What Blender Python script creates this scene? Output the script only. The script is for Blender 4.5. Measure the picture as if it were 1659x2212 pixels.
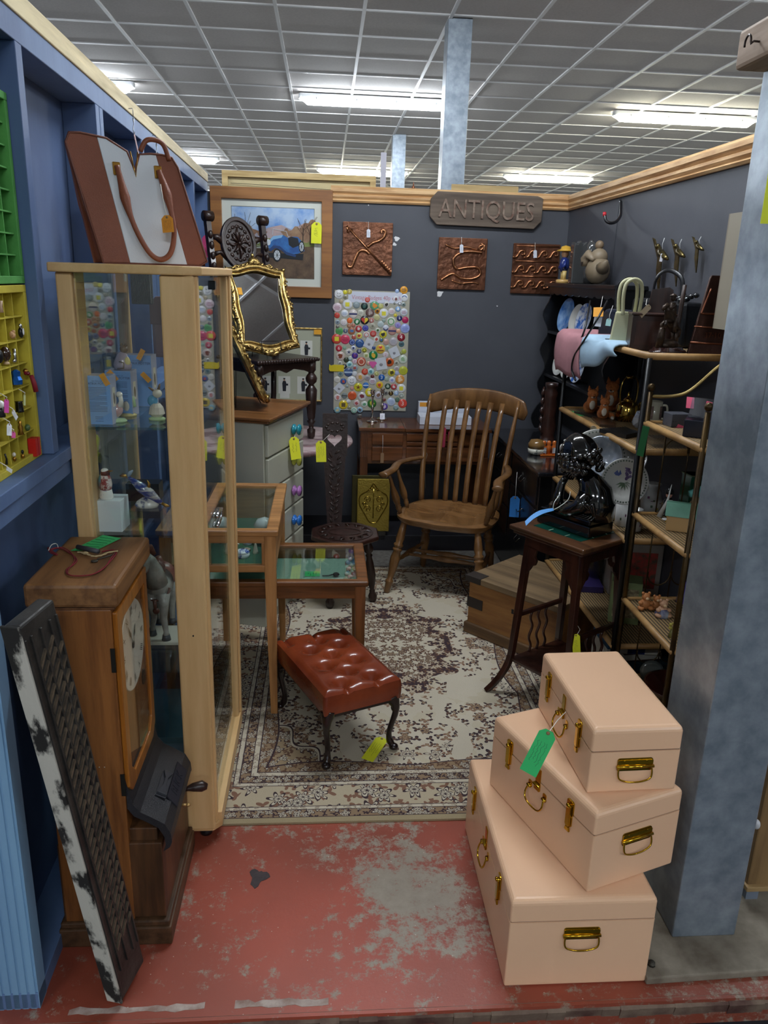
import bpy, math, random
from mathutils import Vector as V, Matrix as M, Euler
random.seed(7)
pi=math.pi; R=math.radians
S=bpy.context.scene
for o in list(bpy.data.objects): bpy.data.objects.remove(o)
# ---------------- camera ----------------
F=1681.3; PITCH,YAW,ROLL,HC=.2927,.0810,-.0305,1.65
cp,sp,cy,sy=math.cos(PITCH),math.sin(PITCH),math.cos(YAW),math.sin(YAW)
fw=V((sy*cp,cy*cp,-sp)); rt=V((cy,-sy,0)); dn=-(rt.cross(fw))
cr,sr=math.cos(ROLL),math.sin(ROLL)
r0=rt*cr+dn*sr; r1=-rt*sr+dn*cr; r2=fw
cam=bpy.data.cameras.new('camera'); cam.sensor_fit='HORIZONTAL'; cam.sensor_width=36; cam.lens=F/1659*36
cam.clip_start=.02; cam.clip_end=100
co=bpy.data.objects.new('camera',cam); S.collection.objects.link(co)
m=M((r0,-r1,-r2)).transposed().to_4x4(); m.translation=V((0,0,HC)); co.matrix_world=m
S.camera=co
S.view_settings.view_transform='Standard'; S.view_settings.look='None'
S.view_settings.exposure=2.6; S.view_settings.gamma=1; S.view_settings.use_curve_mapping=False
# world: faint even grey of the rest of the hall
w=bpy.data.worlds.new('world'); S.world=w; w.use_nodes=True
w.node_tree.nodes['Background'].inputs[0].default_value=(.8,.85,.9,1); w.node_tree.nodes['Background'].inputs[1].default_value=.15
TUBE_STRENGTH=17.0; TUBE_BACK=7.0; TUBE_COOL=(.86,.93,1.0); TUBE_WARM=(1.0,.98,.78)
# a point of the place from a measured photo point and a known plane
def ray(x,y): return r0*((x-829.5)/F)+r1*((y-1106)/F)+r2
def Z(x,y,z=0): d=ray(x,y); return V((0,0,HC))+d*((z-HC)/d.z)
def X(x,y,c): d=ray(x,y); return V((0,0,HC))+d*(c/d.x)
def Y(x,y,c): d=ray(x,y); return V((0,0,HC))+d*(c/d.y)
# ---------------- materials ----------------
def lin(h):
    if isinstance(h,(tuple,list)): return tuple(h)[:3]
    h=h.lstrip('#'); o=[]
    for i in (0,2,4):
        c=int(h[i:i+2],16)/255; o.append(c/12.92 if c<=.04045 else ((c+.055)/1.055)**2.4)
    return tuple(o)
MC={}
def nn(nt,t,**k):
    n=nt.nodes.new(t)
    for a,b in k.items():
        if a.startswith('i_'): n.inputs[a[2:].replace('_',' ')].default_value=b
        else: setattr(n,a,b)
    return n
def mat(col,rough=.5,metal=0,var=0,vs=8,bump=0,bs=60,coat=0,c2=None,name=None,stretch=None,emit=0,spec=.5,det=6,lo=.35,hi=.65,sheen=0,tr=0):
    key=(str(col),rough,metal,var,vs,bump,bs,coat,str(c2),str(stretch),emit,spec,det,lo,hi,sheen,tr)
    if key in MC: return MC[key]
    m=bpy.data.materials.new(name or 'm%d'%len(MC)); m.use_nodes=True; nt=m.node_tree
    b=nt.nodes['Principled BSDF']; c=lin(col)
    b.inputs['Base Color'].default_value=(*c,1); b.inputs['Roughness'].default_value=rough; b.inputs['Metallic'].default_value=metal
    b.inputs['Specular IOR Level'].default_value=spec
    if coat: b.inputs['Coat Weight'].default_value=coat; b.inputs['Coat Roughness'].default_value=.08
    if sheen: b.inputs['Sheen Weight'].default_value=sheen
    if tr: b.inputs['Transmission Weight'].default_value=tr
    if emit:
        b.inputs['Emission Color'].default_value=(*c,1); b.inputs['Emission Strength'].default_value=emit
    tc=None
    if var or c2 or bump:
        tc=nn(nt,'ShaderNodeTexCoord'); mp=nn(nt,'ShaderNodeMapping'); nt.links.new(tc.outputs['Object'],mp.inputs[0])
        if stretch: mp.inputs['Scale'].default_value=stretch
    if var or c2:
        d=lin(c2) if c2 else tuple(max(0,x*(1-var)) for x in c)
        n=nn(nt,'ShaderNodeTexNoise',i_Scale=vs,i_Detail=det,i_Roughness=.6); nt.links.new(mp.outputs[0],n.inputs[0])
        r=nn(nt,'ShaderNodeValToRGB'); r.color_ramp.elements[0].position=lo; r.color_ramp.elements[1].position=hi
        r.color_ramp.elements[0].color=(*d,1); r.color_ramp.elements[1].color=(*c,1)
        nt.links.new(n.outputs[0],r.inputs[0]); nt.links.new(r.outputs[0],b.inputs['Base Color'])
    if bump:
        n2=nn(nt,'ShaderNodeTexNoise',i_Scale=bs,i_Detail=4); nt.links.new(mp.outputs[0],n2.inputs[0])
        bp=nn(nt,'ShaderNodeBump',i_Strength=bump,i_Distance=.004); nt.links.new(n2.outputs[0],bp.inputs['Height']); nt.links.new(bp.outputs[0],b.inputs['Normal'])
    MC[key]=m; return m
def wood(c,c2,axis='z',rough=.4,s=1.0,coat=0,bump=.1):
    st={'x':(2.5*s,30*s,30*s),'y':(30*s,2.5*s,30*s),'z':(30*s,30*s,2.5*s)}[axis]
    return mat(c,rough=rough,c2=c2,vs=1.6,stretch=st,bump=bump,bs=2.5,coat=coat,lo=.36,hi=.6)
def glassm(tint=(.93,.97,.95),rough=.0,refl=1.0,key='g',dirt=0.0):
    k=('glass',tint,rough,refl,dirt)
    if k in MC: return MC[k]
    m=bpy.data.materials.new('glass_'+key); m.use_nodes=True; nt=m.node_tree
    for n in list(nt.nodes):
        if n.type!='OUTPUT_MATERIAL': nt.nodes.remove(n)
    out=nt.nodes['Material Output']
    t=nn(nt,'ShaderNodeBsdfTransparent'); t.inputs[0].default_value=(*tint,1)
    g=nn(nt,'ShaderNodeBsdfGlossy'); g.inputs['Roughness'].default_value=rough; g.inputs[0].default_value=(refl,refl,refl,1)
    f=nn(nt,'ShaderNodeFresnel'); ge=nn(nt,'ShaderNodeNewGeometry'); io=nn(nt,'ShaderNodeMath',operation='MULTIPLY_ADD'); io.inputs[1].default_value=-.8333; io.inputs[2].default_value=1.5; nt.links.new(ge.outputs['Backfacing'],io.inputs[0]); nt.links.new(io.outputs[0],f.inputs['IOR']); mx=nn(nt,'ShaderNodeMixShader')
    nt.links.new(f.outputs[0],mx.inputs[0]); nt.links.new(t.outputs[0],mx.inputs[1]); nt.links.new(g.outputs[0],mx.inputs[2]); nt.links.new(mx.outputs[0],out.inputs[0])
    MC[k]=m; return m
# ---------------- mesh builder ----------------
C=S.collection
class MB:
    def __init__(s): s.v=[];s.f=[];s.mi=[];s.sm=[];s.mats=[]
    def mat_index(s,mt):
        if mt is None: return 0
        if mt not in s.mats: s.mats.append(mt)
        return s.mats.index(mt)
    def add(s,vs,fs,mt=None,T=None,sm=False):
        b=len(s.v); i=s.mat_index(mt)
        for p in vs:
            p=V(p); s.v.append(T@p if T else p)
        for f in fs: s.f.append([b+k for k in f]); s.mi.append(i); s.sm.append(sm)
        return s
    def box(s,x0,x1,y0,y1,z0,z1,mt=None,T=None):
        return s.add([(x0,y0,z0),(x1,y0,z0),(x1,y1,z0),(x0,y1,z0),(x0,y0,z1),(x1,y0,z1),(x1,y1,z1),(x0,y1,z1)],
            [(0,3,2,1),(4,5,6,7),(0,1,5,4),(1,2,6,5),(2,3,7,6),(3,0,4,7)],mt,T)
    def tube(s,pts,r,n=8,closed=False,mt=None,T=None,sm=True,flat=None,up=None):
        pts=[V(p) for p in pts]; k=len(pts); rr=r if isinstance(r,(list,tuple)) else [r]*k
        vs=[];fs=[];prev=None
        for i,p in enumerate(pts):
            a=pts[(i-1)%k] if (closed or i>0) else p; b=pts[(i+1)%k] if (closed or i<k-1) else p
            t=(b-a)
            if t.length<1e-9: t=V((0,0,1))
            t.normalize()
            if prev is None:
                u=V(up) if up else V((0,0,1)) if abs(t.z)<.9 else V((1,0,0))
                u=(u-t*u.dot(t)).normalized()
            else: 
                u=prev-t*prev.dot(t)
                u=u.normalized() if u.length>1e-6 else V((1,0,0))
            prev=u; w=t.cross(u)
            for j in range(n):
                an=2*pi*j/n; fx=flat if flat else 1
                vs.append(p+u*(math.cos(an)*rr[i]*fx)+w*(math.sin(an)*rr[i]))
        for i in range(k if closed else k-1):
            for j in range(n):
                a=i*n+j;b=i*n+(j+1)%n;c=((i+1)%k)*n+(j+1)%n;d=((i+1)%k)*n+j
                fs.append((a,b,c,d))
        if not closed: fs.append(tuple(reversed(range(n)))); fs.append(tuple((k-1)*n+j for j in range(n)))
        return s.add(vs,fs,mt,T,sm)
    def cyl(s,a,b,r,r2=None,n=16,mt=None,T=None,sm=True): return s.tube([a,b],[r,r if r2 is None else r2],n,mt=mt,T=T,sm=sm)
    def lathe(s,prof,n=24,mt=None,T=None,sm=True,ang=2*pi,sx=1,sy=1):
        vs=[];fs=[];k=len(prof);full=ang>6.28; m=n if full else n+1
        for r,z in prof:
            for j in range(m): a=ang*j/n; vs.append((r*math.cos(a)*sx,r*math.sin(a)*sy,z))
        for i in range(k-1):
            for j in range(n):
                a=i*m+j;b=i*m+(j+1)%m; fs.append((a,b,b+m,a+m))
        if prof[0][0]>1e-5 and full: fs.append(tuple(reversed(range(m))))
        if prof[-1][0]>1e-5 and full: fs.append(tuple((k-1)*m+j for j in range(m)))
        return s.add(vs,fs,mt,T,sm)
    def prism(s,poly,z0,z1,mt=None,T=None,sm=False):
        n=len(poly); ar=sum(poly[i][0]*poly[(i+1)%n][1]-poly[(i+1)%n][0]*poly[i][1] for i in range(n))
        if ar<0: poly=list(reversed(poly))
        vs=[(x,y,z0) for x,y in poly]+[(x,y,z1) for x,y in poly]
        fs=[tuple(reversed(range(n))),tuple(range(n,2*n))]+[(i,(i+1)%n,(i+1)%n+n,i+n) for i in range(n)]
        return s.add(vs,fs,mt,T,sm)
    def ball(s,c,r,nu=14,nv=9,mt=None,T=None,rot=None):
        if not isinstance(r,(tuple,list)): r=(r,r,r)
        c=V(c); q=rot if rot else M.Identity(3)
        vs=[];fs=[]
        for i in range(nv+1):
            p=pi*i/nv
            for j in range(nu):
                a=2*pi*j/nu; vs.append(c+q@V((math.sin(p)*math.cos(a)*r[0],math.sin(p)*math.sin(a)*r[1],-math.cos(p)*r[2])))
        for i in range(nv):
            for j in range(nu): fs.append((i*nu+j,i*nu+(j+1)%nu,(i+1)*nu+(j+1)%nu,(i+1)*nu+j))
        return s.add(vs,fs,mt,T,True)
    def grid(s,fn,nu,nv,mt=None,T=None,sm=True,cu=False):
        vs=[fn(i/nu,j/nv) for j in range(nv+1) for i in range(nu+(0 if cu else 1))]; w=nu+(0 if cu else 1)
        fs=[(j*w+i,j*w+(i+1)%w,(j+1)*w+(i+1)%w,(j+1)*w+i) for j in range(nv) for i in range(nu)]
        return s.add(vs,fs,mt,T,sm)
    def poly(s,pts,mt=None,T=None): return s.add(pts,[tuple(range(len(pts)))],mt,T)
    def text(s,t,size,mt=None,T=None,depth=0,align='CENTER'):
        cu=bpy.data.curves.new('t','FONT'); cu.body=t; cu.size=size; cu.align_x=align; cu.align_y='CENTER'; cu.extrude=depth; cu.resolution_u=3
        ob=bpy.data.objects.new('t',cu); me=ob.to_mesh()
        s.add([v.co.copy() for v in me.vertices],[tuple(p.vertices) for p in me.polygons],mt,T)
        ob.to_mesh_clear(); bpy.data.objects.remove(ob); bpy.data.curves.remove(cu); return s
    def build(s,name,mt=None,parent=None,bev=0,sub=0,seg=2,loc=None):
        me=bpy.data.meshes.new(name); me.from_pydata([tuple(v) for v in s.v],[],s.f)
        mats=s.mats if s.mats else [mt]
        if s.mats and mt: 
            mats=s.mats
        for q in mats: me.materials.append(q)
        for p,i,sm in zip(me.polygons,s.mi,s.sm): p.material_index=i if s.mats else 0; p.use_smooth=sm
        me.update(); o=bpy.data.objects.new(name,me); C.objects.link(o)
        if parent: o.parent=parent
        if loc: o.location=loc
        if sub: q=o.modifiers.new('s','SUBSURF'); q.levels=sub; q.render_levels=sub
        if bev:
            q=o.modifiers.new('b','BEVEL'); q.width=bev; q.segments=seg; q.limit_method='ANGLE'; q.angle_limit=R(40)
        return o
def tag(o,label,cat,group=None):
    o['label']=label; o['category']=cat
    if group: o['group']=group
    return o
def thing(name,label,cat,loc=(0,0,0),rz=0,group=None,mw=None):
    o=bpy.data.objects.new(name,None); o.empty_display_size=.05; C.objects.link(o)
    if mw is not None: o.matrix_world=mw
    else: o.location=loc; o.rotation_euler=(0,0,rz)
    return tag(o,label,cat,group)
def struct(name,mb,mt,parent=None,bev=0):
    o=mb.build(name,mt,parent,bev); o['kind']='structure'; return o
def TM(loc=(0,0,0),rx=0,ry=0,rz=0): return M.Translation(V(loc))@Euler((rx,ry,rz)).to_matrix().to_4x4()
def basis(loc,x,y):   # local x,y given, z = x cross y
    x=V(x).normalized(); y=V(y); y=(y-x*y.dot(x)).normalized(); z=x.cross(y)
    m=M((x,y,z)).transposed().to_4x4(); m.translation=V(loc); return m
def copy_tree(o,parent=None):
    c=o.copy(); C.objects.link(c); c.parent=parent
    for ch in [k for k in bpy.data.objects if k.parent==o]: copy_tree(ch,c)
    return c
def rr(w,h,r,n=4,cx=0,cy=0):
    out=[]
    for qx,qy,a0 in ((1,1,0),(-1,1,90),(-1,-1,180),(1,-1,270)):
        for k in range(n+1):
            a=R(a0+90*k/n); out.append((cx+qx*(w/2-r)+r*math.cos(a),cy+qy*(h/2-r)+r*math.sin(a)))
    return out
def circ(r,n=16,cx=0,cy=0,ry=None): return [(cx+r*math.cos(2*pi*k/n),cy+(ry or r)*math.sin(2*pi*k/n)) for k in range(n)]
def ribbon(mb,pts,w,z,mt,T=None,th=.0004):
    # flat stroke in the xy plane
    for a,b in zip(pts,pts[1:]):
        a=V((a[0],a[1]));b=V((b[0],b[1])); d=b-a
        if d.length<1e-7: continue
        d.normalize(); n=V((-d.y,d.x))*w/2; a=a-d*w*.3; b=b+d*w*.3
        mb.add([(a.x+n.x,a.y+n.y,z),(a.x-n.x,a.y-n.y,z),(b.x-n.x,b.y-n.y,z),(b.x+n.x,b.y+n.y,z)],[(0,1,2,3)],mt,T)
def scribble(mb,w,h,lines,z,mt,T=None,sw=.0007):
    for k in range(lines):
        y=h/2-(k+.6)*h/lines; x=-w/2; pts=[]; e=w/2-random.random()*w*.35
        while x<e:
            pts.append((x,y+random.uniform(-1,1)*h/lines*.3)); x+=w*.045
        ribbon(mb,pts,sw,z,mt,T)
def price_tag(name,label,top,bot,w,normal,col,string=None,lines=4,hole=True,group='price tags'):
    top=V(top);bot=V(bot); u=(top-bot); h=u.length; u.normalize(); n=V(normal); n=(n-u*n.dot(u)).normalized(); x=u.cross(n)
    t=thing(name,label,'price tag',mw=basis((top+bot)/2,x,u),group=None)
    c=w*.28 if hole or string else .0001
    MB().prism([(-w/2,-h/2),(w/2,-h/2),(w/2,h/2-c),(w/2-c,h/2),(-w/2+c,h/2),(-w/2,h/2-c)],-.0004,.0004).build('card',mat(col,rough=.7),t)
    if lines:
        b=MB(); scribble(b,h*.62,w*.7,lines,0,None,T=TM((0,-h*.08,.0007),rz=-pi/2),sw=w*.014); b.build('handwriting',mat('#2a2a3a',rough=.8),t)
    if hole:
        b=MB(); b.lathe([(w*.05,-.0006),(w*.11,-.0006),(w*.11,.0008),(w*.05,.0008)],12,T=TM((0,h/2-w*.17,0))); b.build('eyelet',mat('#8a6a45',rough=.6),t)
    if string:
        iv=t.matrix_world.inverted() if False else basis((top+bot)/2,x,u).inverted()
        pts=[iv@V(p) for p in string]; MB().tube(pts,.0009,6).build('string',mat('#e8e4da',rough=.9),t)
    return t
# ================= SETTING =================
CZ=3.388
# floor: painted red concrete with worn patches
def floor_mat():
    m=bpy.data.materials.new('red_floor'); m.use_nodes=True; nt=m.node_tree; b=nt.nodes['Principled BSDF']; L=nt.links.new
    tc=nn(nt,'ShaderNodeTexCoord')
    n1=nn(nt,'ShaderNodeTexNoise',i_Scale=3.2,i_Detail=10,i_Roughness=.8); L(tc.outputs['Object'],n1.inputs[0])
    n2=nn(nt,'ShaderNodeTexNoise',i_Scale=20,i_Detail=9,i_Roughness=.82); L(tc.outputs['Object'],n2.inputs[0])
    n3=nn(nt,'ShaderNodeTexNoise',i_Scale=1.1,i_Detail=3); L(tc.outputs['Object'],n3.inputs[0])
    r1=nn(nt,'ShaderNodeValToRGB'); e=r1.color_ramp.elements; e[0].position=.38; e[0].color=(*lin('#83402f'),1); e[1].position=.62; e[1].color=(*lin('#ab4e3a'),1); L(n3.outputs[0],r1.inputs[0])
    ad=nn(nt,'ShaderNodeMath',operation='ADD'); L(n1.outputs[0],ad.inputs[0]); L(n2.outputs[0],ad.inputs[1])
    r2=nn(nt,'ShaderNodeValToRGB'); e=r2.color_ramp.elements; e[0].position=.53; e[0].color=(0,0,0,1); e[1].position=.58; e[1].color=(1,1,1,1)
    dv=nn(nt,'ShaderNodeVectorMath',operation='DISTANCE'); mpp=nn(nt,'ShaderNodeMapping'); mpp.inputs['Scale'].default_value=(1.3,1,1); L(tc.outputs['Object'],mpp.inputs[0]); L(mpp.outputs[0],dv.inputs[0]); dv.inputs[1].default_value=(.33,1.78,0)
    sp=nn(nt,'ShaderNodeMapRange'); sp.inputs['From Min'].default_value=.06; sp.inputs['From Max'].default_value=.42; sp.inputs['To Min'].default_value=.085; sp.inputs['To Max'].default_value=0; L(dv.outputs['Value'],sp.inputs[0])
    md=nn(nt,'ShaderNodeMath',operation='MULTIPLY_ADD'); md.inputs[1].default_value=.5; L(ad.outputs[0],md.inputs[0]); L(sp.outputs[0],md.inputs[2]); L(md.outputs[0],r2.inputs[0])
    mx=nn(nt,'ShaderNodeMix',data_type='RGBA'); L(r2.outputs[0],mx.inputs[0]); L(r1.outputs[0],mx.inputs[6])
    r4=nn(nt,'ShaderNodeValToRGB'); e=r4.color_ramp.elements; e[0].color=(*lin('#6b5f52'),1); e[1].color=(*lin('#a89d8c'),1); L(n2.outputs[0],r4.inputs[0]); L(r4.outputs[0],mx.inputs[7])
    # small white flecks
    v=nn(nt,'ShaderNodeTexVoronoi',i_Scale=38); L(tc.outputs['Object'],v.inputs[0])
    r5=nn(nt,'ShaderNodeValToRGB'); e=r5.color_ramp.elements; e[0].position=.035; e[0].color=(1,1,1,1); e[1].position=.06; e[1].color=(0,0,0,1); L(v.outputs['Distance'],r5.inputs[0])
    mx2=nn(nt,'ShaderNodeMix',data_type='RGBA'); L(r5.outputs[0],mx2.inputs[0]); L(mx.outputs[2],mx2.inputs[6]); mx2.inputs[7].default_value=(*lin('#c9bfb0'),1)
    L(mx2.outputs[2],b.inputs['Base Color']); b.inputs['Roughness'].default_value=.38
    bp=nn(nt,'ShaderNodeBump',i_Strength=.25,i_Distance=.004); L(ad.outputs[0],bp.inputs['Height']); L(bp.outputs[0],b.inputs['Normal'])
    return m
RED=floor_mat()
b=MB(); b.box(-.95,2.6,1.40,5.2,-.12,0); fl=struct('floor',b,RED)
gf=mat('#8b8d90',rough=.6,var=.25,vs=2)
b=MB(); b.box(-12,-.95,1.40,26,-.12,0); b.box(2.6,14,1.40,26,-.12,0); b.box(-.95,2.6,5.2,26,-.12,0); o=struct('floor',b,gf); o.name='floor_hall'
b=MB(); b.box(-2,4,-10,1.40,-.14,-.075); o=struct('floor',b,mat('#1d2228',rough=.5,var=.3,vs=3)); o.name='floor_lower'
b=MB(); b.box(-12,-2,-10,1.4,-.14,-.075); b.box(4,14,-10,1.4,-.14,-.075); o=struct('floor',b,gf); o.name='floor_sides'
# chipped kerb edge and worn white line on the slab edge
b=MB()
xs=[-.9+.045*k for k in range(60)]
for k in range(59):
    d0=random.uniform(0,.006)
    b.add([(xs[k],1.405,-.07),(xs[k+1],1.405,-.07),(xs[k+1],1.397-d0,-.015),(xs[k],1.397-d0,-.015),(xs[k],1.41,.0006),(xs[k+1],1.41,.0006)],[(0,1,2,3),(3,2,5,4)])
o=struct('trim_1',b,mat('#7d6a5a',rough=.8,c2='#4a2b25',vs=9,bump=.6,bs=40)); 
b=MB()
for x0,x1 in ((-.58,-.27),(-.2,.02)):
    n=14; pts=[(x0+(x1-x0)*k/n,1.428+random.uniform(-.004,.004)) for k in range(n+1)]+[(x1-(x1-x0)*k/n,1.446+random.uniform(-.005,.005)) for k in range(n+1)]
    b.prism(pts,.0003,.0008)
o=struct('trim_2',b,mat('#b9aaa0',rough=.8,c2='#8a6f64',vs=20))
# black tar blot on the floor
p=Z(557,1895); b=MB(); pts=[]
for k in range(22):
    a=2*pi*k/22; r=.033*(1+.28*math.sin(3*a+1)+random.uniform(-.16,.16)); pts.append((p.x+r*math.cos(a)*.8,p.y+r*math.sin(a)))
b.prism(pts,.0003,.0012); tag(b.build('tar_blot',mat('#3c3031',rough=.6,var=.4,vs=60)),'small black tar blot stuck to the red painted floor','stain')
# concrete pad beneath the steel column, with bolt
b=MB(); b.prism([(.80,1.445),(1.6,1.47),(1.6,2.3),(1.28,2.30),(.80,2.0)],0,.022)
struct('trim_3',b,mat('#8f8778',rough=.85,c2='#5f5547',vs=7,bump=.5,bs=30),bev=.004)
p=Z(1407,2084,.022); b=MB(); b.cyl((p.x,p.y,.022),(p.x,p.y,.03),.010,.009,8); b.ball((p.x,p.y,.03),(.008,.008,.004)); tag(b.build('anchor_bolt',mat('#4a4740',rough=.6,metal=.7)),'dark anchor bolt in the concrete pad beside the pink trunks','bolt')
# ceiling
tile=mat('#bfbab6',rough=.95,var=.1,vs=60,bump=.15,bs=180)
b=MB(); b.box(-12,14,-10,26,CZ,CZ+.1); struct('ceiling',b,tile)
b=MB(); gx0=-2.5798*.6; gy0=10.0714*.6
k=-18
while gx0+k*.6<14:
    x=gx0+k*.6; b.box(x-.012,x+.012,-10,26,CZ-.012,CZ+.001); k+=1
k=-26
while gy0+k*.6<26:
    y=gy0+k*.6; b.box(-12,14,y-.012,y+.012,CZ-.008,CZ+.001); k+=1
struct('trim_4',b,mat('#dcdcdc',rough=.5))
# hall shell
hw=mat('#c9c7c0',rough=.9)
for n,a in (('wall_far',(-12,14,25.9,26.1,0,CZ)),('wall_hall_left',(-12.2,-12,-10,26,0,CZ)),('wall_hall_right',(14,14.2,-10,26,0,CZ)),('wall_behind',(-12,14,-10.2,-10,-.1,CZ))):
    b=MB(); b.box(*a); struct(n,b,hw)
# --- dark stall walls: back and right ---
YB=5.03; XR=1.5
slate=mat('#484a51',rough=.62,c2='#42444b',vs=2.5,bump=.05,bs=120)
b=MB(); b.box(-.80,XR+.05,YB,YB+.05,0,2.11); struct('wall_back',b,slate)
b=MB(); b.box(XR,XR+.05,1.82,YB,0,2.11); struct('wall_right',b,slate)
pine=wood('#d3ad7d','#b08252','x',rough=.55); piney=wood('#cfa97a','#a87d50','y',rough=.55)
def trimprof(x): return [(0,0),(.012,0),(.020,.010),(.012,.018),(.022,.030),(.022,.040),(.012,.046),(.026,.060),(.026,.078),(.010,.092),(-.03,.092),(-.03,0)]
b=MB(); pr=trimprof(0)
vs=[(x,YB-a,2.075+c) for x in (.03,XR) for a,c in pr]; n=len(pr); b.add(vs,[(i,(i+1)%n,(i+1)%n+n,i+n) for i in range(n)]+[tuple(range(n)),tuple(range(2*n-1,n-1,-1))])
struct('trim_5',b,pine)
b=MB(); vs=[(XR-a,y,2.075+c) for y in (1.82,YB) for a,c in pr]; b.add(vs,[(i,(i+1)%n,(i+1)%n+n,i+n) for i in range(n)]+[tuple(range(n)),tuple(range(2*n-1,n-1,-1))])
struct('trim_6',b,piney)
# panel joint on the right wall, white plaster chips
b=MB(); p=X(1342,405,XR); b.box(XR-.002,XR,p.y-.0015,p.y+.0015,.2,2.07); struct('trim_7',b,mat('#2b2e35',rough=.8))
chips=MB()
for (x,y,s) in ((950,634,.022),(857,515,.015),(853,528,.012),(1074,661,.004),(796,443,.003)):
    p=Y(x,y,YB-.0012); pts=[(p.x+s*(1+random.uniform(-.4,.4))*math.cos(2*pi*k/9),p.z+s*(1+random.uniform(-.5,.3))*math.sin(2*pi*k/9)) for k in range(9)]
    chips.add([(a,YB-.0012,c) for a,c in pts],[tuple(range(9))])
struct('trim_8',chips,mat('#d9d9d9',rough=.9))
# black skirting + dark floor strip
b=MB(); b.box(-.7,XR,YB-.012,YB,0,.07); struct('baseboard_back',b,mat('#23252b',rough=.5))
b=MB(); b.box(-.70,XR,4.60,YB-.012,0,.108); o=struct('trim_9',b,mat('#1f1e24',rough=.55,var=.3,vs=9),bev=.004)
# --- blue studded wall on the left (built along its own axis, slightly turned) ---
blue=mat('#5a739b',rough=.6,c2='#4b628b',vs=5,bump=.12,bs=50,stretch=(1,1,.3))
blue2=mat('#53698f',rough=.65,c2='#475b83',vs=3,bump=.1,bs=40)
BT=M.Translation(V((-.648,1.45,0)))@M.Rotation(R(.84),4,'Z')   # local: x into room, y along the wall
def bw(name,boxes,mt,bev=.002):
    b=MB()
    for q in boxes: b.box(*q,T=BT)
    return struct(name,b,mt,bev=bev)
L=3.6
bw('wall_left',[(-.112,-.095,0.0,L,0,2.15)],blue2,0)
ys=[Xp.y-1.45 for Xp in (X(308,277,-.675),X(370.7,334.5,-.69),X(418,372,-.695),X(449,398,-.70))]
studs=[0.495-.04,1.09,1.135]+[y-.04 for y in ys]
k=10
for i,y in enumerate(studs): bw('trim_%d'%k,[(-.095,0,y,y+.040,1.215 if i==0 else .045,2.105)],blue); k+=1
bw('trim_17',[(-.095,0,0,L,2.105,2.160)],blue)
bw('trim_18',[(-.095,.004,-1.2,L,2.160,2.208)],wood('#d9c89c','#a3916a','y',rough=.6,s=.35),.003)
bw('trim_19',[(-.095,.012,0,L,1.182,1.214),(-.095,.004,0,L,1.142,1.178)],blue)
bw('trim_20',[(-.095,0,0,L,0,.045)],mat('#5d779f',rough=.6,c2='#4f678f',vs=5))
# end post with grooved face
b=MB()
prof=[(-.112,0)]; x=-.112
while x<.0: prof+=[(x+.012,0),(x+.0135,.003),(x+.0165,.003),(x+.018,0)]; x+=.0185
prof=[q for q in prof if q[0]<0]+[(0,0),(0,.045),(-.112,.045)]
b.prism(prof,0,2.16,T=BT); struct('trim_21',b,mat('#7fa6c6',rough=.55,c2='#7398bb',vs=4,stretch=(1,1,.2)))
# timber beam running out beside the steel column, upper right
t=MB(); t.box(.852,.926,.55,1.775,2.085,2.16); struct('trim_22',t,wood('#b8a18e','#97806c','y',rough=.7,s=.7),bev=.008)
hk=mat('#3d3330',rough=.35,metal=.8)
p=X(1640,90,.852); b=MB(); b.tube([(.858,p.y-.0,p.z)]+[(.84,p.y-.002,p.z)]+[(.835+.0*k,p.y+.012+.012*math.cos(a),p.z+.0+.014*math.sin(a)) for k,a in enumerate([R(q) for q in range(200,-30,-20)])],.0022,8)
tag(b.build('cup_hook',hk),'dark metal cup hook screwed in the timber beam at the upper right','hook')
# steel column, front right
galv=mat('#98a2ac',rough=.36,metal=.45,c2='#77828d',vs=16,bump=.08,bs=30)
def column(name,x0,x1,y0,y1,z0,label,rv=.004,struct_n=None):
    b=MB(); b.box(x0,x1,y0,y1,z0,CZ)
    o=b.build(name,galv,None,bev=rv); tag(o,label,'column','galvanised steel columns of the hall'); return o
c1=Z(1452,2024.6,.022); 
column('steel_column',.915,1.085,1.563,1.773,.022,'galvanised steel box column in the right foreground beside the pink trunks')
column('steel_column',.84,1.01,6.10,6.28,0,'galvanised steel column rising behind the wooden shop sign')
column('steel_column',.84,1.01,10.76,10.94,0,'farther galvanised steel column seen left of the one behind the shop sign')
column('steel_column',5.03,5.20,10.75,10.93,0,'most distant galvanised column, its head showing above the right wall')
# yellow notice on the near column
p0=Y(1642,483,1.562); p1=Y(1659,345,1.562)
b=MB(); b.box(p0.x,p0.x+.10,1.5605,1.5625,p0.z,p0.z+.17); tag(b.build('notice',mat('#d8e020',rough=.5)),'bright yellow notice fixed to the near steel column','sign')
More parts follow.
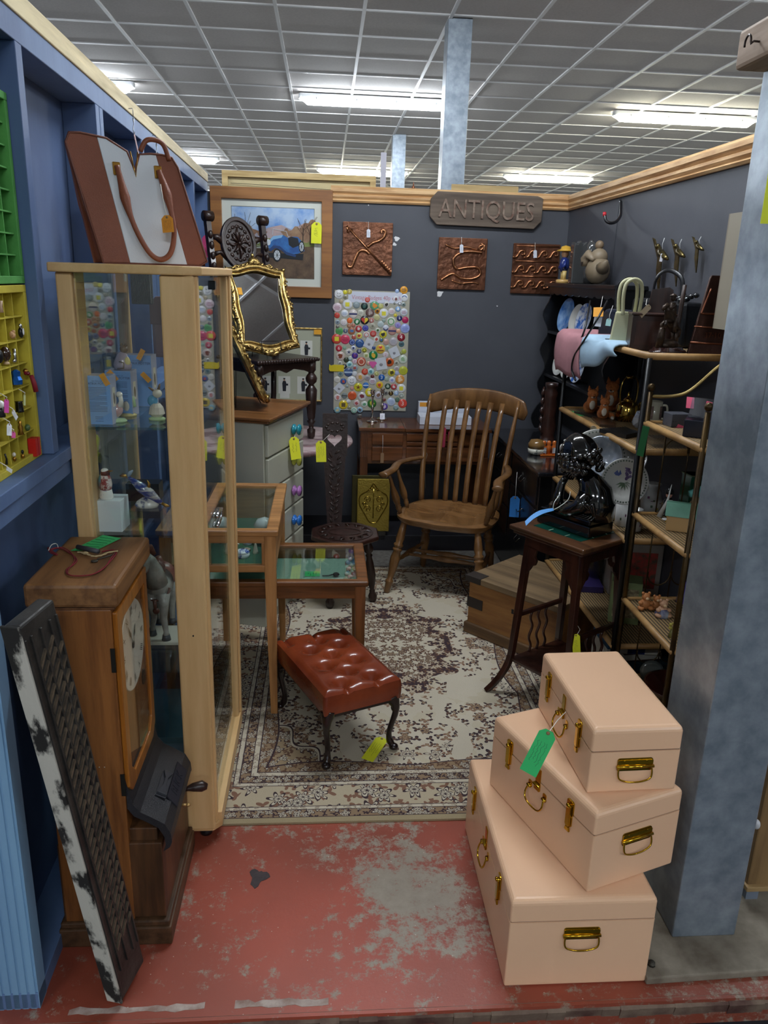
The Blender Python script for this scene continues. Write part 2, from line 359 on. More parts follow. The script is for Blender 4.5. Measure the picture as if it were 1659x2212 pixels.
# fluorescent battens
def batten(x,y,label,warm=False,cool=True,st=TUBE_STRENGTH,ln=1.55):
    t=thing('ceiling_light',label,'ceiling light',(x,y,CZ-.012),group='fluorescent battens on the ceiling')
    b=MB(); b.prism(rr(ln,.10,.03),-.045,0); b.build('housing',mat('#c9ccd0',rough=.5),t)
    col=TUBE_WARM if warm else TUBE_COOL
    key=('dif',warm,st)
    if key not in MC:
        m=bpy.data.materials.new('diffuser'); m.use_nodes=True; bs=m.node_tree.nodes['Principled BSDF']
        bs.inputs['Emission Color'].default_value=(*col,1); bs.inputs['Emission Strength'].default_value=st; bs.inputs['Base Color'].default_value=(.9,.9,.9,1); MC[key]=m
    b=MB(); b.grid(lambda u,v:(max(-ln/2+.01,min(ln/2-.01,(u-.5)*ln))*(1-.03*math.sin(pi*v)),.052*math.cos(pi*v),-.045-.055*math.sin(pi*v)*min(1,min(u,1-u)*22+.05)),24,10)
    b.build('diffuser',MC[key],t)
    if y>8 and y<12 and abs(x)<5:
        for q in (-.6,-.2,.2,.6):
            MB().box(q*ln/1.55-.008,q*ln/1.55+.008,-.056,-.048,-.055,-.035).build('clip',mat('#9a9da0',rough=.4),t)
    return t
for (x,y,wm,lb) in ((.50,8.66,False,'white fluorescent batten cut by the big column behind the sign'),(3.75,8.76,True,'yellowish fluorescent batten high on the right, nearest of the warm ones'),
  (-2.62,8.53,False,'fluorescent batten whose end shows over the blue wall, upper left'),(.62,14.2,True,'warm fluorescent batten low over the back wall, crossed by the farther column'),(3.75,14.0,True,'smaller yellowish batten low above the right end of the shop sign'),
  (-2.45,13.5,False,'fluorescent batten end just above the far end of the pine rail'),(-2.9,19.4,False,'distant batten glowing just left of the big framed car painting'),(4.0,19.4,False,'distant batten just above the wall corner right of the shop sign'),(.6,19.5,False,'distant batten hidden low behind the stretched canvas'),
  ):
    batten(x,y,lb,wm,st=TUBE_STRENGTH)
for (x,y) in ((.55,3.1),(3.8,3.1),(-2.7,3.1),(.55,-2.2),(3.8,-2.2),(-2.7,-2.2),(7.0,8.7),(7.0,3.1),(-5.9,3.1),(-5.9,8.7),(-5.9,-2.2),(7.0,-2.2),(.55,-7),(-5.9,14),(7,14)):
    batten(x,y,'fluorescent batten of the hall above or behind the viewer, outside the picture',False,st=TUBE_STRENGTH)
# ================= LEFT SIDE =================
BTi=BT.inverted()
# printer's trays hung between the studs
def tray(label,z0,z1,rows,c,c2,nm):
    t=thing('printers_tray',label,'tray',group=None,mw=BT@M.Translation(V((-.030,-.045,z0))))
    mt=mat(c,rough=.75,c2=c2,vs=9,bump=.25,bs=60); Wd=.4965; H=z1-z0-.002; D=.042
    MB().box(-D-.006,-D,0,Wd,0,H).build('backing',mt,t)
    for q in ((-D,.004,0,Wd,0,.016),(-D,.004,0,Wd,H-.016,H),(-D,.004,0,.016,.016,H-.016),(-D,.004,Wd-.016,Wd,.016,H-.016)):
        MB().box(*q).build('frame',mt,t,bev=.0015)
    for k in range(1,rows): z=.016+(H-.032)*k/rows; MB().box(-D,-.004,.016,Wd-.016,z-.0016,z+.0016).build('shelf',mt,t)
    nc=9
    for k in range(1,nc): y=.016+(Wd-.032)*k/nc; MB().box(-D,-.005,y-.0015,y+.0015,.016,H-.016).build('divider',mt,t)
    return t
tray('yellow printer\'s tray of small compartments holding trinkets, on the blue wall',1.2145,1.612,7,'#cdbd3c','#b3a232','y')
tray('empty green printer\'s tray mounted above the yellow one',1.613,2.005,8,'#57a04c','#478c40','g')
# trinkets: placed on the tray shelves at measured spots
XT=-.685
def tk(x,y,dx=0): return X(x,y,XT+dx)
def trinket(name,label,cat,fn,x,y,sc=1):
    p=tk(x,y); b=MB(); fn(b); return tag(b.build(name,None,None,loc=p),label,cat,None)
gold=mat('#b98a3e',rough=.3,metal=1); silver=mat('#c9c9c9',rough=.22,metal=1); blk=mat('#15161a',rough=.3)
def hang_tag(x,y,w,h,col,label,lines=3,dx=.025,rot=0):
    p=X(x,y,XT+dx); q=X(x+math.sin(rot)*h,y+math.cos(rot)*h,XT+dx)
    ln=(p-q).length
    return price_tag('price_tag',label,p,q,w,(1,-.35,.05),col,string=[p+V((-.012,0,.012)),p+V((.002,-.002,.004)),p],lines=lines)
def fig(pr,mt,n=12): return lambda b: b.lathe(pr,n,mt=mt)
trinket('pendant','black and silver pendant standing in the second row of the yellow tray','pendant',lambda b:(b.ball((0,0,.008),(.006,.008,.012),mt=blk),b.ball((.006,-.001,.01),(.001,.005,.008),mt=mat('#e8e8e8')),b.ball((0,0,.022),(.004,.005,.006),mt=silver)),46,726)
trinket('bear_charm','tiny pinkish stone bear in the second row of the yellow tray','charm',lambda b:(b.ball((0,0,.006),(.006,.009,.007),mt=mat('#c79a6a',rough=.5)),b.ball((0,.006,.014),(.004,.005,.004),mt=mat('#c79a6a',rough=.5)),b.ball((0,-.007,.010),(.004,.004,.006),mt=mat('#c79a6a',rough=.5))),28,731)
trinket('polished_egg','dark brown polished stone egg on a pale foot, third tray row','egg',lambda b:(b.ball((0,0,.022),(.011,.012,.016),mt=mat('#3a2416',rough=.1,coat=1)),b.lathe([(.006,0),(.007,.003),(.003,.006)],12,mt=mat('#d5b48a'))),14,787)
trinket('dark_bead','black ringed bead at the left picture edge, third tray row','bead',lambda b:(b.ball((0,0,.015),(.008,.011,.015),mt=blk)),0,785)
trinket('silver_boot_charm','little silver boot charm in the third row of the yellow tray','charm',lambda b:(b.tube([(0,0,.03),(0,0,.012),(.0,.0,.004)],[.004,.0035,.004],10,mt=silver),b.ball((0,-.004,.004),(.004,.009,.004),mt=silver)),33,783)
trinket('blue_foil_bag','crumpled shiny blue foil packet in the fourth tray row','packet',lambda b:b.lathe([(0,0),(.012,.002),(.013,.012),(.009,.02),(.010,.030),(.004,.034),(0,.035)],7,mt=mat('#1f62b5',rough=.2,metal=.6),sm=False),37,832)
trinket('red_tassel_charm','dark red and gold beaded tassel charm, fourth tray row','charm',lambda b:(b.ball((0,0,.028),.006,mt=gold),b.ball((.002,.007,.022),.005,mt=mat('#7a1220',rough=.2)),b.ball((.002,-.006,.024),.0045,mt=mat('#7a1220',rough=.2)),b.tube([(.01,.004,.018),(.014,.006,.0),(.016,.008,-.02)],[.005,.006,.006],6,mt=mat('#8d1b2b',rough=.6))),58,828)
trinket('pewter_thimble','dark pewter thimble in the fifth row of the yellow tray','thimble',lambda b:b.lathe([(.009,0),(.0085,.004),(.0075,.022),(.009,.024),(.006,.0245)],18,mt=mat('#55575c',rough=.25,metal=1)),43,890)
trinket('white_china_thimble','small white and black china figure at the left edge, fifth tray row','figurine',lambda b:(b.lathe([(.008,0),(.009,.004),(.006,.012),(.007,.02)],12,mt=blk),b.ball((0,0,.027),.009,mt=mat('#efefef',rough=.2))),3,901)
trinket('gold_figure','tiny gold coloured standing figure in the sixth tray row','figurine',lambda b:b.lathe([(0,0),(.007,.002),(.004,.01),(.006,.018),(.003,.024),(.0045,.03),(0,.035)],8,mt=gold),46,940)
trinket('green_bead','small dark green bead in the right cell of the sixth tray row','bead',lambda b:b.ball((0,0,.007),(.006,.008,.008),mt=mat('#4f6a3a',rough=.3)),60,930)
trinket('red_box','bright red miniature box in the bottom right cell of the yellow tray','box',lambda b:(b.box(-.004,.014,-.016,.013,0,.042,mt=mat('#c8201c',rough=.35)),b.box(-.0045,.0145,-.002,.0005,.0,.0424,mt=mat('#8f1212',rough=.5))),72,983)
trinket('brass_charm','small brass charm in the bottom row left of the red box','charm',lambda b:(b.ball((0,0,.006),(.004,.004,.006),mt=gold),b.ball((0,0,.016),(.003,.004,.005),mt=blk)),50,991)
trinket('bronze_charm','second small brass and white charm, bottom row of the yellow tray','charm',lambda b:(b.ball((0,0,.006),(.004,.004,.006),mt=gold),b.ball((0,0,.016),(.004,.004,.005),mt=mat('#e5dfd0'))),32,997)
trinket('dark_key_fob','dark metal key fob lying in the lower left of the tray','key fob',lambda b:(b.tube([(0,0,.0),(0,.004,.012),(0,-.002,.024)],[.003,.002,.002],8,mt=blk)),14,1004)
trinket('gold_ring_stand','pale gold trinket at the left edge of the first tray row','trinket',lambda b:b.lathe([(.006,0),(.004,.012),(.006,.024)],12,mt=mat('#c4a386',rough=.4)),2,675)
hang_tag(14,862,.013,30,'#d84fa8','pink price tag hanging in the fifth row of the yellow tray')
hang_tag(20,915,.014,26,'#eef0f4','white oval price tag hanging over the sixth row of the yellow tray')
hang_tag(27,887,.010,20,'#eef0f4','white slanted price tag beside the pewter thimble',rot=.5)
hang_tag(29,932,.012,14,'#e05aa0','short pink tag half hidden behind the white tag in the tray',lines=0)
hang_tag(53,852,.006,24,'#b9c08a','narrow olive tag hanging below the red tassel charm',lines=0)
hang_tag(14,1011,.008,14,'#eef0f4','white tag resting on the bottom rail of the yellow tray',rot=1.0,dx=.035)
# --- S hooks and hanging straps on the rail ---
steel=mat('#8b8d90',rough=.25,metal=1)
def shook(x,y,label):
    p=X(x,y,-.655); t=thing('hook',label,'hook',p)
    MB().tube([(0,0,.012),(.012,0,.013),(.014,0,.006),(.014,0,-.01)],.0012,6).build('screw_eye',steel,t)
    c=[]
    for k in range(13): a=R(-60+k*25); c.append((.014,.0+.008*math.cos(a),-.022+.009*math.sin(a)))
    c=[(.014,.007*math.cos(R(a)),-.020+.008*math.sin(R(a))) for a in range(90,-240,-30)]
    c+= [(.014,.0,-.034),(.014,-.010,-.048)]+[(.014,-.001+.012*math.cos(R(a)),-.052+.012*math.sin(R(a))) for a in range(190,365,25)]
    MB().tube(c,.0013,6).build('s_hook',steel,t); return p
h1=shook(278,243,'steel S hook holding the brown strap over the big handbag')
h2=shook(329,300,'steel S hook holding the black strap, second along the rail')
# --- display cabinet ---
beech=mat('#dcb883',rough=.42,c2='#cba36d',vs=2.2,stretch=(14,14,1.3),bump=.03,bs=8,lo=.3,hi=.7)
beechy=mat('#dcb883',rough=.42,c2='#cba36d',vs=2.2,stretch=(14,1.3,14),lo=.3,hi=.7)
x0,x1,y0,y1,zt=-.646,-.312,2.0,2.62,1.662
cab=thing('display_cabinet','tall beech and glass display cabinet standing behind the old clock','display cabinet',(0,0,0))
gl=glassm((.95,.975,.965),key='pane')
b=MB(); b.prism([(x0-.012,y0-.018),(x1-.03,y0-.018),(x1+.012,y0+.01),(x1+.016,y1+.01),(x0-.005,y1+.01)],1.640,zt); b.build('top_board',beechy,cab,bev=.004)
b=MB(); b.prism([(x0,y0),(x1-.012,y0),(x1+.012,y0+.025),(x1+.012,y1),(x0,y1)],.035,.058); b.build('base_board',beechy,cab,bev=.003)
MB().box(x1-.010,x1+.012,y0+.02,y1,.058,.088).build('side_rail',beechy,cab,bev=.002)
MB().box(x0,x0+.038,y0,y0+.02,.058,1.640).build('post',beech,cab,bev=.004)
MB().box(x0+.030,x0+.042,y0+.02,y0+.09,.058,1.640).build('post',beech,cab,bev=.002)
MB().box(x1-.088,x1-.006,y0-.006,y0+.012,.045,1.640).build('post',beech,cab,bev=.005)
MB().box(x1-.012,x1,y0+.012,y0+.035,.058,1.640).build('post',beech,cab,bev=.002)
MB().box(x1-.022,x1+.006,y1-.065,y1,.058,1.640).build('post',beech,cab,bev=.004)
MB().box(x1+.006,x1+.012,y1-.035,y1,.09,1.640).build('post',beech,cab,bev=.002)
MB().box(x0,x0+.025,y1-.06,y1,.058,1.640).build('post',beech,cab,bev=.003)
MB().box(x0+.042,x1-.088,y0+.006,y0+.010,.058,1.640).build('front_pane',gl,cab)
MB().box(x0+.026,x0+.030,y0+.05,y1-.04,.058,1.640).build('left_pane',gl,cab)
MB().box(x1-.008,x1-.004,y0+.035,y0+.30,.090,1.636).build('door_pane',gl,cab)
MB().box(x1-.008,x1-.004,y0+.302,y1-.066,.090,1.636).build('door_pane',gl,cab)
MB().box(x0+.025,x1-.025,y1-.012,y1-.008,.058,1.640).build('back_pane',gl,cab)
shz=[1.258,.965,.56,.33]
for z in shz: MB().box(x0+.034,x1-.012,y0+.022,y1-.02,z-.0035,z+.0035).build('glass_shelf',glassm((.86,.95,.92),key='shelf'),cab)
for z in (1.615,.95): 
    MB().box(x1-.012,x1+.006,y0+.287,y0+.315,z-.012,z+.012).build('hinge',mat('#30343a',rough=.2,metal=1) if z>1.5 else silver,cab,bev=.002)
for q in (-.012,.012): MB().cyl((x1+.0,y0+.21,.95+q*1.2),(x1+.0,y0+.28,.95+q*1.2),.006,n=12).build('lock_bar',silver,cab)
MB().cyl((x1-.045,y0-.0065,.685),(x1-.045,y0-.0055,.685),.0025,n=10).build('screw_hole',blk,cab)
for a,c in ((x0+.05,y0+.05),(x1-.04,y0+.04),(x1-.04,y1-.05),(x0+.05,y1-.05)): MB().lathe([(.018,0),(.02,.012),(.012,.035)],14,T=TM((a,c,0))).build('foot',blk,cab)
# --- cabinet contents ---
lb=mat('#7ea6dc',rough=.55); dk=mat('#2a3560',rough=.7); lbs=mat('#a8a9bd',rough=.5)
def pbox(x,y,z,w,d,h,rz,label,full=True,tagc=True):
    t=thing('gift_box',label,'box',(x,y,z),rz,'pale blue figurine boxes in the glass cabinet')
    b=MB(); b.box(-w/2,w/2,-d/2,d/2,0,h,mt=lbs); b.box(-w/2+.0005,w/2-.0005,-d/2-.0004,-d/2,.0005,h-.0005,mt=lb); b.build('carton',None,t)
    T=TM((0,-d/2-.0006,0),rx=pi/2); b=MB()
    b.text('BEATRIX POTTER',w*.12,mt=dk,T=T@TM((0,h*.84,0)))
    b.text('THE WORLD OF',w*.055,mt=dk,T=T@TM((0,h*.89,0)))
    if full:
        for k in range(16):
            ww=w*.36*(1 if k%6!=5 else .6); yy=h*(.76-.031*k)-(h*.02 if k>8 else 0)
            ribbon(b,[(-w*.38,yy),(-w*.38+ww*2,yy)],h*.007,0,dk,T)
        for yy in (.16,.12,.07): ribbon(b,[(-w*.15,h*yy),(w*.15,h*yy)],h*.007,0,dk,T)
    b.build('lettering',None,t)
    b=MB(); b.box(w/2,w/2+.0005,-d*.22,d*.22,h*.35,h*.75,mt=mat('#d8cdb4',rough=.7)); b.ball((w/2+.0006,0,h*.52),(.0005,d*.12,h*.12),mt=mat('#6e5a48',rough=.8)); b.build('picture_panel',None,t)
    return t
fz=1.2618
p=Y(196,926,2.055); pbox(-.5805,2.078,fz,.066,.052,.126,R(-2),'pale blue printed box at the left front of the upper glass shelf')
p=Y(268,910,2.17); pbox(p.x-.01,2.21,fz,.070,.055,.124,R(-4),'second pale blue printed box behind the china goose')
p=Y(320,905,2.35); pbox(p.x-.02,2.38,fz,.08,.055,.15,R(-4),'taller printed box at the back of the upper glass shelf',full=False)
for (x,y,yy,rt_,lb_) in ((226,820,2.05,.5,'orange price label stuck across the front blue box'),(243,812,2.12,.7,'orange price label stuck on the second blue box'),(304,766,2.3,-.5,'orange label standing up behind the china cat'),(315,815,2.3,.75,'orange label on the taller box at the back')):
    p=Y(x,y,yy); d=V((math.sin(rt_),0,-math.cos(rt_)))*.016
    price_tag('price_label',lb_,p-d,p+d,.014,(0,-1,.2),'#e39a2c',lines=3,hole=False)
cw=mat('#e6dccb',rough=.12,coat=.6,var=.12,vs=30); cpk=mat('#cfa9a0',rough=.15,coat=.6,c2='#b98a82',vs=40); cgr=mat('#b6cf9c',rough=.15,coat=.6); cbl=mat('#5aa0c8',rough=.12,coat=.8); clil=mat('#b7a6b3',rough=.12,coat=.6,var=.2,vs=30); cbr=mat('#6b5340',rough=.2,coat=.5,c2='#8e7355',vs=40); cyw=mat('#e0cf8a',rough=.15,coat=.6)
def loc_mb(fn,name,label,cat,p,rz=0,group=None,parts=None):
    t=thing(name,label,cat,p,rz,group)
    for nm,f in fn: 
        b=MB(); f(b); b.build(nm,None,t)
    return t
# glazed cat sitting on the box
p=Y(266,806,2.21); p.z=fz+.1243
loc_mb([('body',lambda b:b.lathe([(0,0),(.023,.001),(.025,.014),(.018,.032),(.012,.044),(0,.05)],16,mt=clil,sy=.8)),
 ('head',lambda b:(b.ball((.006,0,.056),(.011,.010,.011),mt=cbr),b.tube([(.0,.0,.064),(.001,0,.073)],[.005,.001],6,mt=cbr),b.tube([(.012,.0,.064),(.014,0,.074)],[.005,.001],6,mt=cbr))),
 ('tail',lambda b:b.tube([(-.01,-.018,.004),(.008,-.021,.006),(.008,-.021,.02),(-.004,-.019,.024)],.0022,8,mt=cbr)),
 ('apron',lambda b:b.ball((.013,-.004,.02),(.010,.012,.016),mt=cyw))],'cat_figurine','glazed china cat in a lilac dress sitting on the second blue box','figurine',p,0)
# goose-like bird figure
p=Y(252,918,2.10); p.z=fz
loc_mb([('base',lambda b:b.lathe([(0,0),(.028,0),(.029,.004),(.022,.009),(0,.010)],18,mt=cgr,sy=.75)),
 ('body',lambda b:(b.ball((-.002,0,.028),(.024,.014,.018),mt=cpk,rot=Euler((0,-.6,0)).to_matrix()),b.ball((-.024,0,.016),(.010,.008,.006),mt=cw))),
 ('neck',lambda b:b.tube([(.012,0,.04),(.016,0,.055),(.014,0,.068)],[.009,.006,.006],10,mt=cw)),
 ('head',lambda b:(b.ball((.012,0,.072),(.009,.008,.008),mt=cw),b.tube([(.006,0,.073),(-.006,0,.076)],[.004,.001],8,mt=cyw)))],'goose_figurine','pink and white china goose on a green base, front of the upper shelf','figurine',p,0)
p=Y(277,905,2.19); p.z=fz
loc_mb([('base',lambda b:b.lathe([(0,0),(.024,0),(.025,.004),(.018,.008),(0,.009)],18,mt=cyw,sy=.75)),
 ('body',lambda b:b.ball((0,0,.028),(.014,.012,.022),mt=cw)),
 ('neck',lambda b:b.tube([(0,0,.044),(-.002,0,.062),(-.004,0,.074)],[.009,.006,.005],10,mt=cw)),
 ('head',lambda b:(b.ball((-.006,0,.082),(.010,.009,.008),mt=cbl),b.tube([(.004,.0,.075),(.016,0,.045),(.02,0,.025)],[.004,.006,.005],8,mt=cgr)))],'duck_figurine','white china duck with a turquoise cap, just behind the goose figurine','figurine',p,0)
p=Y(340,915,2.13); p.z=fz
loc_mb([('base',lambda b:b.lathe([(0,0),(.022,0),(.023,.006),(.014,.010),(0,.011)],16,mt=cgr,sy=.75)),
 ('skirt',lambda b:b.lathe([(.010,.008),(.022,.018),(.018,.036),(.010,.046)],12,mt=cw,sm=False)),
 ('jacket',lambda b:b.ball((-.010,.002,.052),(.014,.011,.015),mt=cbl)),
 ('head',lambda b:(b.ball((.004,0,.072),(.013,.012,.012),mt=cw),b.tube([(-.006,0,.08),(-.018,0,.088)],[.004,.002],8,mt=cbr),b.tube([(.008,0,.083),(.012,0,.098)],[.004,.002],8,mt=cbr)))],'mouse_figurine','china mouse in a blue jacket beside the wide beech post','figurine',p,0)
p=Y(190,790,2.35); p.z=fz
loc_mb([('body',lambda b:b.lathe([(0,0),(.02,.001),(.021,.02),(.013,.04),(0,.05)],14,mt=clil)),('head',lambda b:b.ball((0,0,.056),(.011,.01,.011),mt=cbr))],'small_cat_figurine','lilac and brown china figure at the far left of the upper shelf','figurine',V((x0+.07,2.40,fz)),0)
# bird on a white box
p=Y(241,1150,2.07); wbz=shz[1]+.0036; topz=Y(243,1083,2.045).z
wb=thing('white_box','plain white cardboard box under the china bird in the cabinet','box',(p.x,2.085,wbz),R(-3)); MB().box(-.037,.037,-.036,.036,0,topz-wbz).build('carton',mat('#dfe4e8',rough=.6),wb,bev=.001)
bw_=mat('#efeae2',rough=.1,coat=.7); brn=mat('#7e3d22',rough=.12,coat=.7,c2='#5c2a18',vs=60)
sc=mat('#e9d9cf',rough=.1,coat=.7,c2='#9b3a2c',vs=55,lo=.45,hi=.55); teal=mat('#2f7f84',rough=.12,coat=.7,c2='#8b3d20',vs=35)
t=thing('bird_figurine','red, white and teal china bird standing on the white box','figurine',(p.x-.006,2.07,topz),0)
MB().lathe([(0,0),(.017,0),(.019,.006),(.016,.022),(.015,.028)],18,mt=mat('#efeae2',rough=.1,coat=.7,c2='#6f6fa0',vs=50,lo=.3,hi=.42),sy=.8).build('base',None,t)
b=MB(); b.lathe([(.015,.026),(.0175,.04),(.016,.056),(.012,.066)],18,mt=sc,sy=.85); b.build('breast',None,t)
b=MB(); b.ball((-.010,.0,.045),(.009,.0135,.024),mt=teal); b.build('wing',None,t)
b=MB(); b.ball((.001,0,.071),(.0125,.0115,.012),mt=brn); b.ball((0,0,.078),(.010,.010,.007),mt=bw_); b.build('head',None,t)
MB().tube([(.009,0,.076),(.022,-.001,.078)],[.0035,.0006],8,mt=gold).build('beak',None,t)
MB().ball((.008,-.0085,.075),.0016,mt=blk).build('eye',None,t)
# dolphin figure on a clear stand
nv=mat('#2d3f86',rough=.08,coat=.8,c2='#c9c3c0',vs=22,stretch=(1,1,6),lo=.42,hi=.52)
p=Y(318,1150,2.12)
t=thing('acrylic_riser','clear acrylic riser carrying the dolphin figurine in the cabinet','display stand',(p.x+.006,2.11,wbz),0)
ac=glassm((.93,.95,.95),key='acr')
for q in ((-.04,.045,-.035,.035,.050,.053),(-.04,-.037,-.035,.035,0,.050),(.042,.045,-.035,.035,0,.050)): MB().box(*q).build('panel',ac,t)
zz=wbz+.0532
t=thing('dolphin_figurine','blue and gold striped china dolphin diving over a wave, inside the cabinet','figurine',(p.x+.006,2.11,zz),0)
MB().lathe([(0,0),(.030,0),(.033,.008),(.026,.018),(.010,.028),(0,.03)],18,mt=mat('#e8e2da',rough=.1,coat=.7,c2='#3b4b7c',vs=45,lo=.38,hi=.5),sy=.6).build('wave_base',None,t)
MB().tube([(-.046,0,.085),(-.030,0,.072),(-.012,0,.055),(.010,0,.038),(.030,0,.02),(.044,0,.008)],[.004,.009,.015,.015,.009,.003],14,mt=nv).build('body',None,t)
b=MB(); b.tube([(-.046,0,.085),(-.060,.0,.090),(-.068,0,.088)],[.004,.006,.002],8,mt=gold); b.tube([(-.046,0,.085),(-.040,0,.097),(-.032,0,.104)],[.004,.006,.002],8,mt=mat('#9aa7b8',rough=.1)); b.build('tail_fin',None,t)
MB().tube([(.004,0,.052),(.010,0,.066),(.004,0,.078)],[.007,.004,.001],8,mt=gold).build('dorsal_fin',None,t)
MB().tube([(.036,0,.014),(.054,-.002,.004),(.062,-.002,.003)],[.004,.005,.002],8,mt=gold).build('beak',None,t)
MB().box(-.05,.05,-.03,.03,0,.055).build('carton',mat('#10131c',rough=.3),thing('dark_box','dark blue gift box at the back behind the china dolphin','box',(p.x-.06,2.38,wbz)),bev=.001)
t=thing('glass_bowl','small clear cut glass bowl right of the china dolphin','bowl',(x1-.06,2.2,wbz)); MB().lathe([(.012,0),(.02,.004),(.03,.03),(.026,.03),(.017,.006)],14,mt=ac,sm=False).build('bowl_body',None,t)
# horse
hz=shz[2]+.0036
t=thing('horse_figurine','large grey and white glazed horse with brown harness on the lower shelf','figurine',(Y(352,1400,2.24).x-.010,2.24,hz),R(0)); t.scale=(.93,.93,.93)
hw_=mat('#a9a59f',rough=.22,coat=.3,c2='#746f6b',vs=14); hb=mat('#6a4038',rough=.3,c2='#4f2e28',vs=30); hoof=mat('#3a3d42',rough=.3)
b=MB(); b.prism(rr(.19,.13,.02),0,.012,mt=mat('#c9c3b4',rough=.3,var=.1,vs=20)); b.build('base',None,t,bev=.003)
def leg(pts,rs): b=MB(); b.tube(pts,rs,12,mt=hw_); b.tube([V(pts[-1])+V((0,0,.004)),V(pts[-1])-V((0,0,.014))],[rs[-1]*1.05,rs[-1]*1.4],12,mt=hoof); b.build('leg',None,t)
leg([(.028,-.032,.17),(.030,-.038,.12),(.026,-.034,.085),(.034,-.045,.04),(.034,-.046,.026)],[.024,.014,.012,.0085,.011])
leg([(-.012,-.030,.17),(-.010,-.030,.12),(-.006,-.026,.085),(-.014,-.016,.05),(-.018,-.012,.028)],[.022,.014,.011,.008,.011])
leg([(.030,.075,.16),(.034,.085,.11),(.03,.096,.08),(.03,.088,.026)],[.028,.016,.010,.010])
leg([(-.012,.075,.16),(-.014,.082,.11),(-.012,.092,.08),(-.012,.085,.026)],[.028,.016,.010,.010])
b=MB(); b.tube([(.008,-.045,.185),(.008,-.02,.185),(.008,.03,.18),(.008,.075,.19),(.008,.10,.185)],[.022,.040,.044,.042,.020],16,mt=hw_)
b.tube([(.008,-.02,.20),(.004,-.035,.25),(-.006,-.045,.285),(-.014,-.052,.30)],[.036,.028,.022,.018],14,mt=hw_)
b.tube([(-.010,-.045,.302),(-.018,-.062,.285),(-.022,-.074,.255),(-.022,-.078,.238)],[.018,.019,.013,.011],14,mt=hw_)
b.build('body',None,t)
b=MB(); b.tube([(.002,-.02,.30),(-.006,-.03,.326),(-.016,-.05,.33),(-.020,-.066,.315)],[.010,.012,.011,.006],10,mt=hb); b.tube([(.012,-.005,.285),(.020,.0,.25),(.024,.005,.22)],[.012,.014,.008],10,mt=hb); b.build('mane',None,t)
b=MB(); b.tube([(-.022+.016*math.cos(a),-.070+.017*math.sin(a),.262+.004*math.sin(a)) for a in [2*pi*k/14 for k in range(14)]],.0028,6,closed=True,mt=hb); b.tube([(-.008,-.066,.29),(-.010,-.076,.262),(-.012,-.08,.24)],.003,6,mt=hb); b.build('bridle',None,t)
b=MB(); b.tube([(.008+.042*math.cos(a),-.034-.012*abs(math.sin(a)),.19+.04*math.sin(a)) for a in [pi+pi*k/10 for k in range(11)]],.004,6,mt=hb); b.tube([(.008,-.068,.16),(.010,-.070,.13)],.006,6,mt=hb); b.ball((.012,-.071,.125),(.011,.004,.011),mt=hb); b.build('breast_strap',None,t)
b=MB(); b.grid(lambda u,v:(.008+.047*math.cos(pi*u),.01+.055*v,.185+.049*math.sin(pi*u)+.012*(abs(v-.5)*2)**2),14,8,mt=mat('#7a3f34',rough=.3)); b.build('saddle',None,t)
# things standing on the cabinet floor
t=thing('storage_box','blue grey box low inside the display cabinet','box',((x0+x1)/2-.02,2.3,.0585)); MB().box(-.11,.11,-.14,.16,0,.2).build('carton',mat('#5c7388',rough=.5,var=.3,vs=5),t,bev=.002)
# --- brown and white handbag on top ---
tan=mat('#8a4a2c',rough=.5,bump=.25,bs=400,c2='#7d4127',vs=6); wht=mat('#d7dbe0',rough=.5,bump=.1,bs=300); pipe=mat('#6b3722',rough=.5)
bagz=zt+.002
A=Y(222,565,2.03); B=Y(447,565,2.14)
bd=V((B.x-A.x,B.y-A.y,0)); ln=bd.length; bt=thing('handbag','large brown handbag with a white centre panel standing on the display cabinet','handbag',mw=basis((A.x,A.y,bagz),bd,V((-bd.y,bd.x,0))))
# local: x along bag, y to the back, z up ; outline of the front face
def bagpoly(): return [(.00,0),(.018,-.0),(ln-.02,0),(ln,.012),(ln*.985,.03),(ln*.80,.235),(ln*.75,.258),(ln*.66,.262),(ln*.55,.262),(ln*.44,.258),(ln*.385,.215),(ln*.33,.262),(ln*.15,.288),(-.02,.294),(-.045,.292),(-.055,.27),(-.028,.14)]
def clipx(poly,a,b_):
    def cl(pl,f,g):
        o=[]
        for i in range(len(pl)):
            p=pl[i];q=pl[(i+1)%len(pl)]; fp,fq=f(p),f(q)
            if fp>=0:o.append(p)
            if (fp>=0)!=(fq>=0): s=fp/(fp-fq); o.append((p[0]+(q[0]-p[0])*s,p[1]+(q[1]-p[1])*s))
        return o
    pl=poly
    if a is not None: pl=cl(pl,lambda p:p[0]-(a[0]+(a[1]-a[0])*p[1]/.28),0)
    if b_ is not None: pl=cl(pl,lambda p:(b_[0]+(b_[1]-b_[0])*p[1]/.28)-p[0],0)
    return pl
RT=TM((0,0,0),rx=pi/2)   # xy -> xz
lean=M(((1,0,0,0),(0,1,.22,-.0),(0,0,1,0),(0,0,0,1)))
def fpanel(poly,mt,nm,off=0,back=False):
    b=MB(); b.prism(poly,-.006-off,.004-off,T=lean@RT); b.build(nm,mt,bt,bev=.002)
P_=bagpoly(); s1=(ln*.25,ln*.075); s2=(ln*.80,ln*.585)
fpanel(clipx(P_,None,s1),tan,'front_panel'); fpanel(clipx(P_,s1,s2),wht,'white_panel',.0); fpanel(clipx(P_,s2,None),tan,'front_panel')
b=MB(); b.tube([(x,-.004,z) for x,z in P_],.0028,6,closed=True,T=lean); b.build('piping',pipe,bt)
lean2=M(((1,0,0,0),(0,1,-.18,.12),(0,0,1,0),(0,0,0,1)))
b=MB(); b.prism([(x,z*.985) for x,z in P_],-.004,.006,T=lean2@RT); b.build('back_panel',tan,bt,bev=.002)
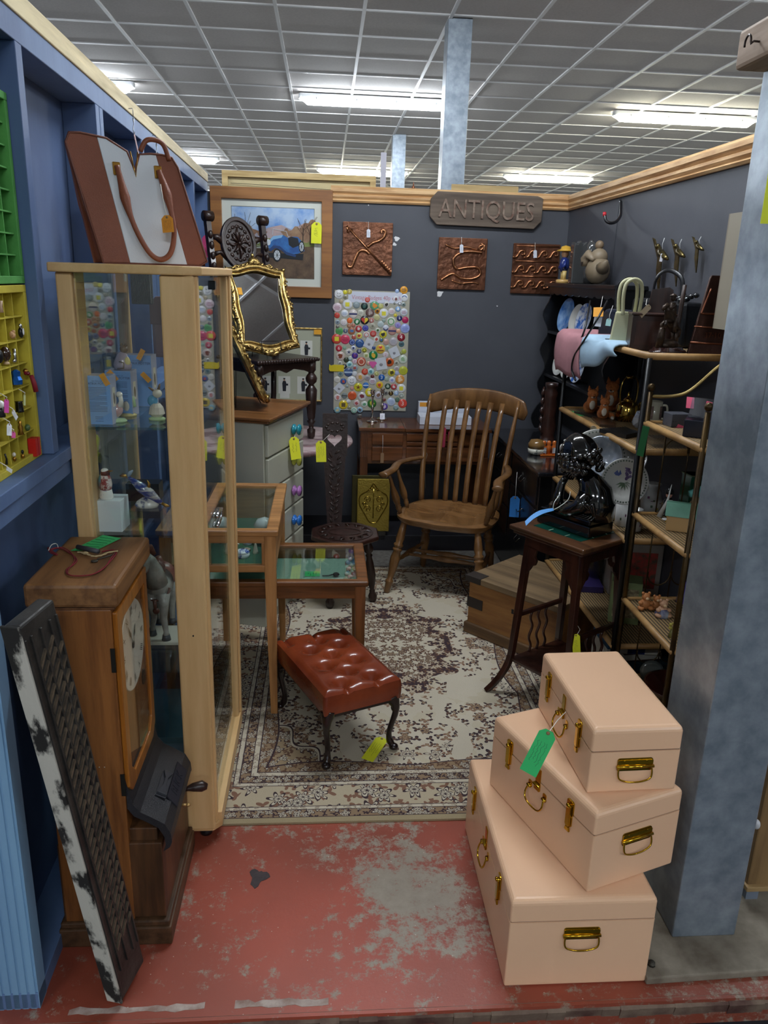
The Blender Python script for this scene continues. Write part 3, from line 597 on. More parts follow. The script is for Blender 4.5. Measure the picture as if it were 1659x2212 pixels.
b=MB() # gusset at the near end and bottom
g=lambda u,v:((-.028 if v<.5 else -.03)*(min(v,1)*2 if v<.5 else 1)-.022*max(0,v-.5)*2+.022*math.sin(pi*u)*(1-v*.6), .012+v*.055+(.112-v*.098)*u, v*.27)
b.grid(g,8,10); b.grid(lambda u,v:(ln-.004-.19*ln*v-.012*math.sin(pi*u),.0+v*.05+(.118-v*.09)*u,v*.235),6,8)
b.add([(0,0,.001),(ln,0,.001),(ln,.12,.001),(0,.12,.001)],[(0,1,2,3)]); b.build('gusset',tan,bt)
b=MB(); b.tube([(ln*.385-.008,-.008+.22*.262,.262),(ln*.385,-.008+.22*.21,.205),(ln*.385+.010,-.008+.22*.262,.262)],.002,6,mt=gold); b.build('v_trim',None,bt)
for q in (.215,.60):
    MB().box(ln*q-.009,ln*q+.009,-.010,-.002,.205,.235,T=lean).build('handle_buckle',gold,bt,bev=.002)
hp=[(ln*.215,-.014,.226),(ln*.24,-.022,.17),(ln*.27,-.026,.12),(ln*.33,-.028,.07),(ln*.42,-.03,.026),(ln*.52,-.03,.012),(ln*.62,-.03,.03),(ln*.675,-.028,.08),(ln*.665,-.026,.13),(ln*.64,-.022,.175),(ln*.60,-.014,.224)]
def smooth(pts,n=6,closed=False):
    pts=[V(p) for p in pts]; out=[]; k=len(pts)
    for i in range(k if closed else k-1):
        p0=pts[(i-1)%k] if (closed or i>0) else pts[i]; p1=pts[i]; p2=pts[(i+1)%k]; p3=pts[(i+2)%k] if (closed or i<k-2) else p2
        for j in range(n):
            t_=j/n; out.append(.5*((2*p1)+(-p0+p2)*t_+(2*p0-5*p1+4*p2-p3)*t_**2+(-p0+3*p1-3*p2+p3)*t_**3))
    if not closed: out.append(pts[-1])
    return out
sp_=smooth(hp); rs=[.0065+.006*max(0,1-abs(i/len(sp_)-.13)/.09)+.006*max(0,1-abs(i/len(sp_)-.87)/.09) for i in range(len(sp_))]
MB().tube(sp_,rs,12,T=lean).build('handle',tan,bt)
b=MB(); b.tube(smooth([(ln*.45,.05,.265),(ln*.52,.05,.292),(ln*.66,.05,.288),(ln*.72,.05,.25)]),.006,10); b.build('handle',tan,bt)
MB().box(-.010,.055,.0,.012,.30,.318,T=TM((ln*.20,.075,0))).box(0,.001,0,.001,.29,.291) if False else None
p=Y(347,398,2.08); q=Y(360,465,2.055); q2=Y(364,502,2.05)
price_tag('price_tag','orange price tag hanging on the brown and white handbag',q,q2,.028,(-.1,-1,-.1),'#dc8f22',string=[p,Y(352,430,2.055),q],lines=5)
# plain timber strip behind the bag
b=MB(); a=Y(222,340,2.42); b.tube([V((a.x,a.y,1.6625)),V((a.x,a.y,a.z-.01)),],.001,4); b=MB(); c=Y(296,372,2.50); b.add([(a.x,2.42,a.z),(c.x,2.50,c.z),(c.x,2.50,1.6635),(a.x,2.42,1.6635),(a.x,2.435,a.z),(c.x,2.515,c.z),(c.x,2.515,1.6635),(a.x,2.435,1.6635)],[(0,1,2,3),(7,6,5,4),(0,4,5,1),(1,5,6,2),(2,6,7,3),(3,7,4,0)]); 
ot=tag(b.build('timber_strip',wood('#c9a878','#a88355','y',rough=.6)),'short strip of bare timber leaning behind the big handbag','timber')
# hanging bags on the wall seen through / above the cabinet
def strap(p0,p1,w,col,t,nm='strap'):
    p0=V(p0);p1=V(p1); b=MB(); d=(p1-p0); s_=V((0,0,0)); n_=8
    x_=d.cross(V((1,0,0))).normalized()*w/2
    vs=[];fs=[]
    for k in range(n_+1):
        c_=p0+d*k/n_; vs+=[c_-x_,c_+x_]
    b.tube([p0,p0+(p1-p0)*.5,p1],w/2,4,flat=.25,up=(1,0,0)); b.build(nm,col,t)
mau=mat('#8d6a6c',rough=.6,var=.15,vs=6)
t=thing('shoulder_bag','mauve brown round cornered shoulder bag hanging from the first S hook','handbag',(0,0,0))
p1=h1+V((.014,0,-.066)); p2=V((-.585,3.0,1.66))
strap(p1,p2,.020,mat('#9b7f80',rough=.6),t)
b=MB(); b.prism([(x,z) for x,z in [(-.07,-.12),(.07,-.12),(.07,.06),(.05,.09),(.02,.10),(-.02,.10),(-.05,.09),(-.07,.06)]],-.03,.03,T=TM((-.565,3.02,1.46))@TM(rx=pi/2)); b.build('bag_body',mau,t,bev=.012)
b=MB(); b.prism([(-.074,0),(.074,0),(.074,.07),(.05,.10),(-.05,.10),(-.074,.07)],.028,.034,T=TM((-.565,3.02,1.46))@TM(rx=pi/2)); b.build('flap',mat('#7c5658',rough=.6),t,bev=.004)
b=MB(); 
for k in range(9): b.lathe([(.004,0),(.004,.004),(.002,.004),(.002,0)],8,mt=silver,T=TM((-.565+.012*math.sin(k*2),2.99,1.56+.012*k),ry=k))
b.build('chain',None,t)
t=thing('fringed_bag','black pleated bag hanging from the second S hook','handbag',(0,0,0))
p1=h2+V((.014,0,-.066)); strap(p1,V((-.59,3.0+.25,1.78)),.022,mat('#2a2426',rough=.5),t)
b=MB(); pr=[]
for k in range(40): pr.append((-.055+.11*k/39,(.006 if k%2 else 0)))
c_=Y(308,620,2.9)
for k in range(20): b.box(c_.x-.034+.0034*k,c_.x-.034+.0034*k+.0022,2.87,2.876+.002*(k%2),c_.z-.055,c_.z+.055)
b.build('fringe',mat('#6d6a66',rough=.4,metal=.3),t); MB().box(c_.x-.036,c_.x+.036,2.877,2.90,c_.z-.058,c_.z+.08).build('bag_body',mat('#1a181b',rough=.5),t,bev=.004)
# --- time recorder clock ---
oak=wood('#8f5a2c','#6b3f1d','z',rough=.38,s=.8); oakd=wood('#5d3c22','#3d2716','z',rough=.45,s=.8); oaky=wood('#7d5230','#5a381e','y',rough=.45,s=.8); oakl=wood('#a8671f','#8a4f15','z',rough=.3,coat=.3)
ck=thing('time_clock','old oak cased time recorder clock standing on the floor beside the glass cabinet','clock',(0,0,0))
cx0,cx1,cy0,cy1=-.640,-.470,1.632,1.935
MB().box(cx0,cx1,cy0,cy1,.06,.925).build('case',oak,ck,bev=.003)
MB().box(cx0-.004,cx1+.010,cy0-.004,cy1+.004,.925,.937).build('moulding',oaky,ck,bev=.003)
MB().box(cx0-.008,cx1+.022,cy0-.02,cy1+.01,.937,.992).build('top_board',wood('#8a6038','#634022','y',rough=.5,s=.7),ck,bev=.008)
# lower box
MB().box(cx0-.004,-.392,cy0+.002,2.0-.03,.075,.30).build('lower_case',oakd,ck,bev=.003)
b=MB(); b.box(cx0-.016,-.378,cy0-.012,1.985,0,.055); b.box(cx0-.012,-.382,cy0-.008,1.98,.055,.072); b.build('plinth',wood('#5a3f28','#3c2817','y',rough=.5,s=.7),ck,bev=.004)
# front door: frame on +X face
dz0,dz1=.43,.915; fr=MB(); xw=cx1
def chamfer(y0_,y1_,z0_,z1_,c): return [(y0_+c,z0_),(y1_-c,z0_),(y1_,z0_+c),(y1_,z1_),(y0_,z1_),(y0_,z0_+c)]
TX=M(((0,0,1,xw),(1,0,0,0),(0,1,0,0),(0,0,0,1)))  # (a,b,c)->(x=c, y=a, z=b)
def ringprism(b,po,pi_,z0,z1,T,mt=None):
    n=len(po); vs=[(x,y,z) for z in (z0,z1) for x,y in po]+[(x,y,z) for z in (z0,z1) for x,y in pi_]
    fs=[]
    for i in range(n):
        j=(i+1)%n
        fs+=[(n+i,n+j,3*n+j,3*n+i),(j,i,2*n+i,2*n+j),(i,j,n+j,n+i),(2*n+j,2*n+i,3*n+i,3*n+j)]
    b.add(vs,fs,mt,T)
po=chamfer(cy0+.004,cy1-.004,dz0,dz1,.03); pi_=chamfer(cy0+.040,cy1-.036,dz0+.036,dz1-.036,.03)
b=MB(); ringprism(b,po,pi_,0,.011,TX); b.build('door_frame',oakl,ck,bev=.003)
MB().add([(y,z,.0075) for y,z in pi_],[tuple(range(6))],None,TX).build('door_glass',glassm((.94,.94,.90),key='clk'),ck)
cyc=(cy0+cy1)/2; czc=.765
MB().box(cy0+.01,cy1-.01,dz0+.01,dz1-.01,.0005,.0012,T=TX).build('dial_board',wood('#8a5a2a','#6d431c','z',rough=.5),ck)
b=MB(); b.lathe([(0,.0034),(.110,.0034),(.112,.0044),(.114,.0014)],40,T=TX@TM((cyc,czc,0))); b.build('dial',mat('#d6d2c6',rough=.6,var=.08,vs=9),ck)
b=MB()
for k,nm in enumerate(['XII','I','II','III','IIII','V','VI','VII','VIII','IX','X','XI']):
    a=R(90-30*k); b.text(nm,.030,T=TX@TM((cyc+.088*math.cos(a),czc+.088*math.sin(a),.0042),rz=a-pi/2)@M.Diagonal((.62,1,1,1)))
b.build('numerals',mat('#26221e',rough=.6),ck)
for a,l,wd in ((R(122),.075,.005),(R(60),.050,.007)):
    b=MB(); ribbon(b,[(0,0),(l*math.cos(a),l*math.sin(a))],wd*.6,.0055,None,TX@TM((cyc,czc,0))); 
    b.prism([(l*.55*math.cos(a)-wd*math.sin(a)*.9,l*.55*math.sin(a)+wd*math.cos(a)*.9),(l*math.cos(a),l*math.sin(a)),(l*.55*math.cos(a)+wd*math.sin(a)*.9,l*.55*math.sin(a)-wd*math.cos(a)*.9),(l*.4*math.cos(a),l*.4*math.sin(a))],0.0050,.0058,T=TX@TM((cyc,czc,0)))
    b.build('clock_hand',blk,ck)
b=MB(); b.lathe([(0,.007),(.009,.006),(.010,.004)],14,T=TX@TM((cyc,czc,0))); b.build('hand_boss',blk,ck)
MB().box(cy0+.02,cy0+.040,dz0+.02,.80,.0013,.003,T=TX).build('paper_strip',mat('#d8cfb8',rough=.7),ck)
b=MB(); b.prism(circ(.016,14,cyc+.085,.63,.022),.0013,.004,T=TX); b.build('keyhole_plate',mat('#4a3a28',rough=.4,metal=.6),ck)
for z in (.80,.47): MB().box(cx1-.008,cx1+.002,cy0-.002,cy0+.001,z-.03,z+.03).build('hinge',mat('#3c3a34',rough=.4,metal=.8),ck)
for q in (0,.012): MB().cyl((cx1-.055+q*1,cy0-.0005,.52),(cx1-.055+q,cy0+.002,.52),.0018,n=8).build('screw',mat('#c9b8a0',rough=.3,metal=.6),ck)
# black cast lip
bkm=mat('#26262a',rough=.42,bump=.5,bs=420)
prof=[(.0,.475),(.006,.44),(.012,.41),(.028,.388),(.055,.372),(.085,.352),(.098,.325),(.100,.300),(.094,.285)]
b=MB(); ya,yb=cy0+.004,1.93; vs=[];n=len(prof)
for y in (ya,yb): 
    for x,z in prof: vs.append((cx1+.002+x,y,z))
    for x,z in reversed(prof): vs.append((cx1+.002+max(0,x-.014),y,z-.010))
m_=2*n; b.add(vs,[(i,(i+1)%m_,(i+1)%m_+m_,i+m_) for i in range(m_)]+[tuple(range(m_)),tuple(range(2*m_-1,m_-1,-1))])
b.build('cast_cover',bkm,ck,bev=.003)
MB().box(cx1-.02,cx1+.066,ya+.01,yb-.01,.075,.335).build('lower_front',oakd,ck,bev=.003)
b=MB(); P0=V((cx1+.062,1.765,.372)); T_=basis(P0,(0,1,0),(-.80,0,.42)); 
b.prism([(-.05,-.014),(.05,-.014),(.05,.014),(-.05,.014)],0,.003,T=T_); b.prism([(-.045,-.013),(-.01,-.004),(.02,-.004),(.045,-.013),(.045,.013),(.02,.004),(-.01,.004),(-.045,.013)],.003,.010,T=T_); b.build('card_slot',mat('#3a3b40',rough=.25),ck,bev=.001)
b=MB(); T2=basis((cx1+.088,1.80,.352),(0,1,0),(-.60,0,.80)); b.box(-.075,.075,-.020,.018,-.002,.0008,T=T2); b.text('BLICK',.034,T=T2@TM((0,0,.0012)),depth=.0012); b.build('maker_plate',mat('#2e2e35',rough=.35),ck)
# handle + tap on the far side
b=MB(); b.tube([(-.392,1.915,.245),(-.378,1.92,.246),(-.365,1.925,.246),(-.340,1.93,.246),(-.325,1.93,.244)],[.006,.007,.012,.016,.008],12); b.build('side_handle',mat('#2d1d18',rough=.35),ck)
b=MB(); b.tube([(-.392,1.88,.222),(-.375,1.88,.222)],.004,8); b.ball((-.372,1.88,.222),(.007,.006,.005)); b.build('key_stub',mat('#b9975f',rough=.4,metal=.6),ck)
# ticket, cords and winding weight lying on the clock
tz=.993
a=Z(150,1187,tz);c=Z(262,1163,tz)
b=MB(); q=[Z(152,1190,tz),Z(205,1191,tz),Z(262,1163,tz),Z(222,1156,tz)]
b.add([v+V((0,0,.0006)) for v in q],[(0,1,2,3)],mat('#2fae5f',rough=.6)); 
for k in range(6):
    f0=(k+1)/7; s=q[0].lerp(q[3],f0); e=q[1].lerp(q[2],f0); b.tube([s.lerp(e,.08)+V((0,0,.0009)),s.lerp(e,.85)+V((0,0,.0009))],.0005,4,mt=mat('#1d5a3a',rough=.8))
tag(b.build('green_ticket',None),'green handwritten ticket lying on top of the old clock','ticket')
b=MB(); cordp=smooth([Z(x,y,tz)+V((0,0,.002)) for x,y in ((103,1186),(110,1196),(124,1200),(112,1190),(130,1186),(150,1196),(166,1210),(158,1222),(144,1232),(146,1242),(165,1246),(198,1243),(222,1230),(240,1212),(252,1195),(240,1190),(220,1194))],5)
b.tube(cordp,.0016,6); b.tube([v+V((.004*math.sin(i*.35),.003*math.cos(i*.3),.0014)) for i,v in enumerate(cordp)],.0013,6); tag(b.build('looped_cord',mat('#7d1f28',rough=.9)),'dark red cord looped across the top of the clock','cord')
b=MB(); tw=smooth([Z(x,y,tz)+V((0,0,.0045)) for x,y in ((168,1197),(185,1200),(200,1206),(218,1205),(235,1198),(255,1195))],5)
b.tube([v+V((.002*math.sin(i),.002*math.cos(i),.001)) for i,v in enumerate(tw)],.0016,6); b.tube([v-V((.002*math.sin(i),.002*math.cos(i),-.001)) for i,v in enumerate(tw)],.0016,6)
b.ball(Z(185,1199,tz)+V((0,0,.005)),(.007,.005,.004)); tag(b.build('twine',mat('#b9a277',rough=.95)),'knotted beige twine beside the grey weight on the clock','string')
b=MB(); w0=Z(168,1188,tz)+V((0,0,.008)); w1=Z(213,1198,tz)+V((0,0,.008)); b.cyl(w0,w1,.006,n=14); tag(b.build('grey_weight',mat('#4c4c50',rough=.5,metal=.3)),'grey cylindrical weight lying on top of the clock','weight')
b=MB(); b.lathe([(.004,0),(.008,0),(.008,.002),(.004,.002)],14,T=TM(Z(204,1213,tz)+V((0,0,.0005)))); w0=Z(204,1211,tz)+V((0,0,.0015)); w1=Z(248,1200,tz)+V((0,0,.003)); b.tube([w0+(w1-w0).normalized()*.007,w1],.0018,6); tag(b.build('old_key',mat('#57554d',rough=.5,metal=.8)),'old grey key lying by the cord on top of the clock','key')
b=MB(); b.tube(smooth([Z(105,1192,tz)+V((0,0,.003)),Z(112,1182,tz)+V((0,0,.006)),Z(122,1178,tz)+V((0,0,.004)),Z(126,1187,tz)+V((0,0,.006))]),.001,6); tag(b.build('white_string',mat('#e3ddd0',rough=.9)),'short white string tied to the red cord on the clock','string')
# --- leaning carved board, black with worn white edge ---
a0=V((-.478,1.452,.012)); top=X(22,1355,-.565); 
ax=(top-a0); Ln=ax.length; ax.normalize()
# face normal toward camera-right ; width direction
wdir=V((.30,.95,.0)); wdir=(wdir-ax*wdir.dot(ax)).normalized(); 
Tb=basis(a0,wdir,ax); Tb.translation=a0   # local x = width, y = up along board, z = normal
Wb=.105; Tk=.036
t=thing('carved_board','black carved board with chipped white edge leaning against the blue wall','board',mw=Tb)
pz_=mat('#1f1e1e',rough=.45,c2='#3f3c38',vs=12,bump=.4,bs=60)
wht_=mat('#bdb9ae',rough=.8,c2='#1d1b19',vs=10,lo=.44,hi=.50,bump=.5,bs=40,stretch=(1,.55,1))
sgn=1 if Tb.col[2].xyz.dot(V((.6,-.7,.2)))>0 else -1
MB().box(0.002,Wb,0,Ln,-Tk/2*1.0,Tk/2).build('board_body',pz_,t,bev=.005)
MB().box(-.004,.002,-.002,Ln+.002,-Tk/2-.002,Tk/2+.002).build('white_edge',wht_,t,bev=.002)
b=MB(); zf=sgn*Tk/2
for x_ in (.004,.022,.050,.078,.098): MB().box(x_-.0025,x_+.0025,.08,Ln-.03,zf-.004,zf+.004).build('rib',pz_,t,bev=.001)
mtw=mat('#3a342e',rough=.4,c2='#6b5d4c',vs=30)
for col,x_ in enumerate((.024,.052)):
    for k in range(30):
        y_=.14+k*(Ln-.22)/30+(.012 if col else 0)
        b=MB(); b.prism([(x_,y_),(x_+.023,y_+.026),(x_+.023,y_+.033),(x_,y_+.009)],min(zf,zf+sgn*.005),max(zf,zf+sgn*.005)); b.build('carved_bar',mtw,t)
for k in range(24):
    y_=.16+k*(Ln-.24)/24; MB().prism([(.080,y_),(.096,y_+.018),(.096,y_+.025),(.080,y_+.009)],min(zf,zf+sgn*.005),max(zf,zf+sgn*.005)).build('carved_bar',mtw,t)
# ================= RUG =================
def rug_mat(hx,hy):
    m=bpy.data.materials.new('rug'); m.use_nodes=True; nt=m.node_tree; L=nt.links.new; B=nt.nodes['Principled BSDF']
    tc=nn(nt,'ShaderNodeTexCoord'); sx=nn(nt,'ShaderNodeSeparateXYZ'); L(tc.outputs['Object'],sx.inputs[0])
    def mt(op,a,b=None,c=None):
        n=nn(nt,'ShaderNodeMath',operation=op)
        for i,v in enumerate((a,b,c)):
            if v is None: continue
            if isinstance(v,(int,float)): n.inputs[i].default_value=v
            else: L(v,n.inputs[i])
        return n.outputs[0]
    ax=mt('ABSOLUTE',sx.outputs[0]); ay=mt('ABSOLUTE',sx.outputs[1])
    cv=nn(nt,'ShaderNodeCombineXYZ'); L(ax,cv.inputs[0]); L(ay,cv.inputs[1])
    wn=nn(nt,'ShaderNodeTexNoise',i_Scale=9,i_Detail=2); L(cv.outputs[0],wn.inputs[0])
    ex=mt('SUBTRACT',hx,ax); ey=mt('SUBTRACT',hy,ay); e=mt('MINIMUM',ex,ey)   # distance to the rug edge
    wv=nn(nt,'ShaderNodeVectorMath',operation='SCALE'); L(wn.outputs['Color'],wv.inputs[0]); wv.inputs['Scale'].default_value=.055
    wc_=nn(nt,'ShaderNodeVectorMath',operation='ADD'); L(cv.outputs[0],wc_.inputs[0]); L(wv.outputs[0],wc_.inputs[1])
    cream=lin('#c2b8a4'); tanc=lin('#9a8268'); dark=lin('#43363a'); brown=lin('#664c3e'); rose=lin('#80604f'); grey=lin('#a39a88')
    def mix(f,a,b):
        n=nn(nt,'ShaderNodeMix',data_type='RGBA'); L(f,n.inputs[0]) if not isinstance(f,(int,float)) else None
        for i,v in ((6,a),(7,b)):
            if isinstance(v,tuple): n.inputs[i].default_value=(*v,1)
            else: L(v,n.inputs[i])
        return n.outputs[2]
    lt=lambda a,b: mt('LESS_THAN',a,b); gt=lambda a,b: mt('GREATER_THAN',a,b); mul=lambda a,b: mt('MULTIPLY',a,b); mx=lambda a,b: mt('MAXIMUM',a,b)
    def flowers(scale,seed,R0,pet,dens,amp=.3):
        mp=nn(nt,'ShaderNodeMapping'); L(wc_.outputs[0],mp.inputs[0]); mp.inputs['Location'].default_value=(seed,seed*.7,0)
        v=nn(nt,'ShaderNodeTexVoronoi',i_Scale=scale); v.voronoi_dimensions='2D'; L(mp.outputs[0],v.inputs['Vector'])
        d=nn(nt,'ShaderNodeVectorMath',operation='SUBTRACT'); L(mp.outputs[0],d.inputs[0]); L(v.outputs['Position'],d.inputs[1])
        s=nn(nt,'ShaderNodeSeparateXYZ'); L(d.outputs[0],s.inputs[0]); cs=nn(nt,'ShaderNodeSeparateColor'); L(v.outputs['Color'],cs.inputs[0])
        an=mt('ADD',mt('ARCTAN2',s.outputs[1],s.outputs[0]),mul(cs.outputs[2],6.28))
        wob=mt('ADD',mul(mt('COSINE',mul(an,pet)),amp),.74); q=mt('DIVIDE',v.outputs['Distance'],mul(wob,R0))
        return q,lt(cs.outputs[0],dens),cs.outputs[1]
    zn=nn(nt,'ShaderNodeTexNoise',i_Scale=3.6,i_Detail=1); L(cv.outputs[0],zn.inputs[0])
    z1=gt(zn.outputs[0],.455); z2=gt(zn.outputs[0],.42)
    col=mix(gt(wn.outputs[0],.58),cream,lin('#beb39c'))
    # leaves and twigs, then blossoms
    q2,k2,c2=flowers(30,9.7,.50,3,.74,.42); lf=mul(mul(lt(q2,1),k2),z2); col=mix(lf,col,mix(gt(c2,.45),rose,dark)); col=mix(mul(mul(lt(q2,.45),k2),z2),col,mix(gt(c2,.7),tanc,brown))
    q,k,c=flowers(13.5,3.1,.42,6,.55,.26); m_=mul(k,z1)
    col=mix(mul(lt(q,1.12),m_),col,dark); col=mix(mul(lt(q,.90),m_),col,mix(gt(c,.5),tanc,cream)); col=mix(mul(mul(lt(q,.62),gt(q,.48)),m_),col,brown); col=mix(mul(lt(q,.26),m_),col,dark)
    rr_=mt('SQRT',mt('ADD',mt('POWER',mt('DIVIDE',ax,.30),2),mt('POWER',mt('DIVIDE',ay,.44),2)))
    an=mt('ARCTAN2',ay,ax); rw=mt('ADD',mt('ADD',rr_,mul(mt('COSINE',mul(an,12)),.07)),mul(mt('SUBTRACT',wn.outputs[0],.5),.6))
    def field(bg,sc,seed,R0,p,d,fg,fg2,lf=None):
        o=bg
        if lf: ql,kl,cl=flowers(sc*1.9,seed+2,.5,3,.8,.4); o=mix(mul(lt(ql,.95),kl),o,lf)
        q,k,c=flowers(sc,seed,R0,p,d); o=mix(mul(lt(q,1.1),k),o,fg); o=mix(mul(lt(q,.85),k),o,fg2); o=mix(mul(mul(lt(q,.6),gt(q,.45)),k),o,fg); return mix(mul(lt(q,.22),k),o,fg)
    dm=field(dark,26,5.2,.46,5,.9,tanc,cream,brown); lm=field(cream,22,6.2,.46,5,.9,dark,tanc,brown)
    col=mix(lt(rw,1.0),col,dm); col=mix(lt(rw,.70),col,lm); 
    # corner spandrels with a dark outline
    cx_=mt('DIVIDE',mt('SUBTRACT',ex,.27),.26); cy_=mt('DIVIDE',mt('SUBTRACT',ey,.27),.36)
    cs_=mt('ADD',mt('ADD',cx_,cy_),mul(mt('COSINE',mul(mt('SUBTRACT',cx_,cy_),8)),.12))
    sp_=field(lin('#9b876b'),20,1.9,.46,5,.9,dark,cream,brown)
    col=mix(lt(cs_,1.0),col,dark); col=mix(lt(cs_,.965),col,cream); col=mix(lt(cs_,.92),col,sp_)
    # scalloped brown edging along the inside of the border
    sc_=mt('ADD',.285,mul(mt('ABSOLUTE',mt('SINE',mul(mt('ADD',ax,ay),6.5))),.03)); col=mix(lt(e,mt('ADD',sc_,.006)),col,dark); col=mix(lt(e,sc_),col,field(lin('#8e775d'),30,3.3,.46,4,.8,dark,cream,brown))
    s1=field(lin('#8b745c'),30,2.2,.48,4,.95,dark,cream,dark); s2=field(cream,46,7.7,.44,4,.8,brown,cream); s3=field(lin('#b3a58c'),13,4.4,.46,6,.9,dark,cream,rose)
    mp={'s1':s1,'s2':s2,'main':s3}
    for bd in [(.262,dark),(.258,None,'s2'),(.240,dark),(.237,None,'s1'),(.205,dark),(.201,None,'s2'),(.186,dark),(.183,None,'main'),(.078,dark),(.075,None,'s2'),(.062,dark),(.059,None,'s1'),(.026,dark),(.023,lin('#9c8d6f'))]:
        cc=bd[1] if bd[1] else mp[bd[2]]; col=mix(lt(e,bd[0]),col,cc)
    fn=nn(nt,'ShaderNodeTexNoise',i_Scale=420,i_Detail=2); L(tc.outputs['Object'],fn.inputs[0])
    f2=mt('ADD',mul(fn.outputs[0],.5),.72); vm=nn(nt,'ShaderNodeVectorMath',operation='MULTIPLY'); L(col,vm.inputs[0]); cb=nn(nt,'ShaderNodeCombineXYZ'); [L(f2,cb.inputs[i]) for i in range(3)]; L(cb.outputs[0],vm.inputs[1])
    L(vm.outputs[0],B.inputs['Base Color']); B.inputs['Roughness'].default_value=1; B.inputs['Specular IOR Level'].default_value=.1
    bp=nn(nt,'ShaderNodeBump',i_Strength=.5,i_Distance=.002); L(fn.outputs[0],bp.inputs['Height']); L(bp.outputs[0],B.inputs['Normal'])
    return m
b=MB(); hx,hy=.79,1.235; b.prism(rr(2*hx,2*hy,.01),0,.007)
tag(b.build('patterned_rug',rug_mat(hx,hy),None,loc=(.31,2.066+hy,.0005)),'cream and brown floral medallion rug covering the middle of the stall floor','rug')
b=MB(); b.prism(rr(1.5,.27,.01),0,.006)
tag(b.build('plain_rug',mat('#6f6c66',rough=1,c2='#57524e',vs=40),None,loc=(.45,4.445,.0085)),'dull grey rug strip showing between the patterned rug and the back wall','rug')
# ================= PINK TRUNKS =================
pink=mat('#e6bb97',rough=.32,bump=.03,bs=200); brass=mat('#c9a02e',rough=.18,metal=1); brassd=mat('#8a7423',rough=.25,metal=1)
pinkin=mat('#7d5f4d',rough=.8)
def trunk(label,ox,oy,z0,w,l,h,rz,latch_y=(.2,.80),lidh=.062):
    t=thing('storage_case',label,'storage trunk',(ox,oy,z0),rz,'stacked pink metal trunks'); r=.016
    def body(za,zb,top,bot,nm):
        b=MB(); b.box(0,w,0,l,za,zb); o=b.build(nm,pink,t,bev=.0)
        q=o.modifiers.new('b','BEVEL'); q.width=.014 if top else .010; q.segments=4; q.limit_method='WEIGHT'
        me=o.data; at=me.attributes.new('bevel_weight_edge','FLOAT','EDGE')
        for e in me.edges:
            a_,b_=me.vertices[e.vertices[0]].co,me.vertices[e.vertices[1]].co
            vert=abs(a_.z-b_.z)>.01; tp=(a_.z>zb-.001 and b_.z>zb-.001); bt_=(a_.z<za+.001 and b_.z<za+.001)
            wgt=0
            if vert: wgt=.45
            if top and tp: wgt=1
            if bot and bt_: wgt=.6
            at.data[e.index].value=wgt
        return o
    body(0,h-lidh-.0022,False,True,'trunk_body'); body(h-lidh+.0022,h,True,False,'lid')
    MB().box(.003,w-.003,.003,l-.003,h-lidh-.004,h-lidh+.004).build('seam',pinkin,t)
    zs=h-lidh
    for f in latch_y:
        y_=l*f; b=MB()
        T=M(((0,0,-1,0),(-1,0,0,y_),(0,1,0,zs),(0,0,0,1)))   # local x->-y, y->z, z->-x
        b.prism(rr(.026,.042,.006,cy=.016),0,.004,T=T); b.prism(rr(.020,.030,.004,cy=-.020),0,.004,T=T)
        b.prism(rr(.016,.060,.005,cy=-.004),.004,.009,T=T); b.ball((0,.024,.010),(.007,.006,.004),T=T); b.prism([(-.006,-.036),(.006,-.036),(.009,-.048),(-.009,-.048)],.003,.008,T=T)
        b.build('latch',brass,t,bev=.0008)
    yc=l*.50; T=M(((0,0,-1,0),(-1,0,0,yc),(0,1,0,zs),(0,0,0,1)))
    b=MB(); b.box(-.010,.010,-.006,.036,0,.003,T=T); b.box(-.011,.011,-.026,-.006,0,.006,T=T); b.cyl((-.014,-.012,.006),(.014,-.012,.006),.0035,n=8,T=T); b.build('lock_hasp',brass,t,bev=.0008)
    for s in (-1,1):
        b=MB(); b.prism(rr(.014,.020,.003,cx=s*.032,cy=-.028),0,.002,T=T); b.cyl((s*.026,-.034,.004),(s*.040,-.034,.004),.004,n=10,T=T); b.build('handle_mount',brass,t)
    hp_=[(-.034,-.034,.006)]+[(-.034+.003-.003*math.cos(k),-.034-.035*0-.02-.022*math.sin(k*.9),.010) for k in (0,.6,1.2)]
    hp_=smooth([(-.034,-.034,.006),(-.037,-.055,.012),(-.022,-.070,.016),(.022,-.070,.016),(.037,-.055,.012),(.034,-.034,.006)],5)
    MB().tube(hp_,.0024,8,T=T).build('carry_handle',brass,t)
    # end handle on the near end (-y)
    T=M(((1,0,0,w*.5),(0,0,-1,0),(0,1,0,zs-.036),(0,0,0,1)))
    b=MB(); b.prism(rr(.088,.034,.006),0,.0022,T=T); b.build('handle_plate',brassd,t)
    b=MB(); b.cyl((-.046,-.004,.005),(.046,-.004,.005),.0042,n=12,T=T); b.prism(rr(.088,.014,.003,cy=.006),.0022,.0042,T=T); b.build('handle_barrel',brass,t)
    for px_,py_ in ((-.028,.011),(.028,.011)): MB().ball((px_,py_,.0045),(.0025,.0025,.0012),T=T).build('rivet',brassd,t)
    hp_=smooth([(-.040,-.004,.005),(-.042,-.020,.008),(-.038,-.034,.010),(-.020,-.041,.011),(0,-.043,.011),(.020,-.041,.011),(.038,-.034,.010),(.042,-.020,.008),(.040,-.004,.005)],4)
    MB().tube(hp_,.0022,8,T=T).build('bail_handle',brass,t)
    return t
trunk('largest pale pink trunk with brass fittings, bottom of the stack of three',.447,1.456,.001,.355,.572,.256,R(-.3))
trunk('middle pale pink trunk turned askew between the other two',.633,1.474,.2575,.262,.45,.2235,R(19.5))
trunk('smallest pale pink trunk, topmost of the stack of three',.632,1.548,.4815,.222,.395,.175,R(2))
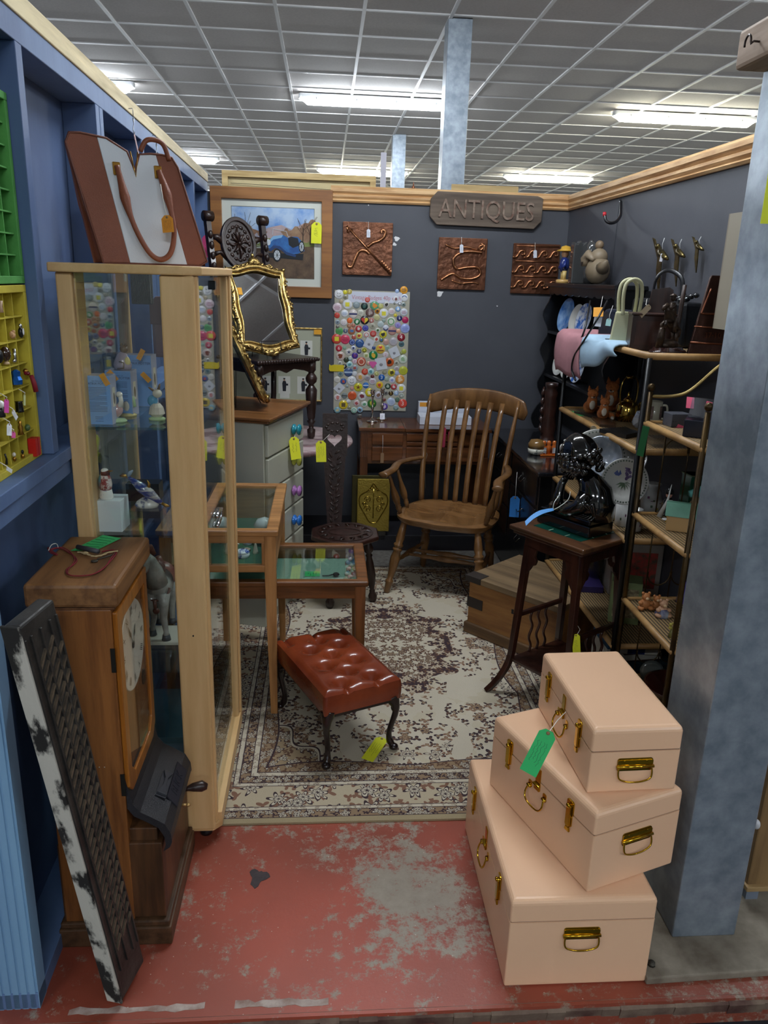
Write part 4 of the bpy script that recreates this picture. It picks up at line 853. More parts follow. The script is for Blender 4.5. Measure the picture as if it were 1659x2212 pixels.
q=Z(1182,1585,.56); 
tp=Y(1187,1578,1.505); bp_=Y(1140,1670,1.485); st=Y(1222,1538,1.66)
price_tag('price_tag','big green price tag hanging from the topmost pink trunk',V((.5385,1.497,tp.z)) if False else tp,bp_,.040,(-.35,-1,.35),'#2fb765',string=[st,Y(1205,1555,1.58),tp-(tp-bp_).normalized()*.006],lines=4)
# ================= TUFTED STOOL =================
lea=mat('#8c3e20',rough=.25,c2='#6f2d17',vs=5,coat=.25,bump=.04,bs=120); dkw=mat('#1c1110',rough=.25,coat=.3)
st0=Z(694,1505,.300); 
t=thing('footstool','buttoned brown leather footstool with dark cabriole legs on the rug','footstool',(st0.x+.012,st0.y,.0075),R(24))
W_,Ls=.292,.465
btn=[]
for r_ in range(5):
    n_=2 if r_%2==0 else 3
    for k in range(n_): btn.append(((W_*(k+1)/(n_+1)) if n_==2 else W_*(k+.5)/3*1.0, Ls*(r_+.75)/5.5))
btn=[(W_*.30,Ls*.12),(W_*.70,Ls*.12),(W_*.5,Ls*.265),(W_*.1,Ls*.265) if False else (W_*.5,Ls*.265),(W_*.30,Ls*.41),(W_*.70,Ls*.41),(W_*.5,Ls*.56),(W_*.30,Ls*.70),(W_*.70,Ls*.70),(W_*.5,Ls*.84),(W_*.30,Ls*.97) if False else (W_*.5,Ls*.84)]
btn=list(dict.fromkeys(btn))+[(W_*.10,Ls*.265),(W_*.90,Ls*.265),(W_*.10,Ls*.56),(W_*.90,Ls*.56),(W_*.10,Ls*.84),(W_*.90,Ls*.84)]
vis=[q for q in btn if .2<q[0]/W_<.8]
folds=[]
for i,a in enumerate(btn):
    for c in btn[i+1:]:
        d=math.hypot(a[0]-c[0],a[1]-c[1])
        if d<Ls*.17 and abs(a[1]-c[1])>.02: folds.append((a,c))
for a in btn[:]:
    if a[1]<Ls*.2: folds.append((a,(a[0],0)))
    if a[1]>Ls*.8 : folds.append((a,(a[0],Ls)))
def sdist(p,a,c):
    vx,vy=c[0]-a[0],c[1]-a[1]; l2=vx*vx+vy*vy; s=max(0,min(1,((p[0]-a[0])*vx+(p[1]-a[1])*vy)/l2)); return math.hypot(p[0]-a[0]-vx*s,p[1]-a[1]-vy*s)
def top_h(x,y):
    ed=min(x,W_-x,y,Ls-y); base=.300-.018*max(0,1-ed/.03)**2+.006
    d=min(math.hypot(x-a[0],y-a[1]) for a in vis); dd=.030*math.exp(-(d/.022)**2)+.012*math.exp(-(d/.046)**2)
    f=min(sdist((x,y),a,c) for a,c in folds); dd=max(dd,.013*math.exp(-(f/.005)**2)*min(1,ed/.02)+.009*math.exp(-(f/.018)**2))
    return base-dd
b=MB(); b.grid(lambda u,v:(u*W_,v*Ls,top_h(u*W_,v*Ls)),76,124); 
per=[(u/20*W_,0) for u in range(20)]+[(W_,v/30*Ls) for v in range(30)]+[(W_-u/20*W_,Ls) for u in range(20)]+[(0,Ls-v/30*Ls) for v in range(30)]
b.grid(lambda u,v:(lambda p:(W_/2+(p[0]-W_/2)*(1+.018*math.sin(pi*v)),Ls/2+(p[1]-Ls/2)*(1+.010*math.sin(pi*v)),.215+(top_h(*p)-.215)*v))(per[int(round(u*100))%100]),100,8,cu=True)
b.build('cushion',lea,t)
for a in vis: MB().ball((a[0],a[1],.2735),(.007,.007,.004)).build('button',lea,t)
MB().box(.008,W_-.008,.008,Ls-.008,.20,.217).build('seat_frame',dkw,t)
for sx_,sy_ in ((0,0),(1,0),(0,1),(1,1)):
    ox_=.022+sx_*(W_-.044); oy_=.024+sy_*(Ls-.048); dx=(-1,1)[sx_]*.6; dy=(-1,1)[sy_]*.8; k_=math.hypot(dx,dy); dx/=k_;dy/=k_
    pts=[(ox_,oy_,.215),(ox_+dx*.016,oy_+dy*.016,.185),(ox_+dx*.018,oy_+dy*.018,.155),(ox_+dx*.006,oy_+dy*.006,.11),(ox_-dx*.004,oy_-dy*.004,.07),(ox_-dx*.002,oy_-dy*.002,.04),(ox_+dx*.008,oy_+dy*.008,.022),(ox_+dx*.020,oy_+dy*.020,.012)]
    b=MB(); sp=smooth(pts,4); rs=[.030,.027,.024,.020,.017,.0155,.014,.0125,.0115,.0115,.011,.0105,.0105,.0105,.0105,.010,.010,.010,.0105,.011,.012,.013,.013,.012,.012,.012,.012,.011,.008]; b.tube(sp,rs[:len(sp)],12); b.ball((ox_+dx*.016,oy_+dy*.016,.0145),(.017,.017,.0125)); b.ball((ox_+dx*.014,oy_+dy*.014,.175),(.014,.014,.018)); b.build('leg',dkw,t)
fp=Z(830,1578,.03)
price_tag('price_tag','yellow price tag tied to the right front leg of the leather stool',V((fp.x-.008,fp.y-.035,.022)),Z(793,1642,.009),.045,(-.1,-.35,1),'#dfe22a',string=[V((fp.x+.012,fp.y-.01,.05)),V((fp.x,fp.y-.02,.045)),V((fp.x-.009,fp.y-.038,.024))],lines=4)
# ================= GLASS-TOPPED DISPLAY TABLES =================
felt=mat('#2c5a45',rough=1,var=.15,vs=40); feltl=mat('#7b9a8a',rough=1,var=.1,vs=40)
def vitrine(label,x0,x1,y0,y1,h,case,oa,ob,felt_,gy=0,taper=.6,fr=.045):
    wx=wood(oa,ob,'x',rough=.38,s=.8); wy=wood(oa,ob,'y',rough=.38,s=.8); wz=wood(oa,ob,'z',rough=.38,s=.8)
    t=thing('display_table',label,'display table',(0,0,0))
    b=MB(); po=[(x0,y0),(x1,y0),(x1,y1),(x0,y1)]; pi_=[(x0+fr,y0+fr*.8),(x1-fr,y0+fr*.8),(x1-fr,y1-fr*.8),(x0+fr,y1-fr*.8)]
    ringprism(b,po,pi_,h-.022,h,None); b.build('lid_frame',wx,t,bev=.005)
    MB().box(x0+fr-.004,x1-fr+.004,y0+fr*.8-.004,y1-fr*.8+.004,h-.012,h-.008).build('lid_glass',glassm((.90,.95,.93),key='vit'),t)
    zb=h-case
    MB().box(x0+.02,x1-.02,y0+.02,y1-.02,zb,zb+.012).build('felt_base',felt_,t)
    e=.012
    if gy:   # glazed front
        MB().box(x0+e,x1-e,y0+e,y0+e+.02,zb,zb+.028).build('front_rail',wx,t,bev=.002); MB().box(x0+e,x1-e,y0+e,y0+e+.02,h-.052,h-.022).build('front_rail',wx,t,bev=.002)
        MB().box(x1-e-.05,x1-e-.022,y0+e+.002,y0+e+.02,zb+.028,h-.052).build('front_stile',wz,t,bev=.002)
        MB().box(x0+.03,x1-e-.05,y0+e+.008,y0+e+.011,zb+.028,h-.052).build('front_glass',glassm((.93,.97,.95),key='vf'),t)
    else: MB().box(x0+e,x1-e,y0+e,y0+e+.02,zb,h-.022).build('front_rail',wx,t,bev=.002)
    MB().box(x0+e,x1-e,y1-e-.02,y1-e,zb,h-.022).build('back_rail',wx,t,bev=.002)
    for a in (x0+e,x1-e-.02): MB().box(a,a+.02,y0+e,y1-e,zb,h-.022).build('side_rail',wy,t,bev=.002)
    for a,s in ((x0+e,1),(x1-e,-1)):
        for c,q in ((y0+e-.002,1),(y1-e+.002,-1)):
            w_=.040; b=MB(); tp=taper
            xs=sorted((a-.002*s,a+s*w_)); ys_=sorted((c,c+q*w_)); xb=sorted((a-.002*s,a+s*w_*tp)); yb=sorted((c,c+q*w_*tp))
            b.add([(xb[0],yb[0],0.008),(xb[1],yb[0],0.008),(xb[1],yb[1],0.008),(xb[0],yb[1],0.008),(xs[0],ys_[0],zb),(xs[1],ys_[0],zb),(xs[1],ys_[1],zb),(xs[0],ys_[1],zb),(xs[0],ys_[0],h-.022),(xs[1],ys_[0],h-.022),(xs[1],ys_[1],h-.022),(xs[0],ys_[1],h-.022)],
              [(3,2,1,0),(0,1,5,4),(1,2,6,5),(2,3,7,6),(3,0,4,7),(4,5,9,8),(5,6,10,9),(6,7,11,10),(7,4,8,11),(8,9,10,11)]); b.build('leg',wz,t,bev=.002)
    return t
VA=(-.60,-.163,2.69,3.37,.762); VB=(-.46,.176,2.80,3.265,.520)
vitrine('taller pine display table with a glass lid, right behind the glass cabinet',*VA,.165,'#b98550','#8d5f33',felt,gy=1)
vitrine('lower mahogany display table with glass lid and green lining, tucked under the pine one',*VB,.075,'#7f4d24','#54310f',feltl,taper=.7)
zf_=VA[4]-.165+.0122
def disc(nm,label,cat,x,y,z,r,h_,m1,m2,grp=None):
    p=Z(x,y,z); t=thing(nm,label,cat,(p.x,p.y,z),0,grp); MB().lathe([(0,0),(r,.0),(r*1.05,h_*.3),(r,h_*.55),(r*.9,h_*.6)],22,mt=m1).build('pot_body',None,t); MB().lathe([(r*.98,h_*.58),(r*1.02,h_*.7),(r*.6,h_*.95),(0,h_)],22,mt=m2).build('lid',None,t); return t
dblu=mat('#e8ebf2',rough=.12,coat=.6,c2='#2e4ea6',vs=55,lo=.42,hi=.5)
disc('trinket_box','round blue and white china box in the pine display table','trinket box',524,1202,zf_,.027,.030,dblu,dblu)
disc('trinket_box','small pale blue enamel box at the back of the pine table','trinket box',535,1176,zf_,.016,.012,mat('#d8dde8',rough=.2,coat=.5),mat('#8fa8cf',rough=.2,coat=.5))
disc('trinket_box','small brown and gold oval box beside the blue one in the pine table','trinket box',533,1190,zf_,.015,.012,mat('#5a4a2a',rough=.25,metal=.5),mat('#d7c7b0',rough=.3,c2='#5c2e20',vs=70))
p=Z(552,1195,zf_); t=thing('china_bell','slim white china bell at the right of the pine table','bell',(p.x,p.y,zf_)); MB().lathe([(.012,0),(.010,.01),(.005,.035),(.002,.045),(0,.047)],14,mt=cw).build('bell_body',None,t)
p=Z(506,1176,zf_); tag(MB().box(-.02,.02,-.012,.012,0,.006).build('white_card',mat('#e7e2d8',rough=.6),None,loc=(p.x,p.y,zf_)),'small white card lying at the left of the pine display table','card')
b=MB(); p=Z(553,1135,.72); t=thing('oil_lamp_top','white china lidded dish inside the pine display table','dish',(-.235,3.0,zf_)); MB().lathe([(.02,0),(.028,.01),(.03,.05),(.045,.075),(.03,.10),(.0,.11)],16,mt=mat('#dfe3e6',rough=.15,coat=.5)).build('dish_body',None,t)
t.name='lidded_dish'
# things in the low table: green label, brush, pebbles
zl=VB[4]-.075+.0123
q=Z(680,1240,zl); price_tag('green_label','square green label lying in the low display table',V((q.x-.01,q.y+.028,zl+.001)),V((q.x-.01,q.y-.028,zl+.001)),.062,(0,-.05,1),'#2fb765',lines=4,hole=False)
q=Z(725,1246,zl); t=thing('shaving_brush','small dark bristle brush lying in the low display table','brush',(q.x,q.y,zl+.010)); MB().tube([(-.055,0,-.006),(-.03,0,-.005),(-.012,0,0)],[.002,.0025,.004],8,mt=blk).build('brush_handle',None,t); MB().ball((.002,0,.001),(.014,.010,.009),mt=mat('#23201f',rough=1,bump=.8,bs=300)).build('bristles',None,t)
q=Z(662,1252,zl); tag(MB().lathe([(0,0),(.018,0),(.018,.003),(0,.004)],20).build('pale_coin',mat('#9fc9b4',rough=.4),None,loc=(q.x,q.y,zl)),'pale green disc lying beside the green label in the low table','disc')
random.seed(3)
for i,(x,y) in enumerate(((752,1199),(757,1212),(750,1219),(760,1226),(753,1233),(762,1240),(748,1243),(757,1251),(766,1212),(765,1232))):
    q=Z(x,y,zl); r=random.uniform(.009,.013); t=tag(MB().ball((0,0,r*.8),(r,r*.8,r*.8),8,6).build('glass_trinket',[mat('#aebfb8',rough=.08,coat=.5),mat('#c9a6a0',rough=.1,coat=.5),mat('#8ea39a',rough=.1,metal=.4)][i%3],None,loc=(q.x,q.y,zl)),'small shiny trinket in the right-hand row inside the low display table','trinket','row of trinkets in the low display table')
# ================= CHEST OF DRAWERS =================
crm=mat('#b9b9a8',rough=.45,var=.05,vs=3); topw=wood('#8a5a33','#63401f','y',rough=.3,s=.7)
cdir=V((.30,.954,0)).normalized(); K=V((-.262,3.48,.008)); nrm=V((cdir.y,-cdir.x,0))
# local: x along the drawer fronts, y into the chest
ch=thing('chest_of_drawers','narrow cream chest with a wooden top and coloured china knobs','chest of drawers',mw=basis(K,cdir,-nrm))
Wc,Dc,Hc=.51,.38,1.027
MB().box(0,Wc,0.012,Dc,.0,Hc-.028).build('carcass',crm,ch,bev=.002)
b=MB(); b.prism([(-.018,-.022),(Wc+.018,-.022),(Wc+.018,Dc+.01),(-.018,Dc+.01)],Hc-.028,Hc-.016); b.prism([(-.03,-.034),(Wc+.03,-.034),(Wc+.03,Dc+.015),(-.03,Dc+.015)],Hc-.016,Hc); b.build('top_board',topw,ch,bev=.005)
kc=['#1f8a9c','#b9bb4a','#a86fb0','#2470c4','#d98233','#b9bb4a']
kn=['turquoise','yellow','purple','blue','orange','yellow']
for k in range(6):
    z1_=Hc-.040-k*.155; z0_=z1_-.147
    d=MB().box(.012,Wc-.012,-.008,.012,z0_,z1_).build('drawer',crm,ch,bev=.006)
    o=MB().lathe([(0,0),(.017,.001),(.026,.007),(.027,.012),(.022,.018),(.011,.022),(.012,.026),(.024,.031),(.028,.037),(.024,.044),(0,.048)],22,T=TM((Wc*.64,-.008,(z0_+z1_)/2+.004),rx=pi/2)).build('knob',mat(kc[k],rough=.12,coat=.6,var=.15,vs=40),d); o['label']=kn[k]+' glazed knob'
a=Z(0,0,0) if False else None
kp=basis(K,cdir,-nrm)@V((Wc*.64,-.03,.90))
A_=Y(634,944,kp.y-.04); B_=Y(640,992,kp.y-.05)
price_tag('price_tag','yellow price tag hanging from the turquoise knob of the cream chest',A_,B_,.055,(.5,-.85,.1),'#dfdf2a',string=[kp,A_-V((0,0,.006))],lines=2)
# ================= PINK ROUND TABLE =================
pkm=mat('#c9b3b3',rough=.35,c2='#8e6f72',vs=6,lo=.42,hi=.5,stretch=(1,2.2,1))
pt=thing('round_table','round pale pink marbled pedestal table under the carved hall chair','table',(-.258,4.505,0)); 
MB().lathe([(0,.704),(.40,.704),(.422,.712),(.428,.724),(.422,.736),(.39,.74),(.30,.7385),(.295,.742),(.28,.742),(.275,.7385),(0,.7385)],56).build('tabletop',pkm,pt)
MB().lathe([(.16,0.01),(.17,.03),(.06,.06),(.035,.12),(.05,.30),(.03,.55),(.09,.70)],20).build('pedestal',mat('#4a3434',rough=.5),pt)
p=Z(652,940,.703); 
# ================= HALL CHAIR =================
ew=mat('#33211b',rough=.33,c2='#21140f',vs=12,coat=.2,bump=.1,bs=60)
hc=thing('hall_chair','dark carved hall chair standing on the pink round table','chair',(-.322,4.500,.7425),R(40))
MB().box(-.21,.21,-.20,.20,.442,.464).build('seat',ew,hc,bev=.005)
b=MB(); 
for k in range(24): b.ball((-.205+.41*k/23,-.203,.453),(.010,.006,.010),8,6)
b.build('gadroon_edge',ew,hc)
b=MB(); b.prism([(-.18,.452),(.18,.452),(.18,.375),(.12,.395),(.06,.40),(0,.375),(-.06,.40),(-.12,.395),(-.18,.375)],-.178,-.16,T=RT); b2=b
b=MB(); b.prism([(-.18,.452),(.18,.452),(.18,.375),(.12,.395),(.05,.405),(0,.385),(-.05,.405),(-.12,.395),(-.18,.375)],.160,.178,T=RT); b.build('apron',ew,hc,bev=.002)
for s in (-1,1): MB().box(s*.17-.01,s*.17+.01,-.16,.17,.385,.452).build('apron',ew,hc,bev=.002)
lp=[(.016,0),(.022,.01),(.024,.05),(.013,.058),(.016,.08),(.026,.10),(.016,.105),(.022,.12),(.030,.20),(.034,.28),(.020,.30),(.014,.31),(.030,.325),(.034,.345),(.028,.36),(.016,.375),(.020,.385),(.026,.39),(.026,.45)]
for s in (-1,1): MB().lathe(lp,16,T=TM((s*.180,-.170,0))).build('leg',ew,hc)
for s in (-1,1): MB().tube([(s*.165,.20,0),(s*.165,.17,.22),(s*.165,.165,.45)],.018,6).build('leg',ew,hc)
# back: two posts with scroll tops, oval carved panel, vase splat
def bk(x,z): return (x,.165+.13*(z-.46)/.75,z)
for s in (-1,1):
    b=MB(); b.tube([bk(s*.182,.45),bk(s*.182,.8),bk(s*.182,1.18)],.021,4,sm=False,up=(1,1,0)); b.cyl(V(bk(s*.182,1.20))+V((-.026,-.012,0)),V(bk(s*.182,1.20))+V((.026,-.012,0)),.028,n=16); 
    b.build('back_post',ew,hc)
    for k in range(8): p=V(bk(s*.182,.72+.055*k)); MB().ball(p+V((0,-.020,0)),(.014,.010,.022),8,6).build('bead_carving',ew,hc)
o_c=V(bk(0,1.065)); TT=basis(o_c,(1,0,0),(0,.17,.985))
b=MB(); b.prism(circ(.112,36,ry=.140),-.012,.010,T=TT)
b.build('oval_panel',ew,hc,bev=.004)
rim=MB(); ringprism(rim,circ(.116,36,ry=.144),circ(.094,36,ry=.120),.0,.020,TT); rim.build('oval_rim',ew,hc,bev=.004)
b=MB()
for k in range(8):
    a=2*pi*k/8; r_=.055 if k%2 else .068; b.tube([TT@V((.01*math.cos(a),.01*math.sin(a),.014)),TT@V((r_*.6*math.cos(a+.25),r_*.75*math.sin(a+.25),.018)),TT@V((r_*math.cos(a),r_*1.25*math.sin(a),.012))],[.006,.009,.004],8)
b.ball(TT@V((0,0,.02)),.010,8,6)
for k in range(16):
    a=2*pi*k/16; b.ball(TT@V((.072*math.cos(a),.092*math.sin(a),.012)),(.010,.014,.006),8,6,rot=TT.to_3x3()@M.Rotation(a,3,'Z'))
for k in range(8):
    a=2*pi*(k+.5)/8; b.ball(TT@V((.040*math.cos(a),.052*math.sin(a),.013)),(.016,.006,.006),8,6,rot=TT.to_3x3()@M.Rotation(a+.5,3,'Z'))
b.build('rosette_carving',ew,hc)
b=MB(); b.prism([(-.05,-.12),(-.068,-.16),(-.055,-.24),(-.035,-.34),(-.045,-.50),(-.06,-.60),(.06,-.60),(.045,-.50),(.035,-.34),(.055,-.24),(.068,-.16),(.05,-.12)],-.010,.010,T=TT); b.build('splat',ew,hc,bev=.004)
b=MB(); 
for s in (-1,1): b.tube([TT@V((s*.10,.0,.0)),TT@V((s*.13,.03,0)),TT@V((s*.155,.03,0))],[.016,.02,.014],8); b.tube([TT@V((s*.08,-.085,0)),TT@V((s*.12,-.05,0)),TT@V((s*.155,-.06,0))],[.014,.012,.014],8)
b.build('scroll_bracket',ew,hc)
mwc=TM((-.322,4.500,.7425),rz=R(40))
ps=mwc@V(bk(-.182,1.215)); A_=Y(446,508,4.72); B_=Y(453,556,4.70)
price_tag('price_tag','pink price tag hanging from the carved hall chair beside the handbag',A_,B_,.056,(.1,-1,0),'#d8447e',string=[V((ps.x,ps.y-.04,ps.z)),Y(446,475,4.74),A_-V((0,0,.01))],lines=3)
# ================= GILT MIRRORS =================
gilt=mat('#bfa163',rough=.27,metal=.9,c2='#6a5228',vs=45,bump=.5,bs=90,lo=.3,hi=.55)
def mirror(label,mw,sc=1.0):
    t=thing('gilt_mirror',label,'mirror',mw=mw)   # local x right, y up, z out
    w_,h_=.285,.40
    def outl(f,off):  # waisted outline
        out=[]
        for k in range(96):
            a=2*pi*k/96; c_,s_=math.cos(a),math.sin(a); q=max(abs(c_),abs(s_)); x=c_/q*w_/2; y=s_/q*h_/2
            x*=1-.09*math.cos(y/h_*2*pi)*0+.03*math.cos(y/h_*4*pi); y+=.014*math.cos(x/w_*2*pi)*(1 if y>0 else -1)*(abs(s_)/q)
            L_=math.hypot(x,y); out.append((x*(1+off/L_),y*(1+off/L_)))
        return out
    MB().prism(outl(1,-.026),-.004,.004).build('backing',mat('#2a2018',rough=.8),t)
    b=MB(); b.prism(outl(1,-.028),.004,.006); b.build('mirror_glass',mat('#b9bcbf',rough=.01,metal=1),t)
    b=MB(); b.tube([(x,y,.010) for x,y in outl(1,-.006)],.017,10,closed=True); b.tube([(x,y,.016) for x,y in outl(1,-.027)],.006,8,closed=True); b.tube([(x,y,.006) for x,y in outl(1,.012)],.006,8,closed=True); b.build('frame',gilt,t)
    o_=outl(1,.004); b=MB()
    for k in range(0,96,2):
        x,y=o_[k]; a=math.atan2(y,x)+(.9 if k%4 else -.9); r_=.009+.004*math.sin(k*1.7)
        b.tube([(x-.016*math.cos(a),y-.016*math.sin(a),.018),(x,y,.026),(x+.014*math.cos(a+.5),y+.014*math.sin(a+.5),.018)],[.003,r_*.75,.003],7)
    for k in range(1,96,8):
        x,y=o_[k]; sp=[]
        for j in range(12): an=j*.6; rr__=.013*(1-j/13); sp.append((x+rr__*math.cos(an),y+rr__*math.sin(an),.024))
        b.tube(sp,.0035,6)
    b.build('leaf_scrollwork',gilt,t)
    b=MB(); c_=(0,h_/2+.028)
    for k in range(9): a=R(20+17.5*k); b.tube([(c_[0],c_[1]-.016,.026),(c_[0]+.022*math.cos(a),c_[1]-.016+.024*math.sin(a),.032),(c_[0]+.036*math.cos(a),c_[1]-.016+.040*math.sin(a),.02)],[.003,.006,.004],7)
    b.ball((c_[0],c_[1]+.034,.018),(.009,.010,.008)); b.build('shell_crest',gilt,t)
    b=MB(); 
    for s in (-1,1): b.tube([(s*.05,-h_/2-.012,.015),(s*.025,-h_/2-.026,.022),(0,-h_/2-.034,.018)],[.008,.012,.009],8)
    b.ball((0,-h_/2-.020,.022),(.02,.012,.010)); b.build('base_cartouche',gilt,t)
    b=MB(); b.tube([(-.05,-h_/2+.03,.03),(-.05,-h_/2-.012,.03),(-.05,-h_/2-.02,-.01),(-.04,0.0,-.012),(-.04,-h_/2-.005,-.12)],.0018,6); b.tube([(.05,-h_/2+.03,.03),(.05,-h_/2-.012,.03),(.05,-h_/2-.02,-.01),(.04,0.0,-.012),(.04,-h_/2-.005,-.12)],.0018,6); b.tube([(-.05,-h_/2+.03,.03),(.05,-h_/2+.03,.03)],.0018,6); b.build('wire_stand',mat('#1a1a1a',rough=.4,metal=.5),t)
    return t
# mirror on the hall chair seat: faces right of the camera, leaning back
nh=V((.50,-.866,0)); ln_=R(24); xr=V((.866,.50,0)); up_=V((-nh.x*math.sin(ln_),-nh.y*math.sin(ln_),math.cos(ln_)))
bc=V((-.292,4.345,1.212)); cen=bc+up_*.275
mw_=M((xr,up_,xr.cross(up_))).transposed().to_4x4(); mw_.translation=cen
mw_=mw_@M.Diagonal((1.14,1.14,1.14,1)); mirror('ornate gilt framed mirror standing on the seat of the carved hall chair',mw_)
pl=mw_@V((-.105,.085,.009)); price_tag('price_label','orange price label stuck inside the top of the gilt mirror',pl+up_*.02,pl-up_*.02,.045,xr.cross(up_),'#e3a22c',lines=0,hole=False)
# second mirror on the chest, seen almost edge on
nh=V((.985,.17,0)); xr=V((-.17,.985,0)); ln_=R(25); up_=V((-nh.x*math.sin(ln_),-nh.y*math.sin(ln_),math.cos(ln_)))
bc=V((-.288,3.80,1.032)); cen=bc+up_*.280
mw_=M((xr,up_,xr.cross(up_))).transposed().to_4x4(); mw_.translation=cen
mw_=mw_@M.Diagonal((1.12,1.12,1.12,1)); mirror('matching gilt mirror turned almost edge on, leaning on top of the cream chest',mw_)
# ================= FRAMED MILITARY PRINTS behind =================
def frame_item(name,label,cat,x0,x1,z0,z1,y,fw_,fm,dep=.022):
    t=thing(name,label,cat,(x0,y,z0)); W,H=x1-x0,z1-z0
    b=MB(); ringprism(b,[(0,0),(W,0),(W,H),(0,H)],[(fw_,fw_),(W-fw_,fw_),(W-fw_,H-fw_),(fw_,H-fw_)],0,dep,RT); b.build('frame',fm,t,bev=.003); return t,W,H
def art(mb,x0,y0,x1,y1,z,mt): mb.add([(x0,-z,y0),(x1,-z,y0),(x1,-z,y1),(x0,-z,y1)],[(0,1,2,3)],mt)
def artp(mb,pts,z,mt): mb.add([(x,-z,y) for x,y in pts],[tuple(range(len(pts)))],mt)
t,W,H=frame_item('framed_prints','cream mounted set of small soldier prints in a thin gilt frame on the back wall','picture',-.583,-.015,.872,1.335,YB-.002,.010,gilt,.018)
b=MB(); art(b,.006,.006,W-.006,H-.006,.008,mat('#a9ab96',rough=.7)); b.build('mount',None,t)
prn=mat('#cfcfc6',rough=.7); skin=mat('#b98a6c',rough=.8); nvy=mat('#23252c',rough=.8)
for (x,y,w_,h_) in ((-.115,1.205,.075,.10),(-.255,.975,.075,.11),(-.135,.975,.075,.11),(-.375,.975,.075,.11)):
    cx_=x-(-.583); cz_=y-.872; b=MB(); art(b,cx_-w_/2,cz_-h_/2,cx_+w_/2,cz_+h_/2,.0086,prn)
    artp(b,[(cx_-.010,cz_-.04),(cx_+.010,cz_-.04),(cx_+.013,cz_+.01),(cx_+.008,cz_+.026),(cx_-.008,cz_+.026),(cx_-.013,cz_+.01)],.0092,nvy); artp(b,[(cx_+.005*math.cos(k),cz_+.031+.006*math.sin(k)) for k in (0,1,2,3,4,5,6)],.0094,skin); art(b,cx_-.006,cz_+.035,cx_+.006,cz_+.044,.0096,nvy); art(b,cx_+.010,cz_-.004,cx_+.024,cz_+.008,.0095,nvy); b.build('print',None,t)
b=MB(); art(b,.30,.018,.36,.048,.0086,prn); b.build('caption_card',None,t)
price_tag('price_label','orange label in the top right corner of the soldier prints',V((-.045,YB-.022,1.325)),V((-.045,YB-.022,1.295)),.045,(0,-1,0),'#e3a22c',lines=0,hole=False)
# ================= BIG PAINTING =================
t,W,H=frame_item('framed_painting','large oak framed painting of a blue vintage open car among autumn trees','painting',-.682,.042,1.515,2.137,YB-.002,.066,wood('#96632f','#7a4c22','x',rough=.4,s=.5),.035)
b=MB(); art(b,.05,.05,W-.05,H-.05,.016,mat('#c9ccc2',rough=.7)); b.build('mount',None,t)
b=MB(); b.tube([(x,-.0165,z) for x,z in ((.122,.112),(W-.110,.112),(W-.110,H-.107),(.122,H-.107))],.002,4,closed=True); b.build('mount_bevel',mat('#6f6d62',rough=.7),t)
px0,px1,pz0,pz1=.122,W-.110,.112,H-.107; pw,ph=px1-px0,pz1-pz0
def P(u,v): return (px0+u*pw,pz0+v*ph)
b=MB(); sky=mat('#4c83c9',rough=.6,c2='#a9bfd8',vs=7,lo=.45,hi=.7); gnd=mat('#4b3b31',rough=.8,c2='#6e5a45',vs=28,lo=.3,hi=.7); fol=mat('#7b5a45',rough=.8,c2='#9a7f64',vs=22); field_=mat('#7f8a4e',rough=.8,var=.3,vs=12); cloud=mat('#b79f9c',rough=.8,c2='#8e8f9c',vs=14)
artp(b,[P(0,.5),P(1,.5),P(1,1),P(0,1)],.0168,sky); artp(b,[P(0,.5),P(1,.5),P(1,.70),P(.88,.80),P(.72,.70),P(.6,.76),P(.45,.72),P(.3,.64),P(.15,.70),P(0,.78)],.0172,cloud)
artp(b,[P(0,.44),P(1,.44),P(1,.60),P(.8,.56),P(.5,.57),P(.2,.55),P(0,.62)],.0175,field_); artp(b,[P(0,0),P(1,0),P(1,.47),P(.6,.44),P(.3,.42),P(0,.47)],.0178,gnd)
for (cx_,cz_,r_) in ((.06,.70,.13),(.20,.64,.10),(.90,.66,.13),(.78,.64,.10),(.98,.72,.12),(.36,.64,.06),(.66,.65,.06)):
    artp(b,[P(cx_+r_*(1+.25*math.sin(5*a))*math.cos(a),cz_+r_*.9*(1+.25*math.cos(4*a))*math.sin(a)) for a in [2*pi*k/22 for k in range(22)]],.0181+cx_*.0003,fol)
brk=mat('#3f3029',rough=.8); T_=M(((1,0,0,0),(0,0,-1,0),(0,1,0,0),(0,0,0,1)))
random.seed(5)
for cx_ in (.05,.17,.86,.95):
    ribbon(b,[P(cx_,.5),P(cx_+.005,.72)],.006,.0188,brk,T_)
    for k in range(9):
        a=R(random.uniform(30,150)); l_=random.uniform(.12,.24); c0=P(cx_,.60+.015*k); c1=P(cx_+l_*.6*math.cos(a),.60+.015*k+l_*math.sin(a)); ribbon(b,[c0,c1],.0018,.0189,brk,T_)
b.build('landscape',None,t)
b=MB(); cb_=mat('#1f4f8f',rough=.5,c2='#2f72b5',vs=20); ckk=mat('#14181f',rough=.6); cs_=mat('#c5ccd2',rough=.4); lbl=mat('#7fb0d8',rough=.5)
artp(b,[P(.33,.30),P(.86,.27),P(.87,.36),P(.34,.36)],.0190,ckk)
artp(b,[P(.42,.50),P(.50,.60),P(.62,.62),P(.68,.58),P(.72,.60),P(.80,.60),P(.86,.52),P(.88,.40),P(.80,.36),P(.70,.34),P(.60,.40),P(.52,.44),P(.44,.42)],.0193,cb_)
artp(b,[P(.36,.46),P(.42,.50),P(.44,.36),P(.38,.34),P(.34,.38)],.0195,ckk); artp(b,[P(.42,.50),P(.50,.60),P(.62,.62),P(.60,.58),P(.50,.55),P(.44,.48)],.0197,lbl)
